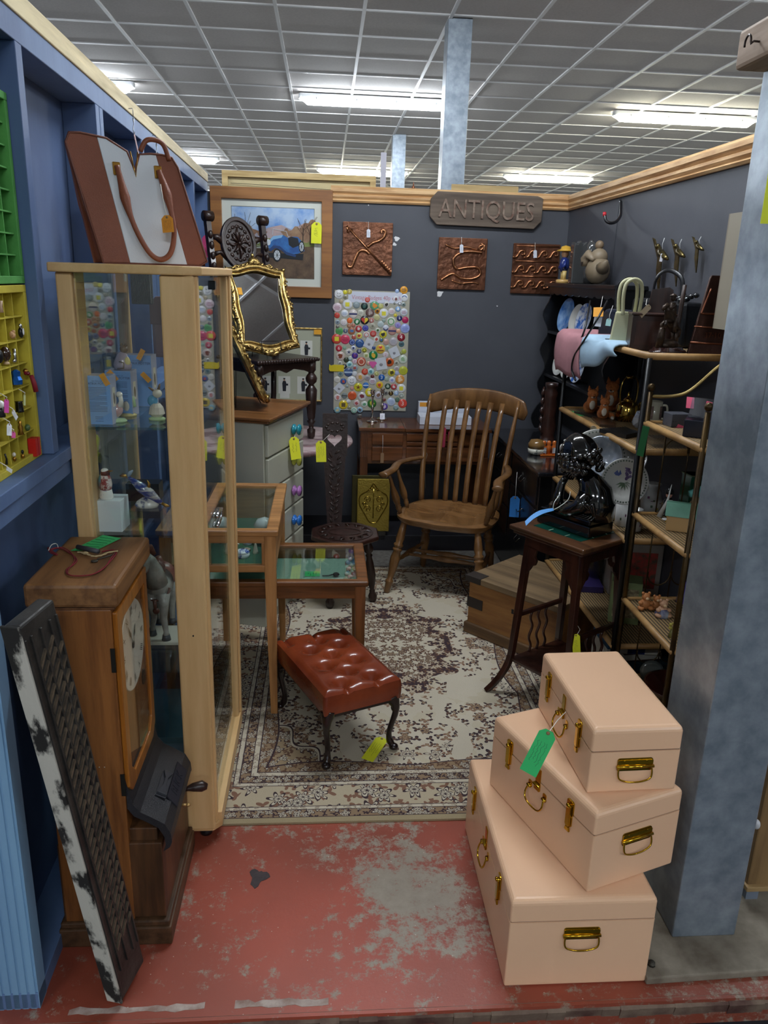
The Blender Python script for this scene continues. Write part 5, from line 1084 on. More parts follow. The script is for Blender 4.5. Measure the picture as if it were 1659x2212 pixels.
artp(b,[P(.44,.40),P(.50,.47),P(.58,.46),P(.66,.38),P(.78,.34),P(.77,.31),P(.66,.34),P(.58,.42),P(.52,.43),P(.47,.38)],.0199,mat('#173a6d',rough=.4))
artp(b,[P(.68,.58),P(.72,.60),P(.80,.58),P(.82,.48),P(.74,.44),P(.69,.48)],.0199,ckk)
for (cx_,cz_,rx_,rz_) in ((.545,.33,.052,.095),(.845,.46,.035,.085)):
    artp(b,[P(cx_+rx_*math.cos(a),cz_+rz_*math.sin(a)) for a in [2*pi*k/20 for k in range(20)]],.0202,ckk); artp(b,[P(cx_+rx_*.72*math.cos(a),cz_+rz_*.75*math.sin(a)) for a in [2*pi*k/20 for k in range(20)]],.0204,cs_)
    for k in range(8): a=2*pi*k/8; ribbon(b,[P(cx_,cz_),P(cx_+rx_*.7*math.cos(a),cz_+rz_*.7*math.sin(a))],.0022,.0206,ckk,T_)
for cx_,cz_ in ((.31,.53),(.44,.51)): artp(b,[P(cx_+.028*math.cos(a),cz_+.045*math.sin(a)) for a in [2*pi*k/14 for k in range(14)]],.0206,cs_)
ribbon(b,[P(.49,.62),P(.50,.70),P(.66,.67),P(.685,.59)],.0025,.0206,cs_,T_); ribbon(b,[P(.30,.46),P(.36,.44),P(.45,.44)],.002,.0206,cs_,T_)
b.build('car_picture',None,t)
A_=Y(684,480,YB-.045); B_=Y(683,526,YB-.045)
price_tag('price_tag','yellow price tag hanging on the right of the car painting',A_,B_,.062,(0,-1,0),'#dfe22a',lines=1)
# ================= COPPER PANELS =================
cop=mat('#8a5a42',rough=.30,metal=.75,c2='#3a251c',vs=7,bump=.9,bs=38,lo=.25,hi=.7); copl=mat('#a5714f',rough=.22,metal=.9,bump=.3,bs=60)
def copper(label,cx_,cz_,w_,draw,rz=0,yy=YB-.010):
    t=thing('copper_plaque',label,'wall panel',(cx_,yy,cz_)); MB().prism(rr(w_,w_*1.01,.004),-.004,.006,T=TM(ry=rz)@RT).build('copper_sheet',cop,t,bev=.002)
    b=MB(); draw(b); b.build('relief',copl,t); return t
def q3(p,z=.009): return (p[0],-z,p[1])
def d1(b):
    b.tube([q3((-.12,.12)),q3((.10,-.10))],.0070,8); b.tube([q3((-.128,.128)),q3((-.122,.092)),q3((-.095,.104)),q3((-.128,.128))],.0062,6)
    for k in range(6): x=.075+.014*k*.8; b.tube([q3((x,-x-.01)),q3((x+.018,-x+.010)),q3((x+.012,-x-.018))],.0078,6); 
    b.tube([q3(p) for p in smooth([(-.115,-.085,0),(-.10,-.105,0),(-.085,-.09,0),(-.07,-.05,0),(-.045,-.01,0),(-.01,-.012,0),(.02,-.03,0),(.05,-.06,0)])] if False else smooth([q3(p) for p in ((-.122,-.085),(-.118,-.105),(-.095,-.105),(-.075,-.06),(-.05,-.015),(-.015,-.010),(.012,-.03))]),.0101,8)
    b.tube(smooth([q3(p) for p in ((.0,.012),(.03,.035),(.07,.050),(.10,.075),(.105,.105),(.085,.110),(.082,.092))]),.0101,8)
def d2(b):
    b.tube(smooth([q3(p) for p in ((-.13,-.10),(-.06,-.06),(.0,-.085),(.07,-.085),(.115,-.06),(.10,-.02),(.03,-.02),(-.03,-.03),(-.055,.0),(-.05,.04),(.0,.07),(.06,.075),(.12,.07))]),.0093,8)
    b.tube(smooth([q3(p) for p in ((.11,.125),(.125,.10),(.105,.085),(.10,.105),(.13,.115),(.13,.08))]),.0078,8); b.tube(smooth([q3(p) for p in ((-.11,.11),(-.05,.09),(.02,.10),(.09,.085))]),.0062,8); b.tube(smooth([q3(p) for p in ((-.06,-.10),(.0,-.115),(.07,-.108),(.11,-.115))]),.0062,8)
def d3(b):
    for r_ in (.09,.0,-.09):
        b.tube([q3((-.13,r_+.045)),q3((.14,r_+.045))],.0039,6)
        for k in range(4):
            x=-.105+.07*k; b.tube(smooth([q3(p) for p in ((x-.045,r_-.022),(x-.02,r_-.02),(x+.0,r_+.012),(x+.025,r_+.015),(x+.028,r_-.006),(x+.010,r_-.008))],4),.0078,7)
copper('beaten copper panel with a bow and arrow, left of the three on the back wall',.257,1.813,.305,d1)
copper('beaten copper panel with one looping ribbon figure, under the shop sign',.846,1.743,.303,d2)
copper('beaten copper panel with three rows of wave scrolls, partly behind the ornaments',1.309,1.727,.296,d3)
for x,y,y2,lb_ in ((796,487,513,'bow and arrow'),(997,520,546,'looping ribbon'),(1156,532,557,'wave scroll')):
    A_=Y(x,y+8,YB-.028); B_=Y(x,y2,YB-.028)
    price_tag('price_tag','small white tag on the '+lb_+' copper panel',A_,B_,.022,(0,-1,0),'#cfd3dd',string=[Y(x,y-8,YB-.02),A_-V((0,0,.004))],lines=1,hole=False)
# ================= SHOP SIGN =================
sg=wood('#6b5d50','#4b3f36','x',rough=.8,s=.4,bump=.4)
A_=Y(932,412,YB-.03); B_=Y(1173,426,YB-.03)
t=thing('shop_sign','weathered wooden plank sign reading ANTIQUES hung on the back wall','sign',((A_.x+B_.x)/2,YB-.004,2.058),0)
w_,h_=.690,.190; b=MB(); c_=.045; b.prism([(-w_/2+c_,-h_/2),(w_/2-c_,-h_/2),(w_/2,-h_/2+c_),(w_/2,h_/2-c_*.3),(w_/2-c_*.8,h_/2),(-w_/2+c_*.9,h_/2),(-w_/2,h_/2-c_),(-w_/2,-h_/2+c_)],.004,.028,T=TM(ry=R(.6))@RT); b.build('plank',sg,t,bev=.004)
b=MB(); b.text('ANTIQUES',.150,T=TM(ry=R(.6))@TM((0,-.033,-.004),rx=pi/2)@M.Diagonal((.82,1,1,1)),depth=.0045); b.build('lettering',mat('#5f4236',rough=.85,c2='#8a7b6d',vs=30),t)
# ================= BADGE CARD =================
cardm=mat('#a8a595',rough=.8)
A_=Y(723,626,YB-.004); B_=Y(876,888,YB-.004)
card=thing('badge_card','tall grey card of collectable badges on the back wall','display card',(A_.x,YB-.003,B_.z)); Wb_,Hb_=B_.x-A_.x-.0,A_.z-B_.z
MB().box(0,Wb_,-.004,0.001,0,Hb_).build('backing_card',cardm,card)
b=MB(); b.box(.085,Wb_-.05,-.0055,-.0042,Hb_-.072,Hb_-.006); b.build('title_strip',mat('#c9cddb',rough=.7),card)
b=MB(); b.text('Vintage Badges 40p each',.036,T=TM((Wb_*.555,-.006,Hb_-.042),rx=pi/2)@M.Diagonal((.86,1,1,1))); b.build('title_lettering',mat('#b9767f',rough=.7),card)
W_='#d5d7da';Rd='#c8493f';Yl='#d9cf3a';Or='#dd6a33';Gn='#2f7f4c';Bl='#2f62a8';Nv='#2b2f63';Pk='#d0466f';Lb='#9db4d6';Gy='#8d9799';Cr='#cfcaa8';Bk='#22242a';Pu='#6a55a8'
# x, y, radius (in a measured close-up), colour, motif, motif colour, description
BD=[(95,125,74,W_,'face',Bk,'white badge with a drawn bearded face'),(203,88,36,Yl,'','','small lime badge'),(277,83,44,'#c9b867','ring','#9a8a40','straw coloured badge'),(208,172,38,'#9d9a8c','blob','#6f6a4a','small grey badge'),(1088,72,34,Lb,'','','small pale blue badge'),(1205,52,62,'#dd9a2e','text',Bk,'amber badge with dark writing'),(1212,183,62,W_,'arc',Bl,'white badge with a blue car shape'),(1068,205,50,W_,'blob','#7b4a4a','white badge with a red and black blot'),(1132,282,40,W_,'ring',Bk,'white badge with a dark ring'),(1198,300,36,'#8a9a9a','blob','#3a4a44','grey green picture badge'),
(583,218,46,Rd,'text','#e8b0a8','red badge over the title strip'),(132,248,32,'#b3a486','','','small tan badge'),(240,297,78,W_,'sq',Yl,'white badge with a yellow square'),(395,305,58,'#8b9a9e','text','#a9b4b8','blue grey badge'),(530,328,58,'#1f3330','blob','#315a52','very dark green badge'),(705,317,76,'#5c9b72','blob','#d9882c','green badge with orange leaves'),(808,330,44,'#c3c27c','ring','#a8a860','pale yellow green badge'),(907,297,50,'#c3c3bd','blob','#39352f','white badge with a dark locomotive'),(66,350,74,'#d5c3cb','text','#a86f80','pinkish badge with faded writing'),(1102,378,44,'#7da4cf','blob','#dfe4e8','light blue picture badge'),
(192,450,60,W_,'text',Lb,'white badge with pale lettering'),(338,460,72,'#d3c9c4','bar',Nv,'white badge crossed by a navy bar'),(466,440,52,'#d3d3c6','text','#8f8f80','off white badge with small print'),(625,440,72,'#6b5450','blob','#a99a94','brown photograph badge'),(752,412,44,'#c8892f','blob','#4a2c18','amber badge with dark figure'),(862,452,78,W_,'sq',Yl,'white badge with a yellow square'),(994,418,56,'#d5d0d0','text','#c99aa0','white badge with pink writing'),(1060,482,29,'#d7c73a','','','tiny yellow badge'),(1205,432,62,'#c7ccd6','text','#a06a78','pale badge with a red line'),(64,485,46,Rd,'face','#8a2a1c','red badge with a smiling face'),
(1130,533,46,Nv,'t6','#e8e8e8','navy badge with a white 6'),(1228,562,54,'#b42a5c','face','#7d1a3e','crimson badge'),(742,520,50,'#cdc895','text','#a8a26a','cream badge with writing'),(650,570,44,'#b0746c','t6','#e8e8e8','dusty red badge with a 6'),(535,565,72,Bk,'heart','#c23b2e','black badge with a red and yellow heart'),(280,573,46,Or,'face','#b34718','orange smiling badge'),(405,592,50,Gn,'blob','#d8dcd0','green oval badge with a white bird'),(178,605,56,'#d3cfd0','face','#c49a9f','white badge with a pink drawing'),(72,598,40,'#93a3ad','blob','#57626c','grey blue picture badge'),(808,636,54,'#b9c6c6','text','#9db0b0','pale grey green badge'),
(985,590,74,'#cfd2c8','ring','#5b9b5f','white badge with a green ring'),(862,572,32,'#8fa39b','','','tiny grey green badge'),(1102,652,48,'#9a90cf','t6','#5c4fa0','lilac badge with a 6'),(272,660,40,'#b98a6c','ring','#8a5a44','small brown ring badge'),(343,655,34,'#b0725f','','','tiny russet badge'),(668,662,48,'#b3b1a0','blob','#7c7a6a','grey khaki badge'),(895,700,50,'#cbd0dc','half',Nv,'half white half blue badge'),(1225,708,78,'#9aa6d8','text','#6c7cc0','big pale violet blue badge'),(432,715,54,'#b03a40','blob','#d8c8c8','red badge with a pale figure'),(548,702,50,'#3b3f9c','ring','#6a70c0','royal blue badge'),
(102,752,62,'#5ba05c','text','#3f7f45','mid green badge'),(208,748,38,'#5b6a8a','t5','#e0d89a','small slate badge with a number'),(312,750,60,'#a86a4c','blob','#4a70a0','multicoloured badge with an orange top'),(758,740,42,'#c9ccc0','blob','#3f6a34','white badge with a green tree'),(1005,750,70,'#b58a80','bar','#2b2f63','tan and blue striped badge'),(1108,755,38,'#d5a080','','','small peach badge'),(680,798,52,'#b8403c','text','#e0a8a0','red badge with pale letters'),(565,815,54,'#d8d4d0','ring','#b8605c','white badge with a red emblem'),(442,832,50,'#d8cc6a','blob','#b8442c','yellow badge with a red centre'),(850,808,62,'#cbbf3a','blob',Bk,'yellow badge with a black silhouette'),
(1158,858,66,'#8a2430','t4','#e8dada','maroon badge with a white 4'),(350,858,36,'#b3574a','','','small brick red badge'),(58,885,82,Rd,'sq',Yl,'big red badge with a yellow label'),(202,893,78,'#d33f62','text','#8a1a38','big pink badge with dark writing'),(738,895,50,'#d3cec6','blob','#b83a2e','white badge with a red apple'),(820,905,38,'#6f7a4c','blob',Bl,'small olive and blue badge'),(900,938,50,'#c9a498','text','#b08074','dusty pink badge'),(1025,932,70,'#b9b2b6','text','#8f98a8','large grey pink badge'),(1163,975,46,'#4f7078','blob','#33454c','teal grey picture badge'),(322,945,50,'#33488a','ring','#8a9ac8','dark blue badge with a ring'),
(450,962,72,'#33588f','arc','#7c9cc8','big blue badge with an arc'),(95,1045,54,'#b53040','t6','#ead0d0','red badge with a bold white 6'),(192,1038,30,'#8cb09a','','','tiny mint badge'),(343,1040,38,'#c9d2e6','blob',Nv,'small white badge with a dark bird'),(690,1040,30,'#3a5288','','','tiny dark blue badge'),(805,1060,76,'#d9b544','love','#c83a2e','yellow badge with a red heart'),(925,1040,42,'#9fb8ac','text','#7f9a8c','pale green badge'),(530,1078,42,'#c9c640','ring',Bk,'yellow badge with a black ring'),(438,1098,40,'#2c3560','t10','#dfe6f0','navy badge reading 10'),(266,1110,58,'#cdcbc6','star','#2c3a60','white badge with a dark pinwheel'),
(122,1180,74,'#c4b4ac','blob','#7a3a24','white badge with a brown horse'),(682,1165,74,'#1f7a46','blob','#d8b03a','big green badge with a yellow leaf'),(562,1172,52,'#cfd0b0','sq','#9aa060','cream badge with a green square'),(893,1158,50,'#cfc6ca','t2','#b86a80','white badge with a pink 2'),(1205,1100,42,'#a9b04c','','','olive badge on the right edge'),(1188,1235,74,'#c4cfc0','blob','#8fae8a','large pale badge with a green emblem'),(368,1172,52,'#45308a','blob','#7a3a78','purple badge'),(290,1218,38,'#b9c4bc','half','#7ba0b0','small white and blue badge'),(362,1270,42,'#d3bcc8','t7','#8a5a80','pale pink badge with a 7'),(478,1275,74,'#b5523f','ring','#e0c0a8','big red badge with a cream owl'),
(960,1282,74,'#c25a2c','blob','#2e2018','big orange red badge with a dark dog'),(1078,1300,42,'#b4b2a4','blob','#6a685c','grey badge with a drawing'),(222,1245,46,'#39402f','','','dark green brown badge'),(112,1298,36,'#bfc0bc','blob','#7a7a78','small grey white badge'),(190,1355,40,'#23272c','t8','#d8dce0','black badge with a white 8'),(275,1322,54,'#a8c8c8','blob','#4a8a94','pale turquoise badge'),(598,1305,36,'#c49480','','','small tan pink badge'),(365,1382,54,'#93a0a8','blob','#a04a44','grey badge with a red figure'),(1080,1390,42,'#c3c0c2','text','#8a4a50','white badge with a red band'),(1195,1428,74,'#b9bc3c','text','#9aa030','big olive yellow badge'),
(258,1455,74,'#3a527f','bar','#a8bcd0','blue badge with a striped scene'),(538,1445,54,'#c8402e','text','#e09a80','red badge with a thin figure'),(640,1442,54,'#a9cccc','blob','#4f9098','turquoise badge with a blue figure'),(738,1480,38,'#c6c88a','ring','#8a8a3a','small yellow green ringed badge'),(875,1450,42,'#9b9a86','ring','#87866f','faint grey badge'),(993,1460,62,'#c9bc3a','blob','#4a4420','yellow badge with a dark emblem'),(1082,1470,36,'#a4accc','','','small lavender badge'),(122,1482,50,'#8c9c9a','blob','#4f6a70','grey teal picture badge'),(363,1480,44,'#ccd0d4','','','plain white badge'),(458,1540,72,'#c6b4a8','blob','#c49a4a','white badge with golden figures'),
(580,1550,46,'#a8a4a8','blob','#8a8490','grey badge'),(668,1528,32,'#5c2c2a','','','tiny dark red badge'),(825,1545,54,'#1f5aa4','t3','#d8e4f0','bright blue badge with a white mark'),(912,1570,42,'#9fae9e','','','small sage badge'),(1003,1588,52,'#cdd0dc','blob','#8a90c4','white badge with a violet flower'),(1138,1578,76,'#cf8f48','blob','#e8c8a0','big apricot badge'),(64,1580,54,'#cdcbc4','text','#b4b0a4','off white badge at the left edge'),(172,1610,50,'#3a5a9a','blob','#b04a3a','blue and red shield badge'),(315,1600,78,W_,'face',Bk,'white badge with a drawn bearded face'),(668,1610,60,'#c6c4cc','text','#a87080','white badge with faint red script'),
(555,1678,50,'#2a6ab4','bar','#c8d8e8','blue badge with a white stripe'),(790,1672,58,'#d9b22e','blob','#c2452c','yellow badge with red wings'),(930,1695,50,'#2f4a3a','blob','#a8b8a8','dark green badge with a white shape'),(1032,1703,52,'#b04448','blob','#d8c8c8','red badge with a pale figure'),(1158,1730,76,W_,'sq',Yl,'white badge with a yellow square'),(425,1710,72,'#c9c22c','star','#6a3a18','yellow badge with a brown lion'),(320,1730,34,'#c09490','','','small dusty pink badge'),(235,1695,24,'#8d999c','','','tiny grey pin'),(615,1800,72,'#d6c52c','blob','#e8e0c0','bright yellow badge behind the candlestick'),(770,1845,64,'#b9b6c0','blob','#7a5a4a','white badge with a dancing figure'),
(322,1855,74,'#d25a2e','text','#b84218','big plain orange badge'),(190,1855,50,'#7c8688','bar','#4a4a48','grey badge with a dark aeroplane'),(72,1885,58,'#d2cccc','blob','#c47a74','white badge with a red mark'),(490,1868,74,'#c9c8c8','blob','#7a2c3a','white badge with a red glass'),(895,1810,42,'#8a8a86','blob','#4a4a4c','grey photograph badge'),(982,1815,42,'#3a2c1c','t2','#d8b050','black and gold badge with a 2'),(1072,1815,42,'#9cb4d0','t9','#e8eef4','light blue badge with a 9'),(1162,1855,44,'#b4bcb4','ring','#6a7a70','grey ringed badge'),(985,1960,72,'#b6c4dc','text','#8ca0c8','big pale blue badge'),(1092,1925,44,'#5c7462','','','dark sage badge'),
(1182,1990,76,'#d2483c','t3','#f0d0c8','big red badge with a white 3'),(172,2010,76,'#d2b92a','sq','#5a4a20','big yellow badge with a dark bus'),(258,1952,36,'#c9cad0','','','white oval badge'),(398,1985,54,'#cbbcbc','blob','#a84a4c','white badge with a small red crest'),(530,2000,54,'#cdd4cc','blob','#5c9a74','white badge with a green figure'),(658,1990,76,'#3a7a34','blob','#c8c040','green badge behind the left candlestick'),(872,2040,58,'#5f48a4','blob','#d8c8e0','purple badge with a white bird'),(1068,2060,48,'#8fa4ac','half','#5f7a6a','grey blue landscape badge'),(68,2100,54,'#7fa8b4','blob','#c0b890','blue badge at the bottom left corner'),(352,2105,52,'#bcd0c4','ring','#5fa08a','white badge with a green ring'),
(455,2095,50,'#93b4cc','blob',Bk,'light blue badge with a black dot'),(275,2060,32,'#8f8f70','','','small khaki badge'),(868,1925,30,'#7a4038','','','tiny brown badge'),(1160,1130,28,'#8a905c','','','tiny olive badge'),(75,680,30,'#6f6a64','','','small dark grey badge'),(1045,280,20,'#8d9088','','','tiny silver pin')]
# rows for the labels
YBb=YB-.008
srt=sorted(range(len(BD)),key=lambda i:BD[i][1]); rows=[]; 
for n_,i in enumerate(srt):
    if n_%10==0: rows.append([])
    rows[-1].append(i)
ordn=['first','second','third','fourth','fifth','sixth','seventh','eighth','ninth','tenth','eleventh','twelfth','thirteenth','fourteenth','fifteenth','sixteenth','seventeenth','eighteenth']
lab={}
cnt={}
for b_ in BD: cnt[b_[6]]=cnt.get(b_[6],0)+1
for i,b_ in enumerate(BD):
    vx=b_[0]; vy=b_[1]; h_='left side' if vx<420 else ('middle' if vx<840 else 'right side')
    vt='top' if vy<450 else ('upper part' if vy<900 else ('centre' if vy<1300 else ('lower part' if vy<1750 else 'bottom')))
    lab[i]='%s, %s of the card, %s'%(b_[6],vt,h_)
dup={}
for i,l in lab.items(): dup.setdefault(l,[]).append(i)
for l,ii in dup.items():
    if len(ii)>1:
        for n_,i in enumerate(sorted(ii,key=lambda k:BD[k][1])): lab[i]=l+(', higher one' if n_==0 else ', lower one')
dome=[]
for i,(x,y,r,c,mo,mc,ds) in enumerate(BD):
    p=Y(720+x/7.9,620+y/7.9,YBb); rr_=r/7.9/ (F)*(YB)*1.02
    b=MB(); m1=mat(c,rough=.18,coat=.5)
    T=TM((0,0,0),rx=pi/2); seg=18 if r>45 else 12
    b.lathe([(rr_*.9,0),(rr_,.001),(rr_,.002),(rr_*.85,.0038),(rr_*.5,.0048),(0,.0052)],seg,mt=m1,T=T)
    z=.0056
    if mo:
        m2=mat(mc,rough=.25,coat=.4)
        if mo=='sq': b.prism([(-rr_*.42,-rr_*.42),(rr_*.42,-rr_*.42),(rr_*.42,rr_*.42),(-rr_*.42,rr_*.42)],z-.0015,z,m2,T); 
        elif mo=='text':
            for k in range(3): ribbon(b,[(-rr_*(.6-.15*abs(k-1)),rr_*(.3-.3*k)),(rr_*(.6-.15*abs(k-1)),rr_*(.3-.3*k))],rr_*.12,z,m2,T)
        elif mo=='ring':
            n=16; ringprism(b,circ(rr_*.72,n),circ(rr_*.52,n),z-.003,z-.0004,T,m2)
        elif mo=='bar': b.prism([(-rr_*.9,-rr_*.18),(rr_*.9,-rr_*.18),(rr_*.9,rr_*.18),(-rr_*.9,rr_*.18)],z-.003,z-.0003,m2,T)
        elif mo=='half': b.prism([(rr_*.86*math.cos(R(a)),rr_*.86*math.sin(R(a))) for a in range(180,361,20)],z-.003,z-.0008,m2,T)
        elif mo=='arc': b.tube([T@V((rr_*.55*math.cos(R(a)),rr_*.5*math.sin(R(a)),z-.001)) for a in range(10,171,20)],rr_*.10,5,mt=m2)
        elif mo=='face':
            for s in (-1,1): b.prism(circ(rr_*.09,6,s*rr_*.25,rr_*.2),z-.002,z,m2,T)
            b.tube([T@V((rr_*.45*math.cos(R(a)),rr_*.45*math.sin(R(a)),z-.0012)) for a in range(200,341,20)],rr_*.05,5,mt=m2)
        elif mo in('heart','love'):
            s_=rr_*(.8 if mo=='heart' else .38); oy=0 if mo=='heart' else rr_*.38
            hp_=[(s_*.062*16*math.sin(a)**3,oy+s_*.058*(13*math.cos(a)-5*math.cos(2*a)-2*math.cos(3*a)-math.cos(4*a))) for a in [2*pi*k/24 for k in range(24)]]
            b.prism(hp_,z-.002,z,m2,T)
            if mo=='love': ribbon(b,[(-rr_*.6,-rr_*.3),(rr_*.6,-rr_*.3)],rr_*.26,z,mat('#7a4a20',rough=.4),T); b.text('I',rr_*.7,mt=m2,T=T@TM((-rr_*.55,rr_*.38,z)))
            else: b.prism([q for q in hp_ if q[0]>=-1e-6],z,z+.0005,mat('#d8c23a',rough=.3),T)
        elif mo=='star': b.prism([((rr_*.7 if k%2==0 else rr_*.2)*math.cos(2*pi*k/10+.3),(rr_*.7 if k%2==0 else rr_*.2)*math.sin(2*pi*k/10+.3)) for k in range(10)],z-.002,z,m2,T)
        elif mo[0]=='t': b.text(mo[1:],rr_*1.3,mt=m2,T=T@TM((0,0,z)))
        elif mo=='blob':
            random.seed(i); b.prism([(rr_*.48*(1+random.uniform(-.35,.35))*math.cos(2*pi*k/11),rr_*.48*(1+random.uniform(-.35,.35))*math.sin(2*pi*k/11)) for k in range(11)],z-.002,z-.0002,m2,T)
    o=b.build('badge',None,None,loc=(p.x,YBb+.0025,p.z)); tag(o,lab[i],'badge','collectable badges pinned to the card')
for (x,y,s,rt_,lb_) in ((100,1725,.052,.75,'white square packet set diagonally near the bottom left of the badge card'),(608,965,.056,.45,'clear packet with a pin in the middle of the badge card'),(1040,1115,.060,-.45,'white packet with a gold pin, right of the badge card centre'),(815,1310,.070,-.2,'largest white packet with pink print, below the green badge')):
    p=Y(720+x/7.9,620+y/7.9,YBb); b=MB(); b.prism(rr(s,s*1.08,.002),0,.002,mt=mat('#c6cad2',rough=.3),T=TM(ry=rt_)@RT); b.ball((0,-.003,-.004),(s*.15,.002,s*.15),mt=mat('#8a8a90',rough=.3)); tag(b.build('badge_packet',None,None,loc=(p.x,YBb,p.z)),lb_,'packet')
p=Y(720+65/7.9,620+1385/7.9,YBb); b=MB(); b.prism([(-.045,-.02),(.04,-.02),(.045,.02),(-.02,.022),(-.04,.016),(-.05,.026),(-.052,-.008)],0,.004,T=RT); tag(b.build('yellow_pin',mat('#d2bd22',rough=.3),None,loc=(p.x+.0,YBb,p.z)),'yellow cut-out pin on the left edge of the badge card','badge')
p=Y(720+675/7.9,620+1325/7.9,YBb); b=MB(); b.prism([(-.026,.01),(-.018,.02),(.018,.02),(.026,.01),(0,-.024)],0,.003,T=RT); tag(b.build('pink_pin',mat('#cf5a9c',rough=.3),None,loc=(p.x,YBb,p.z)),'pink diamond shaped pin in the lower middle of the badge card','badge')
# ================= DESK =================
dw=wood('#6b3f22','#4a2913','x',rough=.22,coat=.4,s=.7); dwz=wood('#6b3f22','#4a2913','z',rough=.3,s=.7)
dk_=thing('writing_desk','polished mahogany desk with small drawers against the back wall','desk',(.215,4.635,0)); Wd_,Dd_,Hd_=.80,.375,.78
b=MB(); b.box(-.006,.275,-.008,Dd_,Hd_-.022,Hd_); b.box(.275,Wd_+.006,-.012,Dd_,Hd_-.022,Hd_-.001); b.build('desktop',dw,dk_,bev=.004)
MB().box(.004,Wd_-.004,.008,Dd_-.01,.555,Hd_-.022).build('carcass',dw,dk_,bev=.003)
for (a,c,z0_,z1_) in ((.075,.265,.675,.745),(.075,.265,.575,.662),(.285,.60,.700,.748),(.285,.60,.672,.694),(.285,.60,.572,.662),(.62,.765,.675,.745),(.62,.765,.575,.662)): 
    d=MB().box(a,c,-.004,.010,z0_,z1_).build('drawer',dw,dk_,bev=.004)
for a in (.0,Wd_-.055):
    for c in (.0,Dd_-.055): MB().prism([(a+.004,c+.004),(a+.052,c+.004),(a+.052,c+.052),(a+.004,c+.052)],0.1085,.60).build('leg',dwz,dk_,bev=.002)
b=MB(); [b.box(.012+.011*k,.017+.011*k,.001,.009,.57,.745) for k in range(4)]; b.build('reeded_stile',dwz,dk_)
def lbltag(x,y,x2,y2,w_,label,col,yy,st=None,ln=1):
    A_=Y(x,y,yy);B_=Y(x2,y2,yy); return price_tag('price_tag',label,A_,B_,w_,(0,-1,0),col,string=[Y(q[0],q[1],yy) for q in st] if st else None,lines=ln)
lbltag(826,978,825,1000,.020,'small brown key tag hanging from the left desk drawer','#8a6a4c',4.60,[(827,940),(827,960),(826,978)],0)
b=MB(); b.tube([Y(x,y,4.595) for x,y in ((920,975),(923,982),(919,995),(918,1030),(919,1055))],.0012,6); tag(b.build('key_string',mat('#8a8578',rough=.9)),'thin pale string hanging under the desk drawers','string')
lbltag(957,922,954,966,.040,'narrow crimson tag hanging on the desk behind the chair slats','#a8324a',4.59,None,0)
lbltag(972,932,970,966,.018,'small crimson tag right beside the longer crimson one','#a8324a',4.585,None,0)
# candlesticks
slv=mat('#c9c2ba',rough=.12,metal=1)
def candle(x,y,yy,label,h_=.185):
    p=Y(x,y,yy); t=thing('candlestick',label,'candlestick',(p.x,yy,Hd_)); MB().lathe([(0,0),(.036,0),(.037,.004),(.030,.010),(.012,.014),(.010,.024)],26,mt=slv).build('foot',None,t)
    MB().lathe([(.009,.020),(.011,.03),(.006,.04),(.007,.075),(.011,.085),(.006,.094),(.006,h_-.05),(.011,h_-.035),(.009,h_-.03)],18,mt=slv).build('stem',None,t); MB().lathe([(.009,h_-.032),(.016,h_-.016),(.013,h_-.006),(.019,h_),(.010,h_),(.008,h_-.012)],20,mt=slv).build('socket',None,t)
candle(804,905,4.83,'silver candlestick on the desk, the left and nearer of two',.20); candle(825,898,4.93,'silver candlestick on the desk, the right and farther of two',.195)
A_=V((.335,4.80,.825)); price_tag('price_tag','small white tag leaning against the right candlestick foot',Y(826,893,4.86),Y(826,906,4.85),.030,(0,-1,.2),'#dfe0ea',lines=1,hole=False)
t=thing('glass_salt','tiny clear glass pot at the left back corner of the desk','pot',(Y(777,893,4.95).x,4.95,Hd_)); MB().lathe([(.012,0),(.016,.02),(.015,.024),(.011,.005)],12,mt=ac).build('pot_body',None,t)
# white boxes on desk
q=Y(905,905,4.80); bx0=Y(906,912,4.78).x; bx1=Y(1017,912,4.78).x
t=thing('white_box','white flat cardboard box lying on the desk behind the chair','box',((bx0+bx1)/2,4.82,Hd_)); MB().box(-(bx1-bx0)/2,(bx1-bx0)/2,-.06,.10,0,.05).build('carton',mat('#cfd4e0',rough=.6),t,bev=.002)
t=thing('white_box','narrow white box standing upright behind the flat one, with an orange strip','box',((bx0+bx1)/2+.01,4.955,Hd_)); MB().box(-(bx1-bx0)/2,(bx1-bx0)/2,-.02,.03,0,.115).build('carton',mat('#cfd4e0',rough=.6),t,bev=.002)
MB().box(-.155,-.11,-.0208,-.02,.085,.112).build('orange_label',mat('#d9932c',rough=.6),t)
# brass magazine rack
brz=mat('#a38d3c',rough=.3,metal=.6,bump=.9,bs=90); brl=mat('#b39a45',rough=.15,metal=1)
t=thing('magazine_rack','brass fronted folding rack with an embossed leaf pattern, by the spinning chair','rack',(.285,4.595,.1085),R(0))
x0_,x1_=.175,.402; cx_=.0
MB().box(-.080,.120,-.012,0,.03,.365).build('front_panel',brz,t,bev=.003); MB().box(-.112,.10,.020,.028,.03,.38).build('back_panel',mat('#4b4526',rough=.4,metal=.6),t,bev=.003); MB().box(-.095,.10,-.01,.028,0.0,.035).build('base',mat('#2b2620',rough=.5),t)
b=MB(); T=TM((.02,-.012,.205),rx=pi/2)
b.tube([T@V(p) for p in smooth([(0,.135,0),(.03,.09,0),(.08,.055,0),(.085,0,0),(.05,-.07,0),(.02,-.115,0),(-.02,-.115,0),(-.05,-.07,0),(-.085,0,0),(-.08,.055,0),(-.03,.09,0),(0,.135,0)])],.0035,6)
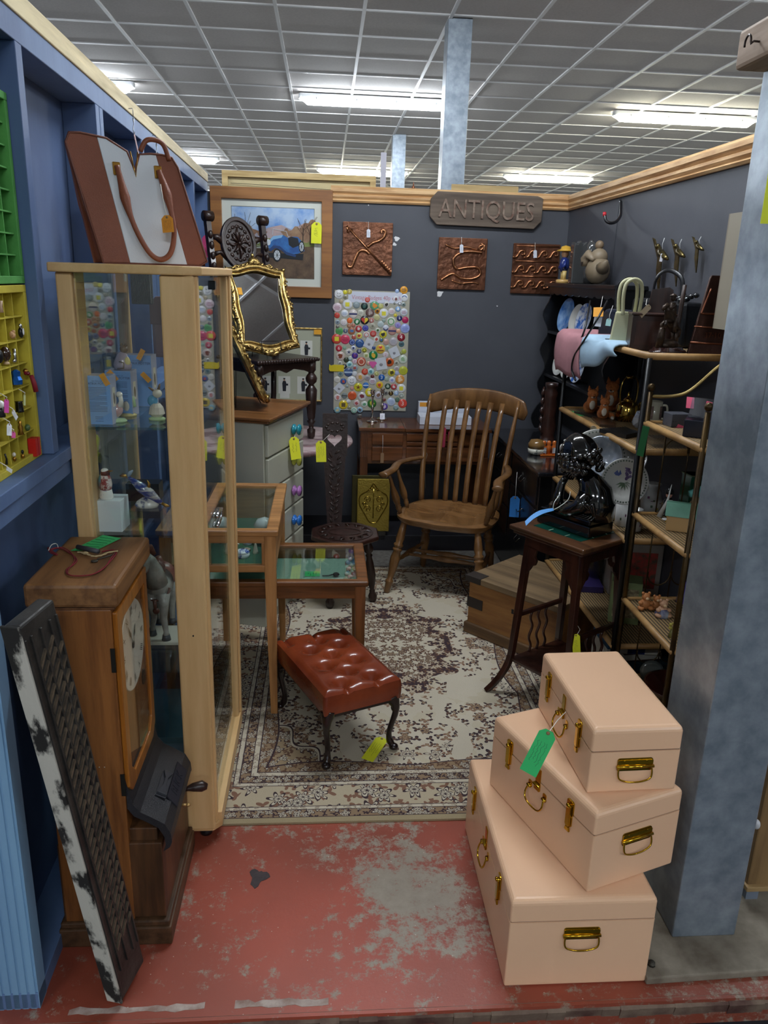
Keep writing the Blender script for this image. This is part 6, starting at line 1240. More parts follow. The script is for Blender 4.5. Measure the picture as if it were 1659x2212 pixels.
for s in (-1,1):
    for (cx1_,cy1_,r_) in ((.035,.03,.022),(.035,-.03,.022),(.055,.0,.014)): b.tube([T@V((s*cx1_+r_*(1-k/16)*math.cos(k*.7)*s,cy1_+r_*(1-k/16)*math.sin(k*.7),0)) for k in range(14)],.003,6)
b.tube([T@V((0,-.09,0)),T@V((0,.10,0))],.0035,6)
for k in range(5): b.ball(T@V(((k-2)*.012,.09+.01*(2-abs(k-2)),0)),.006,8,6)
b.build('embossed_leaf',brl,t)
# ================= SPINNING CHAIR =================
sp=thing('spinning_chair','dark carved three legged spinning chair with a heart cut in its narrow back','chair',(.110,3.80,.0075),R(0)); zs_=.385
def oct_(r): return [(r*math.cos(R(22.5+45*k)),r*.98*math.sin(R(22.5+45*k))) for k in range(8)]
MB().prism(oct_(.185),zs_-.024,zs_).build('seat',mat('#3a211a',rough=.3,c2='#26140f',vs=20,coat=.2,bump=.2,bs=60),sp,bev=.006)
b=MB(); ringprism(b,circ(.145,40),circ(.138,40),zs_,zs_+.0025,None); ringprism(b,circ(.085,32,ry=.055),circ(.080,32,ry=.051),zs_,zs_+.0025,None)
for k in range(14): a=2*pi*k/14; b.tube([(.10*math.cos(a),.10*math.sin(a),zs_),(.118*math.cos(a+.14),.118*math.sin(a+.14),zs_+.004),(.132*math.cos(a),.132*math.sin(a),zs_)],[.004,.007,.003],6)
b.build('seat_carving',ew,sp)
lp2=[(.014,0),(.022,.015),(.024,.035),(.014,.055),(.016,.062),(.011,.070),(.020,.10),(.026,.15),(.020,.22),(.014,.25),(.019,.26),(.012,.27),(.024,.285),(.026,.30),(.018,.32),(.018,.372)]
for (a,c) in ((.155,.0),(-.075,-.085),(-.06,.13)):
    d=V((a*.22,c*.22,-.36)).normalized(); T=M.Translation(V((a,c,0)))@V((0,0,1)).rotation_difference(V((-a*.25,-c*.25,.36))).to_matrix().to_4x4(); MB().lathe(lp2,16,T=T).build('leg',ew,sp)
# back plank with heart
tb=.955; TT=basis((-.055,.165,zs_-.02),(1,0,0),(-.05,.10,.99)); Hh=(tb-zs_)/.99
b=MB(); n=24; heart=[(.0024*16*math.sin(a)**3,Hh-.115+.0022*(13*math.cos(a)-5*math.cos(2*a)-2*math.cos(3*a)-math.cos(4*a))) for a in [2*pi*k/n for k in range(n)]]
ctr=(0,Hh-.115)
def pl_edge(a,box_):
    x0_,x1_,y0_,y1_=box_; dx,dy=math.sin(a),math.cos(a); ts=[]
    if abs(dx)>1e-6: ts.append(((x1_ if dx>0 else x0_)-ctr[0])/dx)
    if abs(dy)>1e-6: ts.append(((y1_ if dy>0 else y0_)-ctr[1])/dy)
    t_=min(v for v in ts if v>0); return (ctr[0]+dx*t_,ctr[1]+dy*t_)
bx=(-.063,.067,Hh-.20,Hh+.02); angs=sorted(set([2*pi*k/n for k in range(n)])); 
outer=[pl_edge(math.atan2(h_[0]-ctr[0],h_[1]-ctr[1]) if k else 0,bx) for k,h_ in enumerate(heart)]
corners=[(bx[1],bx[3]),(bx[1],bx[2]),(bx[0],bx[2]),(bx[0],bx[3])]
for cpt in corners:
    j=min(range(n),key=lambda k:math.hypot(outer[k][0]-cpt[0],outer[k][1]-cpt[1])); outer[j]=cpt
ringprism(b,list(reversed(outer)),list(reversed(heart)),-.010,.010,TT)
b.prism([(-.035,0),(.040,0),(.058,Hh-.20),(-.056,Hh-.20)],-.010,.010,T=TT); b.build('back_plank',mat('#2e1a15',rough=.35,c2='#1d100d',vs=20,bump=.3,bs=70),sp)
b=MB(); random.seed(21)
for k in range(26):
    z=.03+Hh*.66*k/26; w_=.022+.022*z/Hh; sgn_=1 if k%2 else -1; a_=random.uniform(.3,1.1)*sgn_; x_=sgn_*w_*random.uniform(.3,.8); q_=TT@V((x_,z,.010)); rot_=TT.to_3x3()@M.Rotation(-a_,3,'Z')
    b.ball(q_,(.006,.017,.004),8,6,rot=rot_)
for k in range(10): a_=2*pi*k/10; b.ball(TT@V((.043*math.cos(a_),Hh-.05+.022*math.sin(a_),.010)),(.009,.006,.004),8,6,rot=TT.to_3x3())
b.build('back_carving',ew,sp)
A_=Y(693,952,3.93); B_=Y(694,998,3.92); price_tag('price_tag','yellow price tag tied through the heart of the spinning chair',A_,B_,.052,(0,-1,0),'#dfdf2a',string=[Y(712,938,3.955),Y(705,945,3.94),A_-V((0,0,.01))],lines=4)
# ================= WINDSOR ARMCHAIR =================
ww=mat('#7f5a34',rough=.28,c2='#5d3e20',vs=5,coat=.25,stretch=(4,4,1.2),bump=.05,bs=30); wwy=mat('#86603a',rough=.25,c2='#6a4826',vs=5,coat=.3,stretch=(1.2,4,4))
wc=thing('windsor_armchair','large elm lath back Windsor armchair facing left beyond the rug','armchair',(.684,4.02,.008),R(-25))
# saddle seat
sw,sd_=.27,.245
def seat_out(a):
    c_,s_=math.cos(a),math.sin(a); n_=3.2; r_=(abs(c_)**n_+abs(s_)**n_)**(-1/n_); x=r_*c_*sw; y=r_*s_*sd_
    x*=1-.10*max(0,y/sd_); 
    if y<0: y-=.016*(1-(x/sw)**2)*-1.6+.018*math.exp(-(x/.06)**2)
    return x,y
b=MB(); nu,nv_=64,14
def sfn(u,v):
    x,y=seat_out(2*pi*u); k=v; X_,Y_=x*k,y*k
    d=math.hypot(X_/.20,(Y_+.01)/.17); dip=.018*math.exp(-(((abs(X_)-.10)/.09)**2)-((Y_+.02)/.16)**2)
    return (X_,Y_,.432-dip-(.010*max(0,(k-.93)/.07)**2))
b.grid(sfn,nu,nv_,cu=True); b.grid(lambda u,v:(lambda p:(p[0]*(1-.06*v*v),p[1]*(1-.06*v*v),.422-.034*v))(seat_out(2*pi*u)),nu,3,cu=True); b.add([(x*.94,y*.94,.388) for x,y in [seat_out(2*pi*k/64) for k in range(64)]],[tuple(reversed(range(64)))]); b.build('seat',wwy,wc)
lp3=[(.013,0),(.017,.008),(.019,.055),(.023,.064),(.022,.072),(.015,.078),(.019,.11),(.026,.17),(.027,.20),(.020,.235),(.026,.243),(.026,.252),(.019,.257),(.026,.265),(.027,.275),(.019,.283),(.024,.31),(.020,.35),(.014,.41)]
legs={}
for nm_,(tx,ty,bx_,by_) in dict(fl=(-.20,-.16,-.265,-.235),fr=(.20,-.16,.262,-.235),bl=(-.17,.15,-.21,.235),br=(.17,.15,.21,.235)).items():
    d=V((tx-bx_,ty-by_,.40)); T=M.Translation(V((bx_,by_,0)))@V((0,0,1)).rotation_difference(d).to_matrix().to_4x4(); MB().lathe([(r_,z_*d.length/.41) for r_,z_ in lp3],18,T=T).build('leg',ww,wc); legs[nm_]=(V((bx_,by_,0)),d)
def on(nm_,f): return legs[nm_][0]+legs[nm_][1]*f
def turned(a,b_,r_,nm_,bul=1.5):
    pts=[a.lerp(b_,k/16) for k in range(17)]; rs=[r_*(.75+(bul-.75)*math.exp(-((k/16-.5)/.16)**2)+.25*(1 if k in (4,12) else 0)) for k in range(17)]; MB().tube(pts,rs,10).build(nm_,ww,wc)
for s in ('l','r'): turned(on('f'+s,.42),on('b'+s,.42),.012,'side_stretcher')
for q in (.40,.60):
    turned(on('fl',.42).lerp(on('bl',.42),q),on('fr',.42).lerp(on('br',.42),q),.012,'cross_stretcher')
# back: outer stiles, laths, crest
def bp(x,z): # back curve: leans back
    t_=(z-.43)/.62; return V((x*(1+.16*t_),.195+.20*t_+.03*t_*t_-.05*(1-abs(x)/.25)*0-.035*math.sin(pi*min(1,t_)),z))
for x in (-.225,.225):
    pts=[bp(x,.42+.58*k/12) for k in range(13)]; MB().tube(pts,[.022,.022,.022,.022,.021,.021,.020,.020,.019,.018,.014,.016,.012],8,flat=.75).build('back_stile',ww,wc)
for x in (-.145,-.087,-.029,.029,.087,.145):
    pts=[bp(x,.42+.56*k/10)+V((0,.012,0)) for k in range(11)]; MB().tube(pts,.0165,6,flat=.4,up=(0,1,0)).build('lath',ww,wc)
b=MB()
def crest(u,v):
    x=(u-.5)*.60; zc=.930+.052*(1-(abs(u-.5)*2)**2.2)+.0; h_=.122*(1-.15*(abs(u-.5)*2)**6); a=2*pi*v
    ends=math.sqrt(max(.02,1-max(0,1-min(u,1-u)/.05)**2)); c_=V((x,.195+.225+.03+.05*0-.05*(1-(abs(u-.5)*2)**2)*-1,zc))
    return (c_.x,c_.y+.014*math.cos(a)*ends,c_.z+h_*.5*math.sin(a)*1.0*ends*(1+.0)+.0)
b.grid(lambda u,v:crest(v,u),18,40,cu=True); b.build('crest_rail',ww,wc)
for s in (-1,1):
    arm=smooth([bp(s*.235,.66)+V((0,-.01,0)),V((s*.285,.10,.668)),V((s*.30,-.02,.672)),V((s*.285,-.13,.665)),V((s*.30,-.205,.655)),V((s*.305,-.235,.652))],5)
    rs=[.020+.012*(k/len(arm))**2 for k in range(len(arm))]; rs[-1]=.02
    MB().tube(arm,rs,10,flat=.55,up=(0,0,1)).build('arm',ww,wc)
    for (ya_,yb_,sc_) in ((-.19,-.14,1.0),(-.06,-.02,.9)):
        a=V((s*.235,yb_,.43)); c=V((s*.29,ya_,.655)); d=c-a; T=M.Translation(a)@V((0,0,1)).rotation_difference(d).to_matrix().to_4x4()
        MB().lathe([(r_*sc_,z_*d.length/.24) for r_,z_ in ((.010,0),(.013,.02),(.016,.035),(.012,.04),(.016,.047),(.012,.053),(.016,.06),(.021,.09),(.018,.12),(.011,.16),(.009,.21),(.009,.24))],14,T=T).build('arm_support',ww,wc)
# ================= PINE BOX =================
pw_=wood('#9c6d3a','#744a24','x',rough=.55,s=.4); pwy=wood('#7d6243','#5b4630','y',rough=.6,s=.35); ir=mat('#2e2621',rough=.6)
F0=Z(992,1350,.03); F1=Z(1118,1400,.0)
K_=V((.700,3.43,0)); dirx=(V((1.045,3.04,0))-K_).normalized(); diry=V((-dirx.y,dirx.x,0))
pb=thing('pine_box','low old pine box with dark iron corner straps behind the plant stand','box',mw=basis((K_.x,K_.y,.0085),dirx,diry)); Wp,Dp,Hp=.50,.415,.295
MB().box(0,Wp,0,Dp,.012,Hp-.03).build('box_body',pw_,pb,bev=.003)
b=MB(); b.box(-.012,Wp+.01,-.014,Dp,0,.055); b.build('base_moulding',wood('#6b4e2f','#4a3520','x',rough=.6,s=.4),pb,bev=.006)
for k in range(3): MB().box(.0-.010,Wp+.008,-.015+k*(Dp+.02)/3+.0015,-.015+(k+1)*(Dp+.02)/3,Hp-.03,Hp).build('lid_board',wood('#80694b','#5f4b33','x',rough=.6,s=.35),pb,bev=.003)
for (x_,z_) in ((-.013,Hp-.032),): MB().box(-.014,.075,-.0185,.05,Hp-.028,Hp+.003).build('iron_strap',ir,pb,bev=.002)
MB().box(-.005,.085,-.004,.0,.135,.185).build('iron_strap',ir,pb); MB().box(-.005,.0,-.004,.10,.135,.185).build('iron_strap',ir,pb)
MB().prism([(.25,.20),(.262,.20),(.262,.185),(.275,.183),(.275,.178),(.25,.178)],.0005,.0015,T=RT).build('keyhole',blk,pb)
# ================= PLANT STAND =================
mh=wood('#3d2016','#26120c','z',rough=.28,s=.8,coat=.3); mhx=wood('#5a3a22','#3b2414','x',rough=.3,s=.6,coat=.2)
A0=V((.725,2.86)); B0=V((.930,2.545)); 
ctr_=Z(1240,1147,.745); 
dx_=(V((.930,2.545,0))-V((.725,2.86,0))).normalized(); dy_=V((-dx_.y,dx_.x,0)); 
org=V((.725,2.86,0))+dx_*.188+dy_*.175
ps_=thing('plant_stand','dark mahogany square plant stand with splayed legs and wavy slats','plant stand',mw=basis((org.x,org.y,.008),dx_,dy_)); hs=.182; zt_=.735
MB().box(-hs,hs,-hs,hs,zt_-.020,zt_).build('top_board',mhx,ps_,bev=.005); MB().box(-hs+.012,hs-.012,-hs+.012,hs-.012,zt_-.034,zt_-.020).build('top_moulding',mh,ps_,bev=.003)
b=MB(); b.box(-.115,.115,-.115,.115,zt_,zt_+.0015,mt=mat('#0e4033',rough=.15,coat=.5)); 
for k in (-1,1):
    for s in (-1,1): b.box(k*.04-.0012,k*.04+.0012,s*.115-.028 if s>0 else -.115,s*.115 if s>0 else -.087,zt_+.0015,zt_+.002,mt=mat('#b9c9b4',rough=.4)); b.box(s*.115-.028 if s>0 else -.115,s*.115 if s>0 else -.087,k*.04-.0012,k*.04+.0012,zt_+.0015,zt_+.002,mt=mat('#b9c9b4',rough=.4))
b.build('green_tile_inlay',None,ps_)
def lp_(sx_,sy_,z):   # leg centre line
    q=(zt_-.034-z)/(zt_-.034); o_=.120+.035*q+ (.055*((q-.72)/.28)**2 if q>.72 else 0); return V((sx_*o_,sy_*o_,z))
for sx_ in (-1,1):
    for sy_ in (-1,1):
        MB().tube([lp_(sx_,sy_,z) for z in [zt_-.034-(zt_-.034)*k/20 for k in range(21)]],[.0195-.004*k/20 for k in range(21)],4,sm=False,up=(1,1,0)).build('leg',mh,ps_,bev=.002)
MB().box(-.150,.150,-.150,.150,.150,.165).build('lower_shelf',mh,ps_,bev=.003)
for s in (-1,1):
    for ax_ in (0,1):
        T=M.Rotation(pi/2*ax_,4,'Z')
        MB().box(-.125,.125,s*.128-.008,s*.128+.008,zt_-.085,zt_-.034,T=T).build('apron',mh,ps_)
        for e_ in (-1,1):
            MB().prism([(e_*.118,zt_-.08),(e_*.118,zt_-.20),(e_*.100,zt_-.175),(e_*.088,zt_-.155),(e_*.075,zt_-.15),(e_*.068,zt_-.13),(e_*.08,zt_-.115),(e_*.07,zt_-.08)],-.006,.006,T=T@TM((0,s*.130,0))@RT).build('bracket',mh,ps_,bev=.001)
    T=M.Rotation(0,4,'Z')
    for sd2 in (0,1):
        T=M.Rotation(pi/2*sd2,4,'Z')
        if sd2==0: continue
        MB().box(-.135,.135,s*.140-.008,s*.140+.008,.345,.362,T=T).build('rail',mh,ps_,bev=.002)
        for k in (-1,0,1): MB().tube([T@V((k*.045+.008*math.sin(j*pi/4.5),s*.142,.165+.18*j/18)) for j in range(19)],.0055,6).build('wavy_slat',mh,ps_)
q=Z(1248,1390,.25); price_tag('price_tag','yellow price tag hanging below the front of the plant stand',Y(1244,1370,2.60),Y(1246,1415,2.59),.030,(0,-1,.1),'#dfe22a',string=[Y(1248,1352,2.62),Y(1253,1360,2.61),Y(1246,1372,2.605)],lines=1)
# ================= BUST =================
bkc=mat('#060708',rough=.08,coat=1,bump=.05,bs=40)
bu=thing('bust','glossy black bust of a child leaning chin on hand, on the plant stand','bust',mw=basis((org.x+.004,org.y-.0,.008+zt_+.002),dx_,dy_)@M.Diagonal((1.16,1.16,1.10,1)))
b=MB(); b.box(-.125,.095,-.062,.062,0,.040); b.box(-.118,.09,-.056,.056,.040,.058); b.build('plinth',bkc,bu,bev=.004)
# orientation: face looks to local -x-y (towards picture left)
b=MB()
b.tube([(.055,.01,.05),(.055,.012,.10),(.045,.010,.145),(.028,.004,.175),(.005,0,.195)],[.060,.062,.056,.040,.030],18)
b.tube([(.005,0,.185),(-.010,-.004,.215),(-.014,-.006,.235)],[.028,.025,.024],14)
b.tube([(.045,.045,.13),(.0,.055,.085),(-.045,.045,.062),(-.085,.020,.060)],[.026,.024,.020,.016],12)
b.tube([(.050,-.035,.14),(.045,-.058,.10),(.0,-.058,.072),(-.05,-.05,.066)],[.028,.026,.022,.018],12)
b.tube([(-.050,-.048,.068),(-.060,-.040,.11),(-.062,-.026,.15),(-.055,-.016,.175)],[.020,.017,.013,.012],12)
for k in range(4): b.tube([(-.056+.006*k,-.022+.005*k,.168),(-.050+.006*k,-.020+.006*k,.185),(-.040+.006*k,-.016+.006*k,.198)],[.0055,.005,.004],8)
b.tube([(-.052,-.020,.165),(-.046,-.030,.178)],[.006,.0045],8)
b.ball((-.03,-.004,.066),(.085,.058,.020),20,8)
b.build('torso',bkc,bu)
b=MB(); hc_=V((-.026,-.010,.262)); rot=Euler((0,R(-18),R(20))).to_matrix()
b.ball(hc_,(.058,.048,.056),22,14,rot=rot); b.ball(hc_+rot@V((-.030,0,-.022)),(.036,.034,.038),18,10,rot=rot)
b.ball(hc_+rot@V((-.066,0,-.018)),(.010,.007,.010),10,8); b.ball(hc_+rot@V((-.056,0,-.050)),(.012,.012,.010),10,8)
for s in (-1,1): b.ball(hc_+rot@V((-.052,s*.016,-.003)),(.008,.009,.004),10,6); b.ball(hc_+rot@V((-.050,s*.018,.010)),(.009,.013,.005),10,6)
b.tube([hc_+rot@V((-.064,-.010,-.036)),hc_+rot@V((-.068,0,-.037)),hc_+rot@V((-.064,.010,-.036))],[.003,.004,.003],8)
b.build('head',bkc,bu)
random.seed(11); b=MB(); b.grid(lambda u,v:tuple(hc_+rot@V((.010+.061*math.cos(2*pi*u)*math.cos(v*pi/2)*(1+.03*math.sin(14*pi*u)),.052*math.sin(2*pi*u)*math.cos(v*pi/2)*(1+.03*math.sin(14*pi*u)),.010+.062*math.sin(v*pi/2)-.012*(1-v)))),56,12,cu=True)
for k in range(64):
    a=R(random.uniform(-145,145)); z_=random.uniform(-.062,.006); sp_x=1+.10*abs(math.sin(a)); p_=hc_+rot@V((.012+.056*math.cos(a),.052*sp_x*math.sin(a),z_))
    r_=random.uniform(.009,.015); b.ball(p_,(r_,r_,r_*random.uniform(.8,1.3)),9,6)
    if k%3==0: b.tube([p_+V((math.cos(a)*.008,math.sin(a)*.008,0))+V((-math.sin(a)*r_*(1-j/9)*math.cos(j*.9),math.cos(a)*r_*(1-j/9)*math.cos(j*.9),r_*(1-j/9)*math.sin(j*.9))) for j in range(8)],.004,6)
for s_ in (-1,1):
    for k in range(5): b.ball(hc_+rot@V((-.022+.012*k,s_*(.050+.006*math.sin(k)),-.03-.008*(k%3))),(.017,.014,.018),10,7)
b.build('curly_hair',bkc,bu)
b=MB(); 
for k in range(6): b.tube(smooth([(-.02+.02*k,-.062,.085+.004*k),(.01+.018*k,-.066,.10+.004*k),(.045+.012*k,-.052,.125-.010*k)],5),.0035,6)
for k in range(5): b.tube(smooth([(.00+.015*k,-.05,.07),(.03+.015*k,-.06,.062),(.06+.01*k,-.05,.075)],5),.003,6)
b.build('drapery_folds',bkc,bu)
wr=V((Z(1200,1065,.8).x,0,0)); 
lb0=Y(1196,1100,2.66); lb1=Y(1135,1131,2.60)
b=MB(); pts=smooth([lb0,Y(1170,1106,2.64),Y(1150,1117,2.62),lb1],5); vs=[];
for i,p in enumerate(pts): w_=.010*(.55+.45*min(1,i/6)); vs+=[p+V((0,-.012,-.006))*(w_/.012),p-V((0,-.012,-.006))*(w_/.012)]
b.add(vs,[(2*i,2*i+1,2*i+3,2*i+2) for i in range(len(pts)-1)]); t=thing('price_tag','curled blue price tag tied to the hand of the black bust','price tag',(0,0,0)); o=b.build('card',mat('#4b8fd0',rough=.6),t); q=o.modifiers.new('s','SOLIDIFY'); q.thickness=.0012
MB().tube(smooth([Y(1232,1062,2.68),Y(1228,1078,2.67),Y(1212,1092,2.665),lb0,Y(1197,1086,2.66),Y(1206,1073,2.67)],4),.0012,6).build('string',mat('#d8d8d0',rough=.9),t)
# ================= RIGHT SIDE =================
bp_m=mat('#101114',rough=.28,coat=.2,var=.2,vs=5)
# --- black dresser in the corner ---
dr=thing('black_dresser','black painted dresser with a scalloped shelf top in the right back corner','dresser',(0,0,0))
MB().box(1.075,1.495,3.70,4.85,.02,.72).build('base_cabinet',bp_m,dr,bev=.004); MB().box(1.06,1.497,3.685,4.87,.72,.745).build('base_top',mat('#1b1b1f',rough=.18,coat=.5),dr,bev=.006)
for k,z in enumerate((.60,.43,.26)):
    for (a,c) in ((3.72,4.25),(4.28,4.82)):
        d=MB().box(1.067,1.078,a,c,z-.035,z+.115).build('drawer',bp_m,dr,bev=.003)
        b=MB(); yy=(a+c)/2; b.tube(smooth([(1.066,yy-.03,z+.05),(1.050,yy-.025,z+.032),(1.048,yy,z+.026),(1.050,yy+.025,z+.032),(1.066,yy+.03,z+.05)],4),.003,6); b.build('drawer_pull',mat('#6d6a66',rough=.25,metal=1),d)
def sidepoly(): 
    pts=[(1.495,.745),(1.495,1.625)]
    for k in range(31): z=1.625-.865*k/30; pts.append((1.352+.020*math.sin(k*.85)-(.02 if k>24 else 0),z))
    return pts
for y in (3.70,4.835): MB().prism(sidepoly(),-.008,.008,T=TM((0,y,0))@RT).build('scalloped_side',bp_m,dr)
MB().box(1.335,1.497,3.66,4.86,1.625,1.647).build('top_shelf',bp_m,dr,bev=.004)
for z in (1.36,1.10): MB().box(1.37,1.495,3.63,4.83,z-.008,z+.008).build('shelf',bp_m,dr)
MB().box(1.488,1.496,3.63,4.83,.80,1.625).build('back_board',mat('#0b0c0e',rough=.5),dr)
pts=[(3.63,1.625),(4.83,1.625)]+[(4.83-1.2*k/60,1.588-.010*abs(math.sin(k*pi/6))) for k in range(61)]
b=MB(); T=M(((0,0,1,1.362),(1,0,0,0),(0,1,0,0),(0,0,0,1))); b.prism(pts,-.005,.005,T=T); b.build('valance',bp_m,dr)
china=mat('#c9c9c4',rough=.12,coat=.6); bplate=mat('#c5ccd6',rough=.12,coat=.6,c2='#2b5fae',vs=26,lo=.42,hi=.55); bplate2=mat('#2d6cb8',rough=.15,coat=.6,c2='#8fb4dc',vs=12)
def plate(label,c,r,mt,n=(0,-1,.25),rim=None,deco=None,grp=None,name='plate'):
    t=thing(name,label,'plate',mw=basis(c,V(n).cross(V((0,0,1))).normalized() if abs(V(n).normalized().z)<.99 else (1,0,0),V((0,0,1))),group=grp)
    # local z axis should be n
    zz=V(n).normalized(); xx=zz.cross(V((0,0,1))).normalized()*-1; yy=zz.cross(xx); m_=M((xx,yy,zz)).transposed().to_4x4(); m_.translation=V(c); t.matrix_world=m_
    MB().lathe([(0,0),(r*.62,0),(r*.68,.006),(r,.014),(r*1.0,.017),(r*.97,.017),(r*.66,.010),(r*.6,.0045),(0,.004)],44,mt=mt).build('dish',None,t)
    if rim: 
        b=MB()
        for k in range(48): a=2*pi*k/48; b.prism([(r*.90*math.cos(a)+.004*math.cos(a+s_),r*.90*math.sin(a)+.004*math.sin(a+s_)) for s_ in (0,2,3.14,4.3)],.0163,.0172,mt=rim)
        b.build('leaf_border',None,t)
    if deco: 
        b=MB(); deco(b); b.build('flower_print',None,t)
    return t
for i,(x,y,r,m_,lb_) in enumerate(((1229,695,.100,bplate2,'bright blue plate leaning in the black dresser, farthest of the upper row'),(1252,700,.085,china,'white edged plate in the middle of the dresser\'s upper row'),(1268,698,.090,bplate,'blue and white plate nearest the bags in the dresser\'s upper row'),(1213,822,.085,china,'cream plate leaning in the lower row of the dresser, left end'),(1231,828,.085,china,'second cream plate in the lower row of the dresser'),(1252,832,.080,bplate,'blue patterned plate in the lower row of the dresser'))):
    p=X(x,y,1.44); zs=1.368 if i<3 else 1.108; plate(lb_,(1.43,p.y,zs+r*.985),r,m_,n=(-1,-.12,.22),grp=None)
# on top of the dresser
p=X(1216,606,1.40); t=thing('boy_figurine','painted figure of a boy in a wide yellow hat on top of the black dresser','figurine',(1.40,p.y,1.6475))
MB().lathe([(0,0),(.040,0),(.042,.018),(.03,.022),(0,.022)],16,mt=mat('#cfa765',rough=.3,coat=.4)).build('base',None,t)
b=MB(); 
for s in (-1,1): b.tube([(0,s*.014,.02),(0,s*.014,.07)],[.012,.014],10,mt=mat('#cdb06c',rough=.3,coat=.4))
b.build('legs',None,t); MB().lathe([(.018,.065),(.030,.09),(.026,.13),(.016,.145)],14,mt=mat('#23357a',rough=.25,coat=.5,c2='#1a2450',vs=30)).build('coat',None,t)
MB().ball((0,0,.165),(.022,.022,.024),mt=mat('#c9976c',rough=.4)).build('head',None,t); MB().lathe([(0,.182),(.048,.178),(.05,.184),(.03,.190),(.026,.205),(0,.212)],20,mt=mat('#d3a43c',rough=.3,coat=.4)).build('hat',None,t)
MB().tube([(0,-.02,.13),(-.01,-.038,.10),(-.02,-.03,.085)],[.009,.009,.007],8,mt=mat('#23357a',rough=.25)).build('arm',None,t); MB().tube([(0,.02,.13),(-.01,.038,.10),(-.02,.03,.085)],[.009,.009,.007],8,mt=mat('#23357a',rough=.25)).build('arm',None,t)
smoke=mat('#3f4040',rough=.06,coat=1,spec=.8)
p=X(1245,606,1.41); t=thing('glass_block','dark smoky glass slab ornament between the boy figure and the pottery bird','ornament',(1.41,p.y,1.6475)); MB().prism([(-.04,0),(.04,0),(.042,.20),(.03,.225),(.012,.21),(-.002,.232),(-.02,.21),(-.04,.222)],-.03,.03,T=RT).build('block_body',smoke,t,bev=.006)
p=X(1262,606,1.41); t=thing('glass_bear','smoky glass standing figure behind the pottery bird','ornament',(1.43,p.y-.02,1.6475)); b=MB(); b.lathe([(0,0),(.03,.0),(.035,.06),(.022,.11),(.03,.15),(.03,.19),(.02,.215),(0,.22)],14,mt=smoke); b.ball((0,.02,.215),.014,mt=smoke); b.build('body',None,t)
pot=mat('#8f7f6a',rough=.55,c2='#75664f',vs=6)
p=X(1283,607,1.42); t=thing('pottery_bird','plump greyish brown pottery bird with a rolled wing, on top of the dresser','ornament',(1.42,p.y-.04,1.6475))
b=MB(); b.ball((0,0,.07),(.060,.085,.070),mt=pot); b.ball((0,.0,.135),(.045,.05,.045),mt=pot); b.build('body',None,t); MB().ball((0,.01,.195),(.022,.024,.024),mt=mat('#7b6851',rough=.5)).build('head',None,t)
MB().tube([(0,-.07,.08),(0,-.10,.095),(0,-.125,.115)],[.035,.022,.008],12,mt=pot).build('tail',None,t)
b=MB(); b.tube([(-.052,.045,.09),(-.056,.045,.125),(-.05,.02,.15),(-.04,-.04,.12)],[.022,.026,.022,.01],12,mt=pot); b.build('wing',None,t); MB().ball((-.072,.045,.11),(.006,.016,.020),mt=mat('#2a221c',rough=.3,coat=.5)).build('dark_hollow',None,t)
# dresser base top items
p=Z(1180,965,.745); t=thing('carved_totem','tall dark carved wooden figure standing on the black dresser base','carving',(p.x,p.y,.7455))
drk=mat('#21130f',rough=.3,c2='#3a211a',vs=14,coat=.2,bump=.5,bs=30)
b=MB(); b.lathe([(0,0),(.055,0),(.058,.03),(.042,.04),(.040,.07),(.046,.12),(.036,.18),(.042,.24),(.034,.28),(.040,.31),(.030,.33),(.036,.345),(.036,.365),(0,.367)],14,mt=drk); b.build('column_body',None,t)
b=MB(); 
for k in range(5): b.tube([(-.040,-.02+.01*k,.08+.05*k),(-.046,.0,.11+.05*k),(-.036,.02,.14+.05*k)],[.006,.012,.004],8,mt=drk)
b.build('carved_relief',None,t)
p=Z(1161,984,.745); t=thing('stone_jar','squat brown and white banded jar on the left of the dresser base','jar',(p.x,p.y+.03,.7455)); MB().lathe([(.03,0),(.045,.01),(.048,.035)],20,mt=mat('#c9c6b8',rough=.25,coat=.4,c2='#5a5f58',vs=40,lo=.4,hi=.5)).build('jar_body',None,t); MB().lathe([(.048,.035),(.047,.06),(.035,.08),(0,.086)],20,mt=mat('#7a5a30',rough=.2,coat=.5)).build('lid',None,t)
ob_=mat('#b35a1c',rough=.15,coat=.6)
t=thing('cruet_set','orange brown wooden cruet set with white labels on the dresser base','cruet set',(Z(1187,986,.745).x,Z(1187,986,.745).y+.03,.7455))
MB().box(-.05,.055,-.03,.03,0,.008).build('tray',ob_,t,bev=.002)
for x in (-.028,.0,.03): MB().lathe([(.013,.008),(.014,.05),(.009,.056),(.013,.066),(.010,.078),(0,.082)],14,mt=ob_,T=TM((x,0,0))).build('shaker',None,t)
for x in (-.028,.03): MB().box(x-.012,x+.012,-.0155,-.0145,.014,.044).build('label_panel',mat('#d5d8d4',rough=.3,c2='#4a5a70',vs=120),t)
p=Z(1221,985,.75); t=thing('china_bell_pot','small white china pot with a blue oval print, between cruets and bust','pot',(p.x,p.y+.02,.7455)); MB().lathe([(.02,0),(.032,.02),(.034,.045),(.024,.062),(.01,.068),(.008,.08),(.012,.088),(0,.094)],20,mt=china).build('pot_body',None,t); MB().ball((-.01,-.032,.038),(.016,.003,.018),mt=mat('#3a4a8a',rough=.3)).build('blue_oval',None,t)
t=thing('price_tag','blue price tag hanging from a drawer pull on the black dresser','price tag',(0,0,0)); bpool=price_tag; bpy.data.objects.remove(t)
price_tag('price_tag','blue price tag hanging from a drawer pull on the black dresser',X(1113,1072,1.040),X(1110,1117,1.038),.052,(-.35,-1,0),'#2878c4',string=[X(1117,1020,1.052),X(1115,1045,1.044),X(1113,1076,1.04)],lines=0)
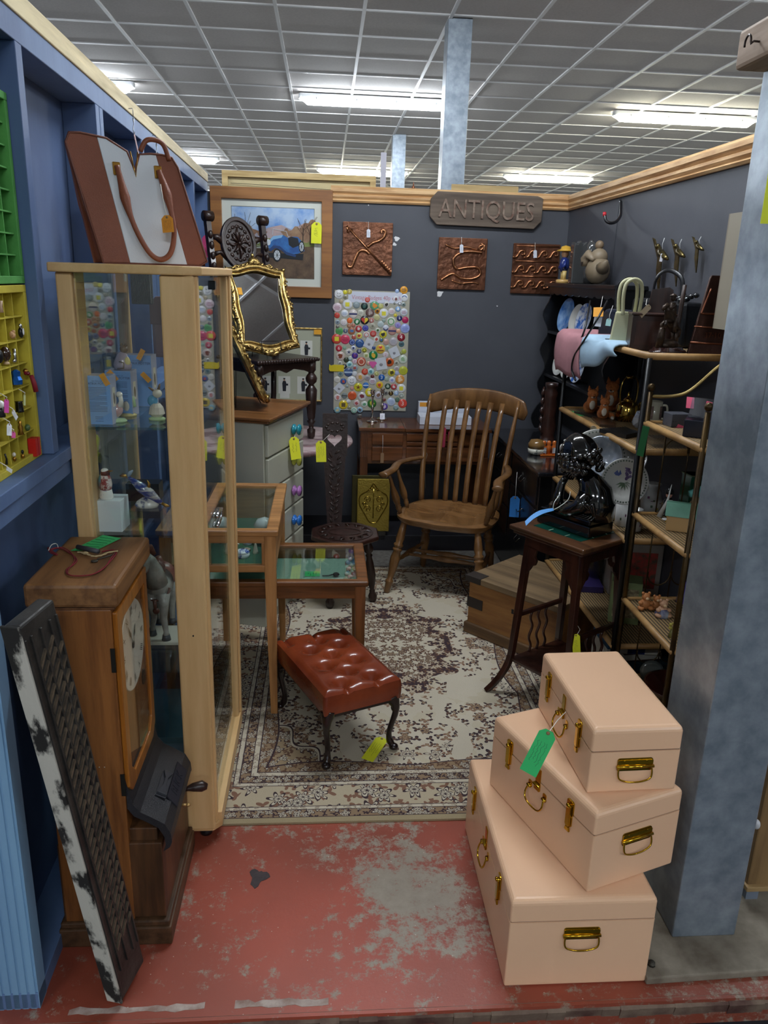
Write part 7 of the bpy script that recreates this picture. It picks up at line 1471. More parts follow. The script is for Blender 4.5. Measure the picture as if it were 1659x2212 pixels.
# --- wicker shelf units ---
cane=mat('#b8905a',rough=.5,c2='#8f6a3c',vs=9,stretch=(1,1,1),bump=.2,bs=60)
def wick():
    k='wicker'
    if k in MC: return MC[k]
    m=bpy.data.materials.new('wicker'); m.use_nodes=True; nt=m.node_tree; L=nt.links.new; B=nt.nodes['Principled BSDF']
    tc=nn(nt,'ShaderNodeTexCoord'); w1=nn(nt,'ShaderNodeTexWave',i_Scale=26,i_Distortion=.6); w1.bands_direction='X'; w2=nn(nt,'ShaderNodeTexWave',i_Scale=62,i_Distortion=.5); w2.bands_direction='Y'
    L(tc.outputs['Object'],w1.inputs[0]); L(tc.outputs['Object'],w2.inputs[0])
    mu=nn(nt,'ShaderNodeMath',operation='MULTIPLY'); L(w1.outputs['Fac'],mu.inputs[0]); L(w2.outputs['Fac'],mu.inputs[1])
    r=nn(nt,'ShaderNodeValToRGB'); e=r.color_ramp.elements; e[0].position=.02; e[0].color=(*lin('#2b2117'),1); e[1].position=.35; e[1].color=(*lin('#b59462'),1); L(mu.outputs[0],r.inputs[0]); L(r.outputs[0],B.inputs['Base Color']); B.inputs['Roughness'].default_value=.7
    bp=nn(nt,'ShaderNodeBump',i_Strength=.6,i_Distance=.003); L(mu.outputs[0],bp.inputs['Height']); L(bp.outputs[0],B.inputs['Normal']); MC[k]=m; return m
XF=1.12
def wshelf(t,x0,x1,y0,y1,z,nm='shelf'):
    o=MB().box(x0+.01,x1-.01,y0+.01,y1-.01,z-.006,z).build(nm,wick(),t)
    b=MB(); 
    b.tube([(x0,y0,z-.004),(x1,y0,z-.004),(x1,y1,z-.004),(x0,y1,z-.004)],.0125,10,closed=True,sm=True); e=b.build('cane_edge',cane,o)
    return o
ua=thing('shelf_unit','black framed wicker shelf unit along the right wall, loaded with bags and china','shelf unit',(0,0,0))
ZA=[X(1408,768,XF).z,X(1380,975,XF).z,X(1357,1170,XF).z,X(1345,1420,XF).z,.06]; YA0,YA1=2.655,3.60
for z in ZA[:4]: wshelf(ua,XF,1.475,YA0,YA1,z)
blkm=mat('#0e0f11',rough=.35,metal=.3)
for (x,y) in ((XF,YA0),(XF,YA1),(1.475,YA0),(1.475,YA1)): MB().cyl((x,y,0.001),(x,y,ZA[0]-.01),.010,n=10).build('post',blkm,ua)
ub=thing('etagere','bronze framed wicker folding shelf with scrolled wire sides, beside the steel column','shelf unit',(0,0,0))
ZB=[X(1395,912,XF).z,X(1372,1110,XF).z,X(1350,1295,XF).z,.21]; YB0,YB1=2.19,2.61
for z in ZB: wshelf(ub,XF,1.46,YB0,YB1,z)
brn_m=mat('#54401f',rough=.35,metal=.7,c2='#2f2314',vs=9)
for (x,y) in ((XF,YB0),(XF,YB1),(1.46,YB0),(1.46,YB1)):
    b=MB(); b.cyl((x,y,0.001),(x,y,1.30),.009,n=10); b.ball((x,y,1.315),(.013,.013,.014)); b.build('post',brn_m,ub)
MB().tube(smooth([(XF,YB1,1.285),(XF+.07,YB1-.01,1.287),(XF+.13,YB1-.02,1.31),(XF+.22,YB1-.03,1.40),(XF+.30,YB1-.04,1.445),(XF+.34,YB1-.05,1.45)],5),.006,8).build('curved_rail',mat('#8f7a4c',rough=.3,metal=.8),ub)
for zi,(za,zb_) in enumerate(((ZB[1],ZB[0]),(ZB[2],ZB[1]),(ZB[3],ZB[2]))):
    for x in (XF+.075,XF+.165,XF+.255): MB().cyl((x,YB1,za),(x,YB1,zb_-.01),.0028,n=6).build('wire',brn_m,ub)
    for x in (XF+.12,XF+.21):
        up__=1 if zi==0 else -1; zc_=(zb_-.10) if up__>0 else (za+.10)
        MB().tube([(x+.043*math.cos(R(a)),YB1,zc_+up__*.045*math.sin(R(a))) for a in range(-10,191,20)],.0028,6).build('wire_loop',brn_m,ub)
z1=ZA[0]+.0005; z2_=ZA[1]+.0005; z3=ZA[2]+.0005; z4=ZA[3]+.0005
# top shelf
bl=mat('#0d0e12',rough=.35,bump=.2,bs=200)
p=X(1310,722,1.24); t=thing('black_handbag','shiny black handbag with a carry handle at the back of the top wicker shelf','handbag',(1.27,3.30,z1))
b=MB(); b.prism([(-.13,0),(.13,0),(.12,.10),(.085,.13),(-.085,.13),(-.12,.10)],-.045,.045,T=M.Rotation(R(-70),4,'Z')@RT); b.build('bag_body',mat('#1c2230',rough=.18,coat=.5),t,bev=.012)
MB().tube(smooth([(-.03,.06,.12),(-.03,.07,.22),(.0,.02,.26),(.03,-.04,.22),(.03,-.05,.12)],6),.006,8,flat=.5).build('handle',bl,t)
t=thing('black_tote','large matt black bag with a tall handle behind the cream handbag','handbag',(1.36,3.12,z1))
b=MB(); b.prism([(-.15,0),(.15,0),(.14,.17),(-.14,.18)],-.05,.05,T=M.Rotation(R(-65),4,'Z')@RT); b.build('bag_body',bl,t,bev=.012); MB().tube(smooth([(-.02,.10,.17),(-.02,.09,.255),(.0,.03,.29),(.03,-.04,.255),(.03,-.05,.17)],6),.009,8,flat=.5).build('handle',bl,t)
b=MB(); random.seed(2)
for k in range(16): b.ball((.03+random.uniform(-.03,.03),-.12+.012*k,.185+random.uniform(-.01,.014)),(.014,.012,.010),8,5)
b.build('ruffled_trim',mat('#0b0c10',rough=.1,coat=1),t)
crmm=mat('#bdbb96',rough=.4)
t=thing('cream_handbag','small cream handbag with two tall loop handles, between the black bag and wooden box','handbag',(1.165,3.02,z1))
MB().prism([(-.06,0),(.075,0),(.06,.13),(-.045,.13)],-.03,.03,T=M.Rotation(R(-20),4,'Z')@RT).build('bag_body',crmm,t,bev=.006)
for yy in (-.024,.024): MB().tube(smooth([(-.028,yy,.12),(-.034,yy,.19),(-.026,yy,.235),(.004,yy,.25),(.030,yy,.235),(.038,yy,.19),(.034,yy,.12)],5),.0075,8).build('handle',crmm,t)
# cloth hanging over the edge
pkc=mat('#a8767c',rough=.95,var=.1,vs=30); bcc=mat('#a3bfd4',rough=.95,var=.08,vs=30)
t=thing('folded_coat','folded pink and pale blue garment draped over the left end of the top wicker shelf','garment',(0,0,0))
def drape(u,v,y0_,y1_,side):
    y=y1_+(y0_-y1_)*u; 
    s=v*.42; over=.22; zt=z1+.012+.008*math.sin(9*u+side)
    if s<over: return (XF+.14-s*.75,y,zt+.003*math.sin(14*u))
    q=(s-over)/.2; return (XF-.028-.006*math.sin(8*u+side)-.012*math.sin(pi*q),y-.02*q,zt-q*(.175 if side==0 else .13*(1-u*.75)) )
MB().grid(lambda u,v:drape(u,v,3.28,3.66,0),18,16).build('pink_half',pkc,t)
MB().grid(lambda u,v:drape(u,v,2.90,3.27,1),18,16).build('blue_half',bcc,t)
for o in t.children:
    q=o.modifiers.new('s','SOLIDIFY'); q.thickness=.006
MB().box(XF-.005,XF+.03,3.00,3.10,z1+.019,z1+.022).build('black_strip',bl,t)
b=MB(); b.tube(smooth([X(1312,650,1.15),X(1290,690,1.08),X(1262,735,1.07),X(1240,770,1.07),X(1235,800,1.075),X(1243,822,1.08),X(1238,800,1.085),X(1240,765,1.085),X(1262,715,1.09),X(1275,650,1.15)],6),.004,6); tag(b.build('bag_strap',bl),'long thin black bag strap looping down over the pink garment','strap')
# wooden salt box
sbm=wood('#3a1f17','#27130e','z',rough=.35); p=X(1365,742,1.17)
t=thing('salt_box','dark wooden salt box with a high back on the top wicker shelf','box',(1.205,2.885,z1),R(-14))
MB().box(-.075,.075,-.062,.062,0,.125).build('box_body',sbm,t,bev=.003); MB().box(-.08,.08,-.068,.045,.125,.133).build('lid',sbm,t,bev=.003); MB().prism([(-.0,0),(.075,0),(.075,.215),(.06,.225),(.0,.215),(-.01,.14)],-.006,.006,T=TM((0,.062,0))@RT).build('back_board',sbm,t)
MB().box(-.060,.058,-.0635,-.0615,.02,.105).build('front_panel',wood('#45271d','#301812','z',rough=.3),t)
A_=X(1404,658,1.15); price_tag('price_tag','buff luggage tag hanging from the dark wooden salt box',X(1404,660,1.16),X(1381,684,1.14),.020,(-.3,-1,.2),'#b5a58a',string=[X(1398,645,1.19),X(1395,658,1.17),X(1402,662,1.16)],lines=0)
price_tag('price_tag','long white tag hanging on the black handbag',X(1295,672,1.14),X(1289,705,1.13),.032,(-.35,-1,.1),'#c9c9cf',string=[X(1302,640,1.18),X(1298,660,1.15),X(1296,674,1.14)],lines=1,hole=False)
price_tag('price_label','folded orange label above the long white tag',X(1293,664,1.135),X(1292,684,1.13),.040,(-.35,-1,.1),'#d99426',lines=0,hole=False)
price_tag('price_tag','pale turquoise tag on the cream handbag',X(1316,688,1.13),X(1313,704,1.125),.020,(-.35,-1,.1),'#9cc5c4',string=[X(1324,660,1.15),X(1317,680,1.13),X(1316,690,1.13)],lines=0)
# horseman statue
brs=mat('#2c221c',rough=.35,metal=.5,c2='#4b3a2c',vs=30,bump=.5,bs=60)
t=thing('horseman_statue','dark bronzed statue of a rider on a rearing horse beside a tall post','statue',(1.215,2.735,z1),R(30))
MB().lathe([(0,0),(.070,0),(.074,.006),(.068,.012),(.060,.014),(.056,.022),(0,.023)],24,mt=mat('#2a1512',rough=.15,coat=.6),sx=1.1,sy=.75).build('base',None,t)
b=MB(); b.tube([(-.05,0,.02),(-.045,0,.07),(-.048,0,.09)],[.014,.012,.008],8,mt=brs); b.ball((.0,0,.03),(.05,.03,.02),mt=brs); b.build('rock_ground',None,t)
b=MB(); b.tube([(.028,0,.085),(.008,0,.105),(-.012,0,.122),(-.026,0,.15),(-.034,0,.162)],[.019,.020,.019,.012,.009],12,mt=brs); b.tube([(-.032,0,.165),(-.046,0,.160),(-.054,0,.150)],[.010,.008,.005],8,mt=brs)
for (q0,q1,q2) in (((.03,.01,.08),(.038,.012,.055),(.028,.012,.03)),((.03,-.01,.08),(.022,-.012,.055),(.030,-.012,.03)),((-.012,.010,.112),(-.035,.012,.10),(-.030,.012,.078)),((-.012,-.010,.112),(-.042,-.012,.112),(-.046,-.012,.09))): b.tube([q0,q1,q2],[.009,.006,.005],8,mt=brs)
b.tube([(.04,0,.095),(.056,0,.08),(.055,0,.055)],[.006,.006,.003],8,mt=brs); b.build('horse',None,t)
b=MB(); b.tube([(.004,0,.12),(.0,0,.15),(-.004,0,.175)],[.013,.015,.010],10,mt=brs); b.ball((-.006,0,.190),(.010,.010,.012),mt=brs); b.lathe([(.014,.194),(.010,.202),(0,.206)],10,mt=brs,T=TM((-.006,0,0))); b.tube([(-.002,-.012,.165),(-.024,-.010,.155),(-.034,0,.160)],.0055,8,mt=brs); b.tube([(.002,.012,.165),(-.02,.012,.155),(-.03,0,.160)],.0055,8,mt=brs)
for s in (-1,1): b.tube([(.004,s*.014,.12),(-.008,s*.022,.10),(-.004,s*.022,.075)],[.009,.007,.006],8,mt=brs)
b.build('rider',None,t); MB().tube([(.055,.01,.02),(.056,.01,.10),(.060,.01,.17),(.064,.01,.235)],[.009,.007,.008,.007],8,mt=mat('#3a2419',rough=.5,c2='#24150e',vs=30)).build('post',None,t)
# tall copper panel
t=thing('copper_plaque','tall embossed dark copper panel leaning at the right end of the top shelf','wall panel',(1.375,2.74,z1)); cpd=mat('#4f2f23',rough=.4,metal=.6,c2='#34201a',vs=9,bump=.5,bs=40)
T=M(((1,0,0,0),(0,1,.12,0),(0,0,1,0),(0,0,0,1)))@RT
MB().prism([(-.085,0),(.09,0),(.085,.27),(-.02,.27),(-.025,.26)],-.006,.006,T=T).build('copper_sheet',cpd,t,bev=.002)
b=MB(); b.tube([T@V(p) for p in smooth([(-.02,.225,.008),(-.045,.15,.008),(-.04,.14,.008),(.03,.14,.008)],4)],.004,6); b.tube([T@V((-.07,.095,.008)),T@V((.08,.09,.008))],.003,6); b.tube([T@V((-.08,.04,.008)),T@V((.08,.036,.008))],.004,6); b.text('37·10',.028,T=T@TM((.0,.065,.0085)),depth=.001); b.build('relief',mat('#7a4a35',rough=.3,metal=.8),t)
# middle shelf
fxm=mat('#b96f38',rough=.9,c2='#a0592a',vs=30,bump=.6,bs=160); wf=mat('#cfc4b4',rough=.9)
def fox(label,x,y,z,s,rz,lying=True,grp='fox ornaments on the wicker shelf'):
    t=thing('fox_ornament',label,'ornament',(x,y,z),rz,grp)
    b=MB(); b.ball((.045*s,0,.035*s),(.060*s,.036*s,.036*s),mt=fxm); b.tube([(-.0*s,0,.04*s),(-.012*s,0,.08*s),(-.016*s,0,.105*s)],[.032*s,.028*s,.022*s],14,mt=fxm); b.ball((-.018*s,0,.118*s),(.027*s,.030*s,.026*s),mt=fxm)
    b.tube([(-.034*s,0,.112*s),(-.056*s,0,.104*s)],[.016*s,.006*s],10,mt=fxm); b.build('body',None,t)
    for q in (-1,1): MB().tube([(-.012*s,q*.018*s,.135*s),(-.010*s,q*.024*s,.162*s)],[.012*s,.001*s],8,mt=fxm).build('ear',None,t)
    b=MB(); b.ball((-.030*s,0,.062*s),(.012*s,.016*s,.030*s),mt=wf); b.ball((-.044*s,0,.102*s),(.012*s,.012*s,.006*s),mt=wf); b.build('white_bib',None,t)
    MB().ball((-.058*s,0,.106*s),.004*s,8,6,mt=blk).build('nose',None,t)
    b=MB(); b.tube([(.09*s,.01*s,.03*s),(.10*s,-.03*s,.022*s),(.06*s,-.055*s,.02*s),(.01*s,-.055*s,.02*s)],[.014*s,.020*s,.021*s,.012*s],10,mt=fxm); b.ball((-.002*s,-.055*s,.019*s),(.022*s,.012*s,.012*s),mt=wf); b.build('tail',None,t)
    return t
p=Z(1318,890,z2_); fox('adult fox ornament with a white chest beside the brass kettle',p.x,p.y,z2_,1.0,R(62))
fox('smallest fox cub ornament between the adult fox and the other cub',1.205,3.27,z2_,.70,R(75)); fox('fox cub ornament at the left end lying with its tail forward',1.20,3.42,z2_,.82,R(80))
kb=mat('#b39346',rough=.12,metal=1)
t=thing('brass_kettle','polished brass kettle with a raised hoop handle on the wicker shelf','kettle',(Z(1352,908,z2_).x,Z(1352,908,z2_).y,z2_),R(20))
MB().lathe([(.0,0),(.045,0),(.048,.02),(.046,.065),(.034,.080),(.020,.086),(0,.088)],28,mt=kb).build('kettle_body',None,t); MB().lathe([(.022,.086),(.016,.096),(.006,.10),(.007,.112),(.004,.12),(0,.126)],16,mt=kb).build('lid',None,t)
MB().tube(smooth([(-.04,0,.07),(-.048,0,.12),(-.042,0,.165),(-.02,0,.185),(.02,0,.185),(.042,0,.165),(.048,0,.12),(.04,0,.07)],5),.003,8).build('hoop_handle',kb,t); MB().cyl((-.022,0,.186),(.022,0,.186),.007,n=10).build('grip',kb,t); MB().tube([(.044,0,.03),(.062,0,.05),(.072,0,.078)],[.012,.008,.006],10).build('spout',kb,t)
cel=glassm((.85,.87,.88),rough=.12,key='cello')
t=thing('cellophane_bag','crumpled clear cellophane bag of trinkets in front of the kettle','bag',(Z(1369,922,z2_).x+.01,Z(1369,922,z2_).y-.03,z2_)); random.seed(9)
b=MB(); b.ball((0,0,.035),(.036,.030,.036),9,7,mt=mat('#b5bac2',rough=.12,metal=.35)); b.v=[v*(1+random.uniform(-.16,.16)) for v in b.v]; b.v=[V((v.x,v.y,max(0,v.z))) for v in b.v]; b.sm=[False]*len(b.sm); b.build('wrapping',None,t)
for k in range(7): MB().ball((random.uniform(-.018,.018),random.uniform(-.015,.015),.010+.008*k),.008,7,5,mt=mat('#c9ccd2',rough=.08,metal=.8)).build('trinket',None,t)
def mug(label,x,y,z,h,r,mt,deco,rz=0,handle=True,name='mug',grp=None):
    t=thing(name,label,'mug' if handle else 'beaker',(x,y,z),rz,grp); MB().lathe([(0,0),(r*.92,0),(r,.004),(r,h),(r*.9,h),(r*.88,.008),(0,.006)],26,mt=mt).build('cup_body',None,t)
    if handle: MB().tube(smooth([(r*.95,0,h*.82),(r*1.45,0,h*.80),(r*1.6,0,h*.5),(r*1.35,0,h*.22),(r*.95,0,h*.2)],5),.005,8).build('handle',mt,t)
    if deco:
        b=MB(); deco(b,r,h); b.build('print',None,t)
    return t
def photo(b,r,h):
    for a0 in (-2.2,-.9): b.grid(lambda u,v:((r+.0008)*math.cos(a0+.5*u),(r+.0008)*math.sin(a0+.5*u),h*(.2+.6*v)),6,6,mt=mat('#4b3430',rough=.4,c2='#8a7468',vs=60))
mug('cream souvenir mug with small brown portraits, handle to the right',Z(1408,912,z2_).x,Z(1408,912,z2_).y,z2_,.092,.036,mat('#b5b09c',rough=.15,coat=.5),photo,rz=R(-15))
def flat(name,label,cat,quad,z,mt,th=.003):
    b=MB(); q=[Z(x,y,z) for x,y in quad]; b.add([v for v in q]+[v+V((0,0,th)) for v in q],[(0,1,2,3),(7,6,5,4),(0,4,5,1),(1,5,6,2),(2,6,7,3),(3,7,4,0)]); return tag(b.build(name,mt),label,cat)
flat('green_ticket','green ticket lying on the wicker shelf in front of the fox cub',' ticket'.strip(),((1223,888),(1240,899),(1270,898),(1250,889)),z2_,mat('#2fa558',rough=.6),.001)
flat('knife_sheath','long dark leather knife sheath lying on the wicker shelf before the foxes','sheath',((1240,893),(1290,905),(1322,912),(1326,903)),z2_,mat('#1d1512',rough=.4),.010)
flat('carved_leaf','brown wooden carved leaf dish on the shelf in front of the kettle','dish',((1278,905),(1295,922),(1330,925),(1320,910)),z2_,mat('#4d3018',rough=.35,c2='#2f1c0e',vs=30),.010)
flat('leather_case','narrow black case lying across the near end of the wicker shelf','case',((1294,934),(1352,948),(1380,942),(1350,930)),z2_,mat('#121315',rough=.4),.016)
price_tag('price_tag','beige luggage tag hanging over the shelf edge before the plates',X(1284,920,1.10),X(1272,952,1.095),.024,(-.3,-1,.1),'#b5ab94',lines=0)
price_tag('green_label','green sticker strip on the near black post of the shelf unit',X(1396,921,1.098),X(1382,985,1.098),.024,(-.6,-.8,0),'#1f6a3a',lines=0,hole=False)
t=thing('plastic_tub','clear plastic tub under the near end of the wicker shelf','tub',(1.235,2.72,z2_-.055-.001)); 
t.location=(1.27,2.745,z2_); MB().box(-.07,.07,-.035,.035,0,.035).build('tub_body',glassm((.78,.80,.84),rough=.25,key='tub'),t,bev=.006)
# etagere top: boxes
jb=mat('#0e1220',rough=.3); 
zb0=ZB[0]+.0005
t=thing('jewellery_box','open dark blue jewellery box under clear wrap on the top bronze shelf','box',(1.225,2.37,zb0),R(-30)); MB().box(-.075,.075,-.05,.05,0,.055).build('carton',jb,t,bev=.003); MB().box(-.065,.065,-.045,.045,.0,.004,T=TM((0,-.01,.058+.03),rx=R(35))).build('clear_lid',glassm((.6,.65,.75),rough=.05,key='jl'),t)
t=thing('spotted_box','black gift box with pale spots behind the dark blue jewellery box','box',(1.34,2.52,zb0),R(-10)); MB().box(-.05,.06,-.04,.04,0,.075).build('carton',mat('#14151b',rough=.4,c2='#55565f',vs=55,lo=.62,hi=.66),t,bev=.003)
t=thing('trinket_carton','small black spotted carton at the left end of the top bronze shelf','box',(1.20,2.555,zb0),R(5)); MB().box(-.035,.035,-.03,.03,0,.045).build('carton',mat('#191a20',rough=.4,c2='#4a4b52',vs=70,lo=.6,hi=.66),t,bev=.002)
for (x,y,x2,y2,w_,lb_,dx_) in ((1492,858,1490,882,.024,'pink diamond sticker standing on the jewellery box',.0),(1533,868,1528,885,.018,'pink sticker on the spotted black box',.0),(1470,918,1462,936,.034,'pink label lying at the shelf edge before the jewellery box',.0)):
    A_=X(x,y,1.20+dx_); B_=X(x2,y2,1.19+dx_); price_tag('price_label',lb_,A_,B_,w_,(-.3,-1,.3),'#d5526f',lines=0,hole=False)
# third shelf: china
grn=mat('#3a4a3a',rough=.4)
def flw(b,r=1):
    random.seed(4)
    for k in range(16): a=random.uniform(-.3,.3); x=.012+random.uniform(-.012,.012); y=.01+.0035*k; b.prism(circ(.006,6,x*(1-k/22)+.004,y),.0045,.0052,mt=mat('#5d4a78',rough=.4))
    for k in range(7): a=R(200+25*k); b.prism([(0,-.005),(.012*math.cos(a)-.003,.012*math.sin(a)),(.034*math.cos(a),-.005+.03*math.sin(a)),(.012*math.cos(a)+.005,.014*math.sin(a)-.004)],.0045,.0052,mt=mat('#4d6348',rough=.4))
    b.prism([(-.04,.03),(-.028,.042),(-.022,.03),(-.018,.044),(-.012,.028),(-.022,.02),(-.034,.022)],.0045,.0052,mt=mat('#2b3f7c',rough=.4))
plate('large china plate with a dark leaf border, partly behind the silvery disc',tuple(Y(1290,990,3.02)),.118,mat('#b9b9b2',rough=.15,coat=.5),n=(-.25,-1,.25),rim=grn)
plate('silvery white crackled plate in the middle of the china shelf',tuple(Y(1300,985,2.93)),.078,mat('#ccd3dc',rough=.08,metal=.5,c2='#a5afbb',vs=30),n=(-.45,-1,.25),name='plate')
plate('white china bowl plate with a purple flower and butterfly, right of the bust',tuple(Y(1348,1040,2.78)),.088,mat('#b9b9b4',rough=.15,coat=.5),n=(-.2,-1,.22),rim=grn,deco=flw)
p=Y(1368,1000,3.1); plate('rear china platter with a leaf border behind the silvery plate',tuple(Y(1345,985,3.12)),.10,mat('#a9a8a2',rough=.15,coat=.5),n=(-.1,-1,.2),rim=grn)
def fl2(c): 
    def f(b,r,h):
        random.seed(c)
        for k in range(7):
            a=-2.4+random.uniform(0,1.5); z=h*random.uniform(.25,.8); b.grid(lambda u,v:((r+.0008)*math.cos(a+.20*u),(r+.0008)*math.sin(a+.20*u),z+.010*v),3,3,mt=mat(['#7a4a6c','#4d6348','#b8a53c'][k%3],rough=.4))
    return f
wchina=mat('#c9c9c6',rough=.14,coat=.5)
def on_z(x,y,z): return Z(x,y,z)
p=Z(1374,1150,z3); mug('white flowered beaker, the front right one beside the black post',p.x+.0,p.y+.03,z3,.085,.031,wchina,fl2(1),handle=False,name='beaker'); p=Z(1348,1140,z3)
mug('white flowered beaker, the rear left one next to the bust',p.x+.005,p.y+.035,z3,.092,.031,wchina,fl2(2),handle=False,name='beaker')
p=Z(1330,1125,z3); t=thing('cream_jug','white jug with yellow band and flowers, right behind the black bust','jug',(p.x+.01,p.y+.03,z3)); MB().lathe([(.02,0),(.034,.01),(.042,.035),(.036,.06),(.034,.075),(.038,.085),(.035,.085),(.030,.06),(0,.01)],24,mt=wchina).build('jug_body',None,t); MB().lathe([(.0425,.010),(.036,.004),(.025,.0)],24,mt=mat('#c4a83a',rough=.3)).build('yellow_base',None,t); MB().tube(smooth([(.034,0,.075),(.058,0,.065),(.055,0,.035),(.040,0,.025)],4),.004,8).build('handle',wchina,t)
p=Z(1400,1110,ZB[1]); t=thing('flower_vase','white waisted vase with purple flowers, right of the near black post','vase',(Z(1403,1112,z3).x,Z(1403,1112,z3).y,z3)); MB().lathe([(.026,0),(.040,.03),(.044,.065),(.036,.10),(.026,.118),(.032,.135),(.028,.135),(.022,.115),(0,.02)],26,mt=wchina).build('vase_body',None,t)
b=MB(); fl2(3)(b,.0425,.11); b.build('print',None,t)
p=Z(1340,1112,z3); 
# fourth shelf
def cbox(name,label,cat,px_,py_,z,w,d,h,rz,c,pan=None,dy=0):
    p=Z(px_,py_,z); t=thing(name,label,cat,(p.x,p.y+d/2+dy,z),rz); MB().box(-w/2,w/2,-d/2,d/2,0,h).build('carton' if cat!='book' else 'cover',mat(c,rough=.5,var=.15,vs=12),t,bev=.002)
    if pan: MB().box(-w*.4,w*.4,-d/2-.001,-d/2,h*.15,h*.85).build('front_print',mat(pan,rough=.5,c2='#5a4a3c',vs=40),t)
    return t
cbox('picture_tin','tall green and red picture tin standing on the lower wicker shelf','tin',1358,1352,z4,.12,.10,.18,R(-20),'#8a9a68','#c9bd92',dy=.02)
cbox('red_box','white and red patterned box lying behind the picture tin','box',1375,1290,z4,.22,.14,.24,R(-8),'#a39a90','#c04038',dy=.02)
cbox('purple_book','book with a purple spine lying at the far end of the lower shelf','book',1290,1292,z4,.12,.20,.03,R(-8),'#352a63',dy=.06)
p=Z(1283,1262,z4); t=thing('glass_vase','cloudy grey glass vase at the far end of the lower wicker shelf','vase',(p.x+.02,p.y+.03,z4)); MB().lathe([(.030,0),(.040,.01),(.046,.08),(.054,.13),(.050,.13),(.040,.06),(0,.012)],16,mt=glassm((.55,.57,.57),rough=.08,key='vs'),sm=False).build('vase_body',None,t)

# floor level books and boxes under the units
for (x,y,w,d,h,rz,c,lb_) in ((1345,1545,.20,.24,.10,-12,'#23383a','dark green record box on the floor under the wicker shelves'),):
    pass
def fl_box(name,label,cat,x,y,z,w,d,h,rz,c,pc='#c4c0b4'):
    t=thing(name,label,cat,(x,y,z),R(rz)); MB().box(-w/2,w/2,-d/2,d/2,0,h).build('cover',mat(c,rough=.5,var=.1,vs=10),t,bev=.002)
    if cat=='book': MB().box(-w/2-.0006,w/2-.004,-d/2-.0006,d/2-.004,h*.15,h*.85).build('pages',mat(pc,rough=.8),t)
    return t
fl_box('record_box','dark teal record box on the floor below the wicker shelves','box',1.33,2.94,.001,.22,.27,.16,0,'#1b2c30')
fl_box('book','thick white paged book lowest on the record box','book',1.31,2.93,.1615,.17,.22,.035,6,'#4a2a20')
t=fl_box('book','cream book with the blue title block JAS, on the pile under the shelves','book',1.31,2.92,.197,.17,.23,.028,-6,'#b5ac98')
b=MB(); b.box(-.05,.02,-.1158,-.1152,.002,.026,mt=mat('#1d2a63',rough=.5)); b.box(-.05,.03,-.10,-.04,.0282,.0288,mt=mat('#1d2a63',rough=.5)); b.text('JAS',.030,mt=mat('#c9cdd8',rough=.6),T=TM((-.012,-.070,.0292))); b.build('title_block',None,t)
fl_box('book','white book topmost of the pile under the shelves','book',1.34,2.98,.2255,.13,.18,.03,12,'#c4c4c0')
fl_box('book','blue paperback leaning beside the white paged books under the shelves','book',1.19,2.93,.001,.03,.18,.24,0,'#27577a')
fl_box('folded_cloth','dark navy cloth bundle in front of the record box','cloth',1.25,2.62,.001,.2,.13,.19,4,'#10141f')
t=thing('drum_tin','round white tin with a dark crest low down beside the steel column','tin',(1.20,2.10,.001)); MB().lathe([(0,0),(.055,0),(.055,.07),(.057,.07),(.057,.10),(0,.102)],28,mt=mat('#b9b4a8',rough=.35)).build('tin_body',None,t); b=MB(); ringprism(b,circ(.028,20),circ(.022,20),.102,.103,None,mat('#4a1f1c',rough=.5)); b.prism(circ(.014,7),.102,.103,mt=mat('#6a2a24',rough=.5)); b.build('crest',None,t)
# étagère shelf contents
zb1=ZB[1]+.0005; zb2=ZB[2]+.0005; zb3=ZB[3]+.0005
p=Z(1452,1122,zb1); t=thing('guard_figurine','small black and white figurine holding a white umbrella on the middle bronze shelf','figurine',(p.x+.0,p.y+.05,zb1))
MB().lathe([(0,0),(.020,0),(.020,.006),(.012,.01),(.016,.03),(.018,.05),(.010,.066)],14,mt=mat('#17181b',rough=.2,coat=.5)).build('robe',None,t); MB().ball((0,0,.076),(.011,.011,.012),mt=mat('#c08c78',rough=.4)).build('head',None,t); MB().lathe([(.013,.08),(.014,.09),(.008,.10),(0,.102)],12,mt=mat('#121214',rough=.3)).build('hat',None,t); MB().box(-.008,.008,-.020,-.012,.02,.06).build('shirt_front',mat('#cfcfca',rough=.3),t); MB().tube([(-.035,-.02,.0),(-.012,-.022,.065),(-.006,-.022,.12)],[.010,.004,.001],8,mt=mat('#c5c5c0',rough=.3)).build('umbrella',None,t)
p=Z(1460,1140,zb1); t=thing('owl_figurine','tiny speckled pale owl at the front of the middle bronze shelf','figurine',(p.x,p.y,zb1)); b=MB(); b.ball((0,0,.018),(.013,.012,.020),mt=mat('#a3a296',rough=.3,c2='#4a4640',vs=90)); b.ball((0,0,.040),(.010,.010,.010),mt=mat('#b5b4a8',rough=.3)); b.build('body',None,t)
p=Z(1443,1128,zb1); t=thing('duck_ornament','tiny yellow ornament left of the speckled owl','ornament',(p.x,p.y,zb1)); b=MB(); b.lathe([(.010,0),(.006,.01),(.008,.022),(.003,.032),(0,.034)],12,mt=mat('#b39538',rough=.3)); b.build('body',None,t)
p=Z(1437,1124,zb1); tag(MB().ball((0,0,.004),(.012,.016,.004),10,6,mt=wchina).build('white_saucer',None,None,loc=(p.x,p.y,zb1)),'tiny white saucer at the left end of the middle bronze shelf','saucer')
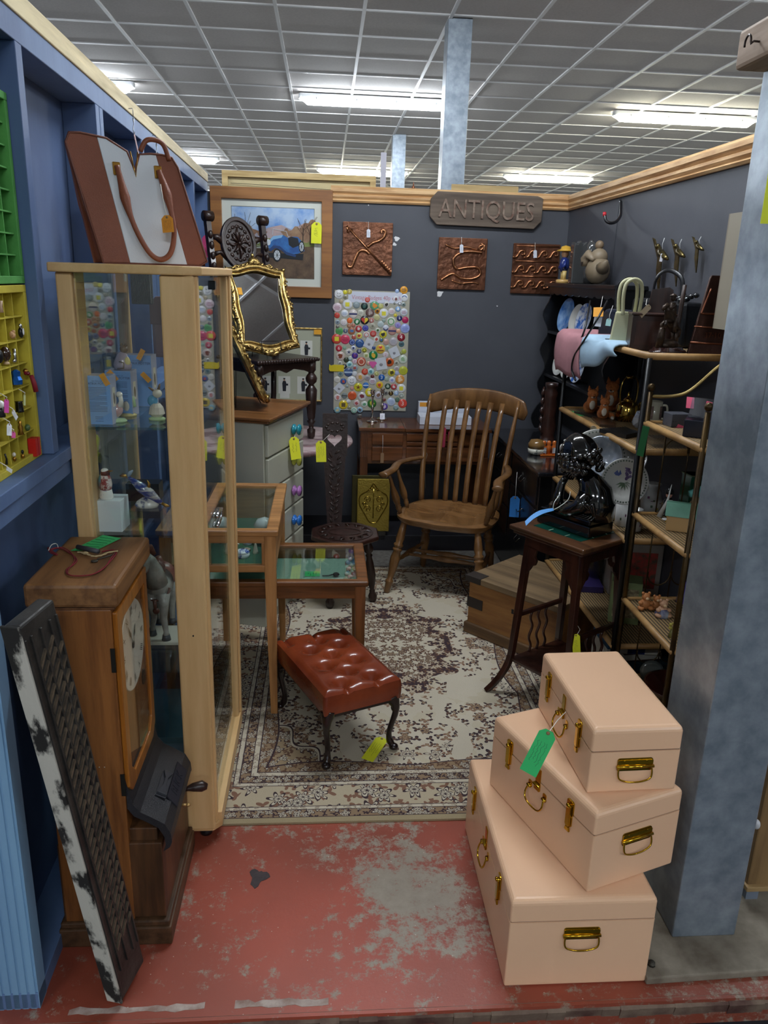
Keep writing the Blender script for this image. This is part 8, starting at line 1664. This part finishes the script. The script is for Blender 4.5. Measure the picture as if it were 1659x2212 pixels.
t=thing('green_bottle_box','deep green bottle shaped box with gilt lines at the back of the middle shelf','box',(Z(1492,1096,zb1).x,Z(1492,1096,zb1).y,zb1),R(5)); MB().box(-.034,.034,-.034,.034,0,.13).build('box_body',mat('#0f3d2a',rough=.15,coat=.5),t,bev=.003); MB().box(-.036,.036,-.036,.036,.126,.130).build('gilt_rim',mat('#5a6a50',rough=.3,metal=.5),t)
cot=thing('cottage_money_box','cream pottery cottage with a green roof on the middle bronze shelf','ornament',(Z(1476,1150,zb1).x,Z(1476,1150,zb1).y+.03,zb1),R(-25)); MB().box(-.045,.045,-.032,.032,0,.055).build('walls',mat('#a8875a',rough=.35,coat=.3),cot,bev=.003)
b=MB(); b.prism([(-.040,.052),(.040,.052),(.012,.095),(-.012,.095)] ,-.052,.052,T=M(((0,0,1,0),(1,0,0,0),(0,1,0,0),(0,0,0,1)))); b.build('roof',mat('#5f8d78',rough=.3,coat=.3,var=.2,vs=20),cot,bev=.003)
for zz in (.02,.035): MB().box(.045,.047,-.02,.02,zz,zz+.008).build('window_slot',mat('#3d2f1e',rough=.6),cot)
t=thing('china_slipper','brown and turquoise china shoe perched beside the cottage roof','ornament',(Z(1505,1120,zb1).x,Z(1505,1120,zb1).y,zb1)); MB().lathe([(.03,0),(.034,.05),(.02,.075),(0,.078)],14,mt=mat('#6a5a40',rough=.3)).build('stand',None,t); MB().tube([(-.04,0,.09),(-.01,0,.095),(.03,0,.115),(.045,0,.12)],[.012,.018,.018,.012],12,mt=mat('#4f8f88',rough=.2,coat=.4)).build('shoe_body',None,t)
tm=mat('#b3733f',rough=.6,var=.15,vs=40); tm2=mat('#c4a27a',rough=.5)
def bear(label,x,y,z,s,mt,extra=None):
    p=Z(x,y,z); t=thing('bear_ornament',label,'ornament',(p.x,p.y+.01,z),0,'bear ornaments on the lower bronze shelf'); b=MB(); b.ball((0,0,.018*s),(.018*s,.015*s,.018*s),mt=mt); b.ball((0,-.002,.043*s),(.013*s,.012*s,.012*s),mt=mt)
    for q in (-1,1): b.ball((q*.010*s,0,.054*s),.005*s,8,6,mt=mt); b.ball((q*.016*s,-.010*s,.008*s),(.010*s,.012*s,.007*s),mt=mt); b.ball((q*.017*s,-.006*s,.024*s),(.007*s,.009*s,.006*s),mt=mt)
    b.build('body',None,t)
    MB().ball((0,-.013*s,.040*s),(.006*s,.005*s,.005*s),mt=tm2).build('muzzle',None,t)
    if extra: MB().lathe([(0,0),(.024,.0),(.026,.012),(.016,.030),(.010,.036)],14,mt=mat('#9aa0a8',rough=.4,c2='#2c2a5c',vs=30)).build('skirt',None,t)
bear('orange brown bear ornament, left of the group on the lower bronze shelf',1394,1318,zb2,1.15,tm); bear('second smaller bear ornament in the middle of the group',1418,1318,zb2,.95,tm)
bear('bear ornament in a blue cap and grey skirt at the front of the group',1432,1334,zb2,1.15,mat('#b58a6a',rough=.5),True)
p=Z(1450,1376,zb2); t=thing('flower_ornament','small olive yellow flower ornament at the near end of the lower bronze shelf','ornament',(p.x,p.y,zb2)); b=MB(); b.lathe([(.012,0),(.008,.02),(.004,.03)],10,mt=mat('#6f6a3a',rough=.5)); [b.ball((.010*math.cos(a),.0,.040+.010*math.sin(a)),(.006,.005,.006),8,6,mt=mat('#9a8f3c',rough=.5)) for a in (0,1.25,2.5,3.8,5)]; b.build('body',None,t)
p=Z(1478,1305,zb2); t=thing('purple_glass','purple glass ornament at the back right of the lower bronze shelf','ornament',(p.x,p.y+.02,zb2)); MB().lathe([(.024,0),(.018,.03),(.008,.06),(.012,.075),(0,.09)],12,mt=mat('#4a3f86',rough=.08,coat=1)).build('glass_body',None,t)
t=thing('wooden_bowl','dark red brown wooden bowl on the bottom bronze shelf','bowl',(1.27,2.40,zb3)); MB().lathe([(.05,0),(.08,.02),(.115,.07),(.118,.075),(.110,.073),(.075,.028),(0,.012)],32,mt=mat('#33140e',rough=.2,coat=.4)).build('bowl_body',None,t)
price_tag('price_tag','small white card tag standing against the dark wooden bowl',Z(1411,1472,zb3)+V((0,0,.035)),Z(1411,1484,zb3)+V((0,-.002,.003)),.020,(-.2,-1,.3),'#b9bfcc',lines=0,hole=False)
t=thing('glass_dish_lid','round clear glass lid leaning behind the wooden bowl','lid',mw=basis((1.24,2.56,zb3+.045),(.97,-.2,0),(0,.15,.98))); MB().lathe([(0,.004),(.03,.003),(.042,0),(.044,.003),(.03,.006),(0,.008)],26,mt=mat('#5a5f5c',rough=.08,metal=.4)).build('lid_disc',None,t)
# --- right wall items ---
t=thing('wall_hook','black hook with a red tip hanging on the right wall','hook',(0,0,0))
pts=[X(1341,435,1.485),X(1341,450,1.478),X(1340,466,1.46),X(1332,478,1.42),X(1320,482,1.38),X(1309,477,1.355),X(1306,462,1.35)]
MB().tube(smooth(pts,4),.0075,8).build('hook_body',mat('#121216',rough=.3),t); MB().tube([X(1306,467,1.35),X(1306,459,1.35)],.009,8).build('red_tip',mat('#b5222c',rough=.4),t)
b=MB(); b.tube([X(1343,408,1.497),X(1341,436,1.49)],.0015,6); b.build('wire',mat('#3a3a3e',rough=.4,metal=.6),t)
bbr=mat('#6d5f38',rough=.3,metal=.85,c2='#3c3420',vs=40)
def bird(x,y,s,label,st):
    p=X(x,y,1.488); t=thing('brass_bird',label,'wall ornament',(p.x,p.y,p.z),0,'brass birds flying on the right wall'); s*=1.15
    MB().tube([(-.008,.030*s,.018*s),(-.016,.0,.0),(-.012,-.03*s,-.012*s),(-.01,-.045*s,-.018*s)],[.005*s,.012*s,.008*s,.003*s],10).build('body',bbr,t)
    MB().ball((-.012,-.040*s*-1-.075*s*0,.022*s),(.008*s,.010*s,.009*s)).build('head',bbr,t)
    MB().prism([(0,0),(.02*s,.004*s),(.065*s,.045*s),(.085*s,.05*s),(.05*s,.012*s),(.03*s,-.01*s)],-.002,.002,T=M(((0,0,1,-.014),(1,0,0,0),(0,1,0,0),(0,0,0,1)))).build('wing',bbr,t)
    MB().prism([(-.01*s,0),(.02*s,0),(.018*s,-.05*s),(.0,-.085*s),(-.02*s,-.12*s),(-.018*s,-.06*s)],-.002,.002,T=M(((0,0,1,-.018),(1,0,0,0),(0,1,0,0),(0,0,0,1)))@TM((0,0,0),rz=0)).build('wing',bbr,t)
    MB().tube([(-.01,0,.045*s),(-.012,.008,.03*s),(-.012,0,.01)],.0016,6).build('string',mat('#c9c9c9',rough=.6),t)
bird(1436,548,1.25,'largest brass flying bird, left of the three on the right wall',0); bird(1474,545,1.0,'middle sized brass flying bird on the right wall',0); bird(1517,533,.72,'smallest brass flying bird, right of the three on the right wall',0)
price_tag('price_tag','small white tag hanging on the largest brass bird',X(1431,548,1.465),X(1427,565,1.462),.012,(-.5,-1,0),'#d5d5dc',lines=0,hole=False)
t=thing('box_frame','pale grey open box frame fixed beside the steel column on the right wall','box frame',(0,0,0)); fa,fb,fzc,fzd=1.335,1.499,1.515,1.885
gm=mat('#8a8272',rough=.6); MB().box(fa,fb,2.66,2.668,fzc,fzd).build('back_board',mat('#7d7364',rough=.7),t)
for q in ((fa,fa+.007,2.58,2.66,fzc,fzd),(fa+.007,fb,2.58,2.66,fzd-.007,fzd),(fa+.007,fb,2.58,2.66,fzc,fzc+.007)): MB().box(*q).build('frame_side',gm,t)
b=MB(); ringprism(b,[(fa-.001,fzc-.001),(fb,fzc-.001),(fb,fzd+.001),(fa-.001,fzd+.001)],[(fa+.008,fzc+.008),(fb-.008,fzc+.008),(fb-.008,fzd-.008),(fa+.008,fzd-.008)],-2.580,-2.577,M(((1,0,0,0),(0,0,-1,0),(0,1,0,0),(0,0,0,1)))); b.build('front_edge',mat('#c9c8c2',rough=.6),t)
# cupboard behind the column, lower right
q=Z(1613,1915,.075); t=thing('wooden_cabinet','light wooden cabinet with a white knob glimpsed behind the steel column, lower right','cabinet',(q.x,q.y,0)); MB().box(0,.27,0,.4,.075,.46).build('cabinet_body',wood('#8a6e48','#6e5436','z',rough=.45,s=.6),t,bev=.004); MB().box(-.006,.27,-.012,.4,.066,.082).build('bottom_rail',wood('#a3875c','#8a6e48','x',rough=.45),t,bev=.003); MB().box(.01,.045,.01,.05,0.001,.066).build('foot',mat('#6f7886',rough=.5),t); MB().box(.22,.26,.01,.05,0.001,.066).build('foot',mat('#6f7886',rough=.5),t)
kq=Y(1632,1778,q.y-.012); MB().ball((kq.x-q.x,-.016,kq.z),(.010,.012,.014)).build('knob',mat('#c9cbcf',rough=.15,coat=.6),t)
# --- things seen over the back wall ---
A_=Y(480,368,5.13); B_=Y(811,408,5.13)
t=thing('stretched_canvas','back of a large pale canvas on a timber stretcher, standing above the back wall','canvas',(A_.x,5.082,1.35)); Wq=B_.x-A_.x; Hq=A_.z-1.35
MB().box(0,Wq,.010,.016,0,Hq).build('canvas_sheet',mat('#c9b98e',rough=.9,var=.1,vs=6),t); 
b=MB(); ringprism(b,[(0,0),(Wq,0),(Wq,Hq),(0,Hq)],[(.035,.035),(Wq-.035,.035),(Wq-.035,Hq-.035),(.035,Hq-.035)],-.016,-.0,M.Identity(4)@RT); b.v=[V((v.x,v.y-.015,v.z)) for v in b.v]; b.build('stretcher_bar',wood('#c9b07c','#a88c58','x',rough=.6),t); t.location.y=5.115
b=MB(); b.tube(smooth([(.05,-.004,Hq-.07),(Wq*.4,-.008,Hq-.078),(Wq*.75,-.008,Hq-.088),(Wq-.05,-.004,Hq-.08)],6),.0015,5); b.build('hanging_wire',mat('#4a4030',rough=.5),t)
A_=Y(975,398,5.10); B_=Y(1119,402,5.10); t=thing('bare_board','bare pine board behind the top of the ANTIQUES sign','board',(A_.x,5.082,1.6)); MB().box(0,B_.x-A_.x,0,.02,0,A_.z-1.6).build('board_body',wood('#b8a070','#9c8456','x',rough=.6,s=.5),t,bev=.002)
p=Y(829,330,5.6); t=thing('shelf_post','pale lavender upright of a rack standing beyond the back wall','post',(p.x,5.6,0)); MB().box(-.018,.018,-.015,.015,0.0,p.z).build('upright',mat('#b5b3c0',rough=.5),t); MB().prism([(.018,p.z-.19),(.15,p.z-.27),(.018,p.z-.27)],-.01,.01,T=RT).build('bracket',mat('#8f8a78',rough=.5),t)
p=Y(893,412,5.045); t=thing('dome_clock_top','thin brass arch with a small finial showing above the back wall','finial',(p.x,5.055,2.110)); b=MB(); b.tube([(.10*math.cos(R(a)),0,.003+.058*math.sin(R(a))) for a in range(0,181,12)],.003,6,mt=mat('#7a5a48',rough=.4,metal=.5)); b.build('arch',None,t); MB().lathe([(.010,.055),(.012,.065),(.005,.075),(.003,.09),(0,.10)],10,mt=mat('#7a4a30',rough=.3,metal=.6)).build('finial_tip',None,t)
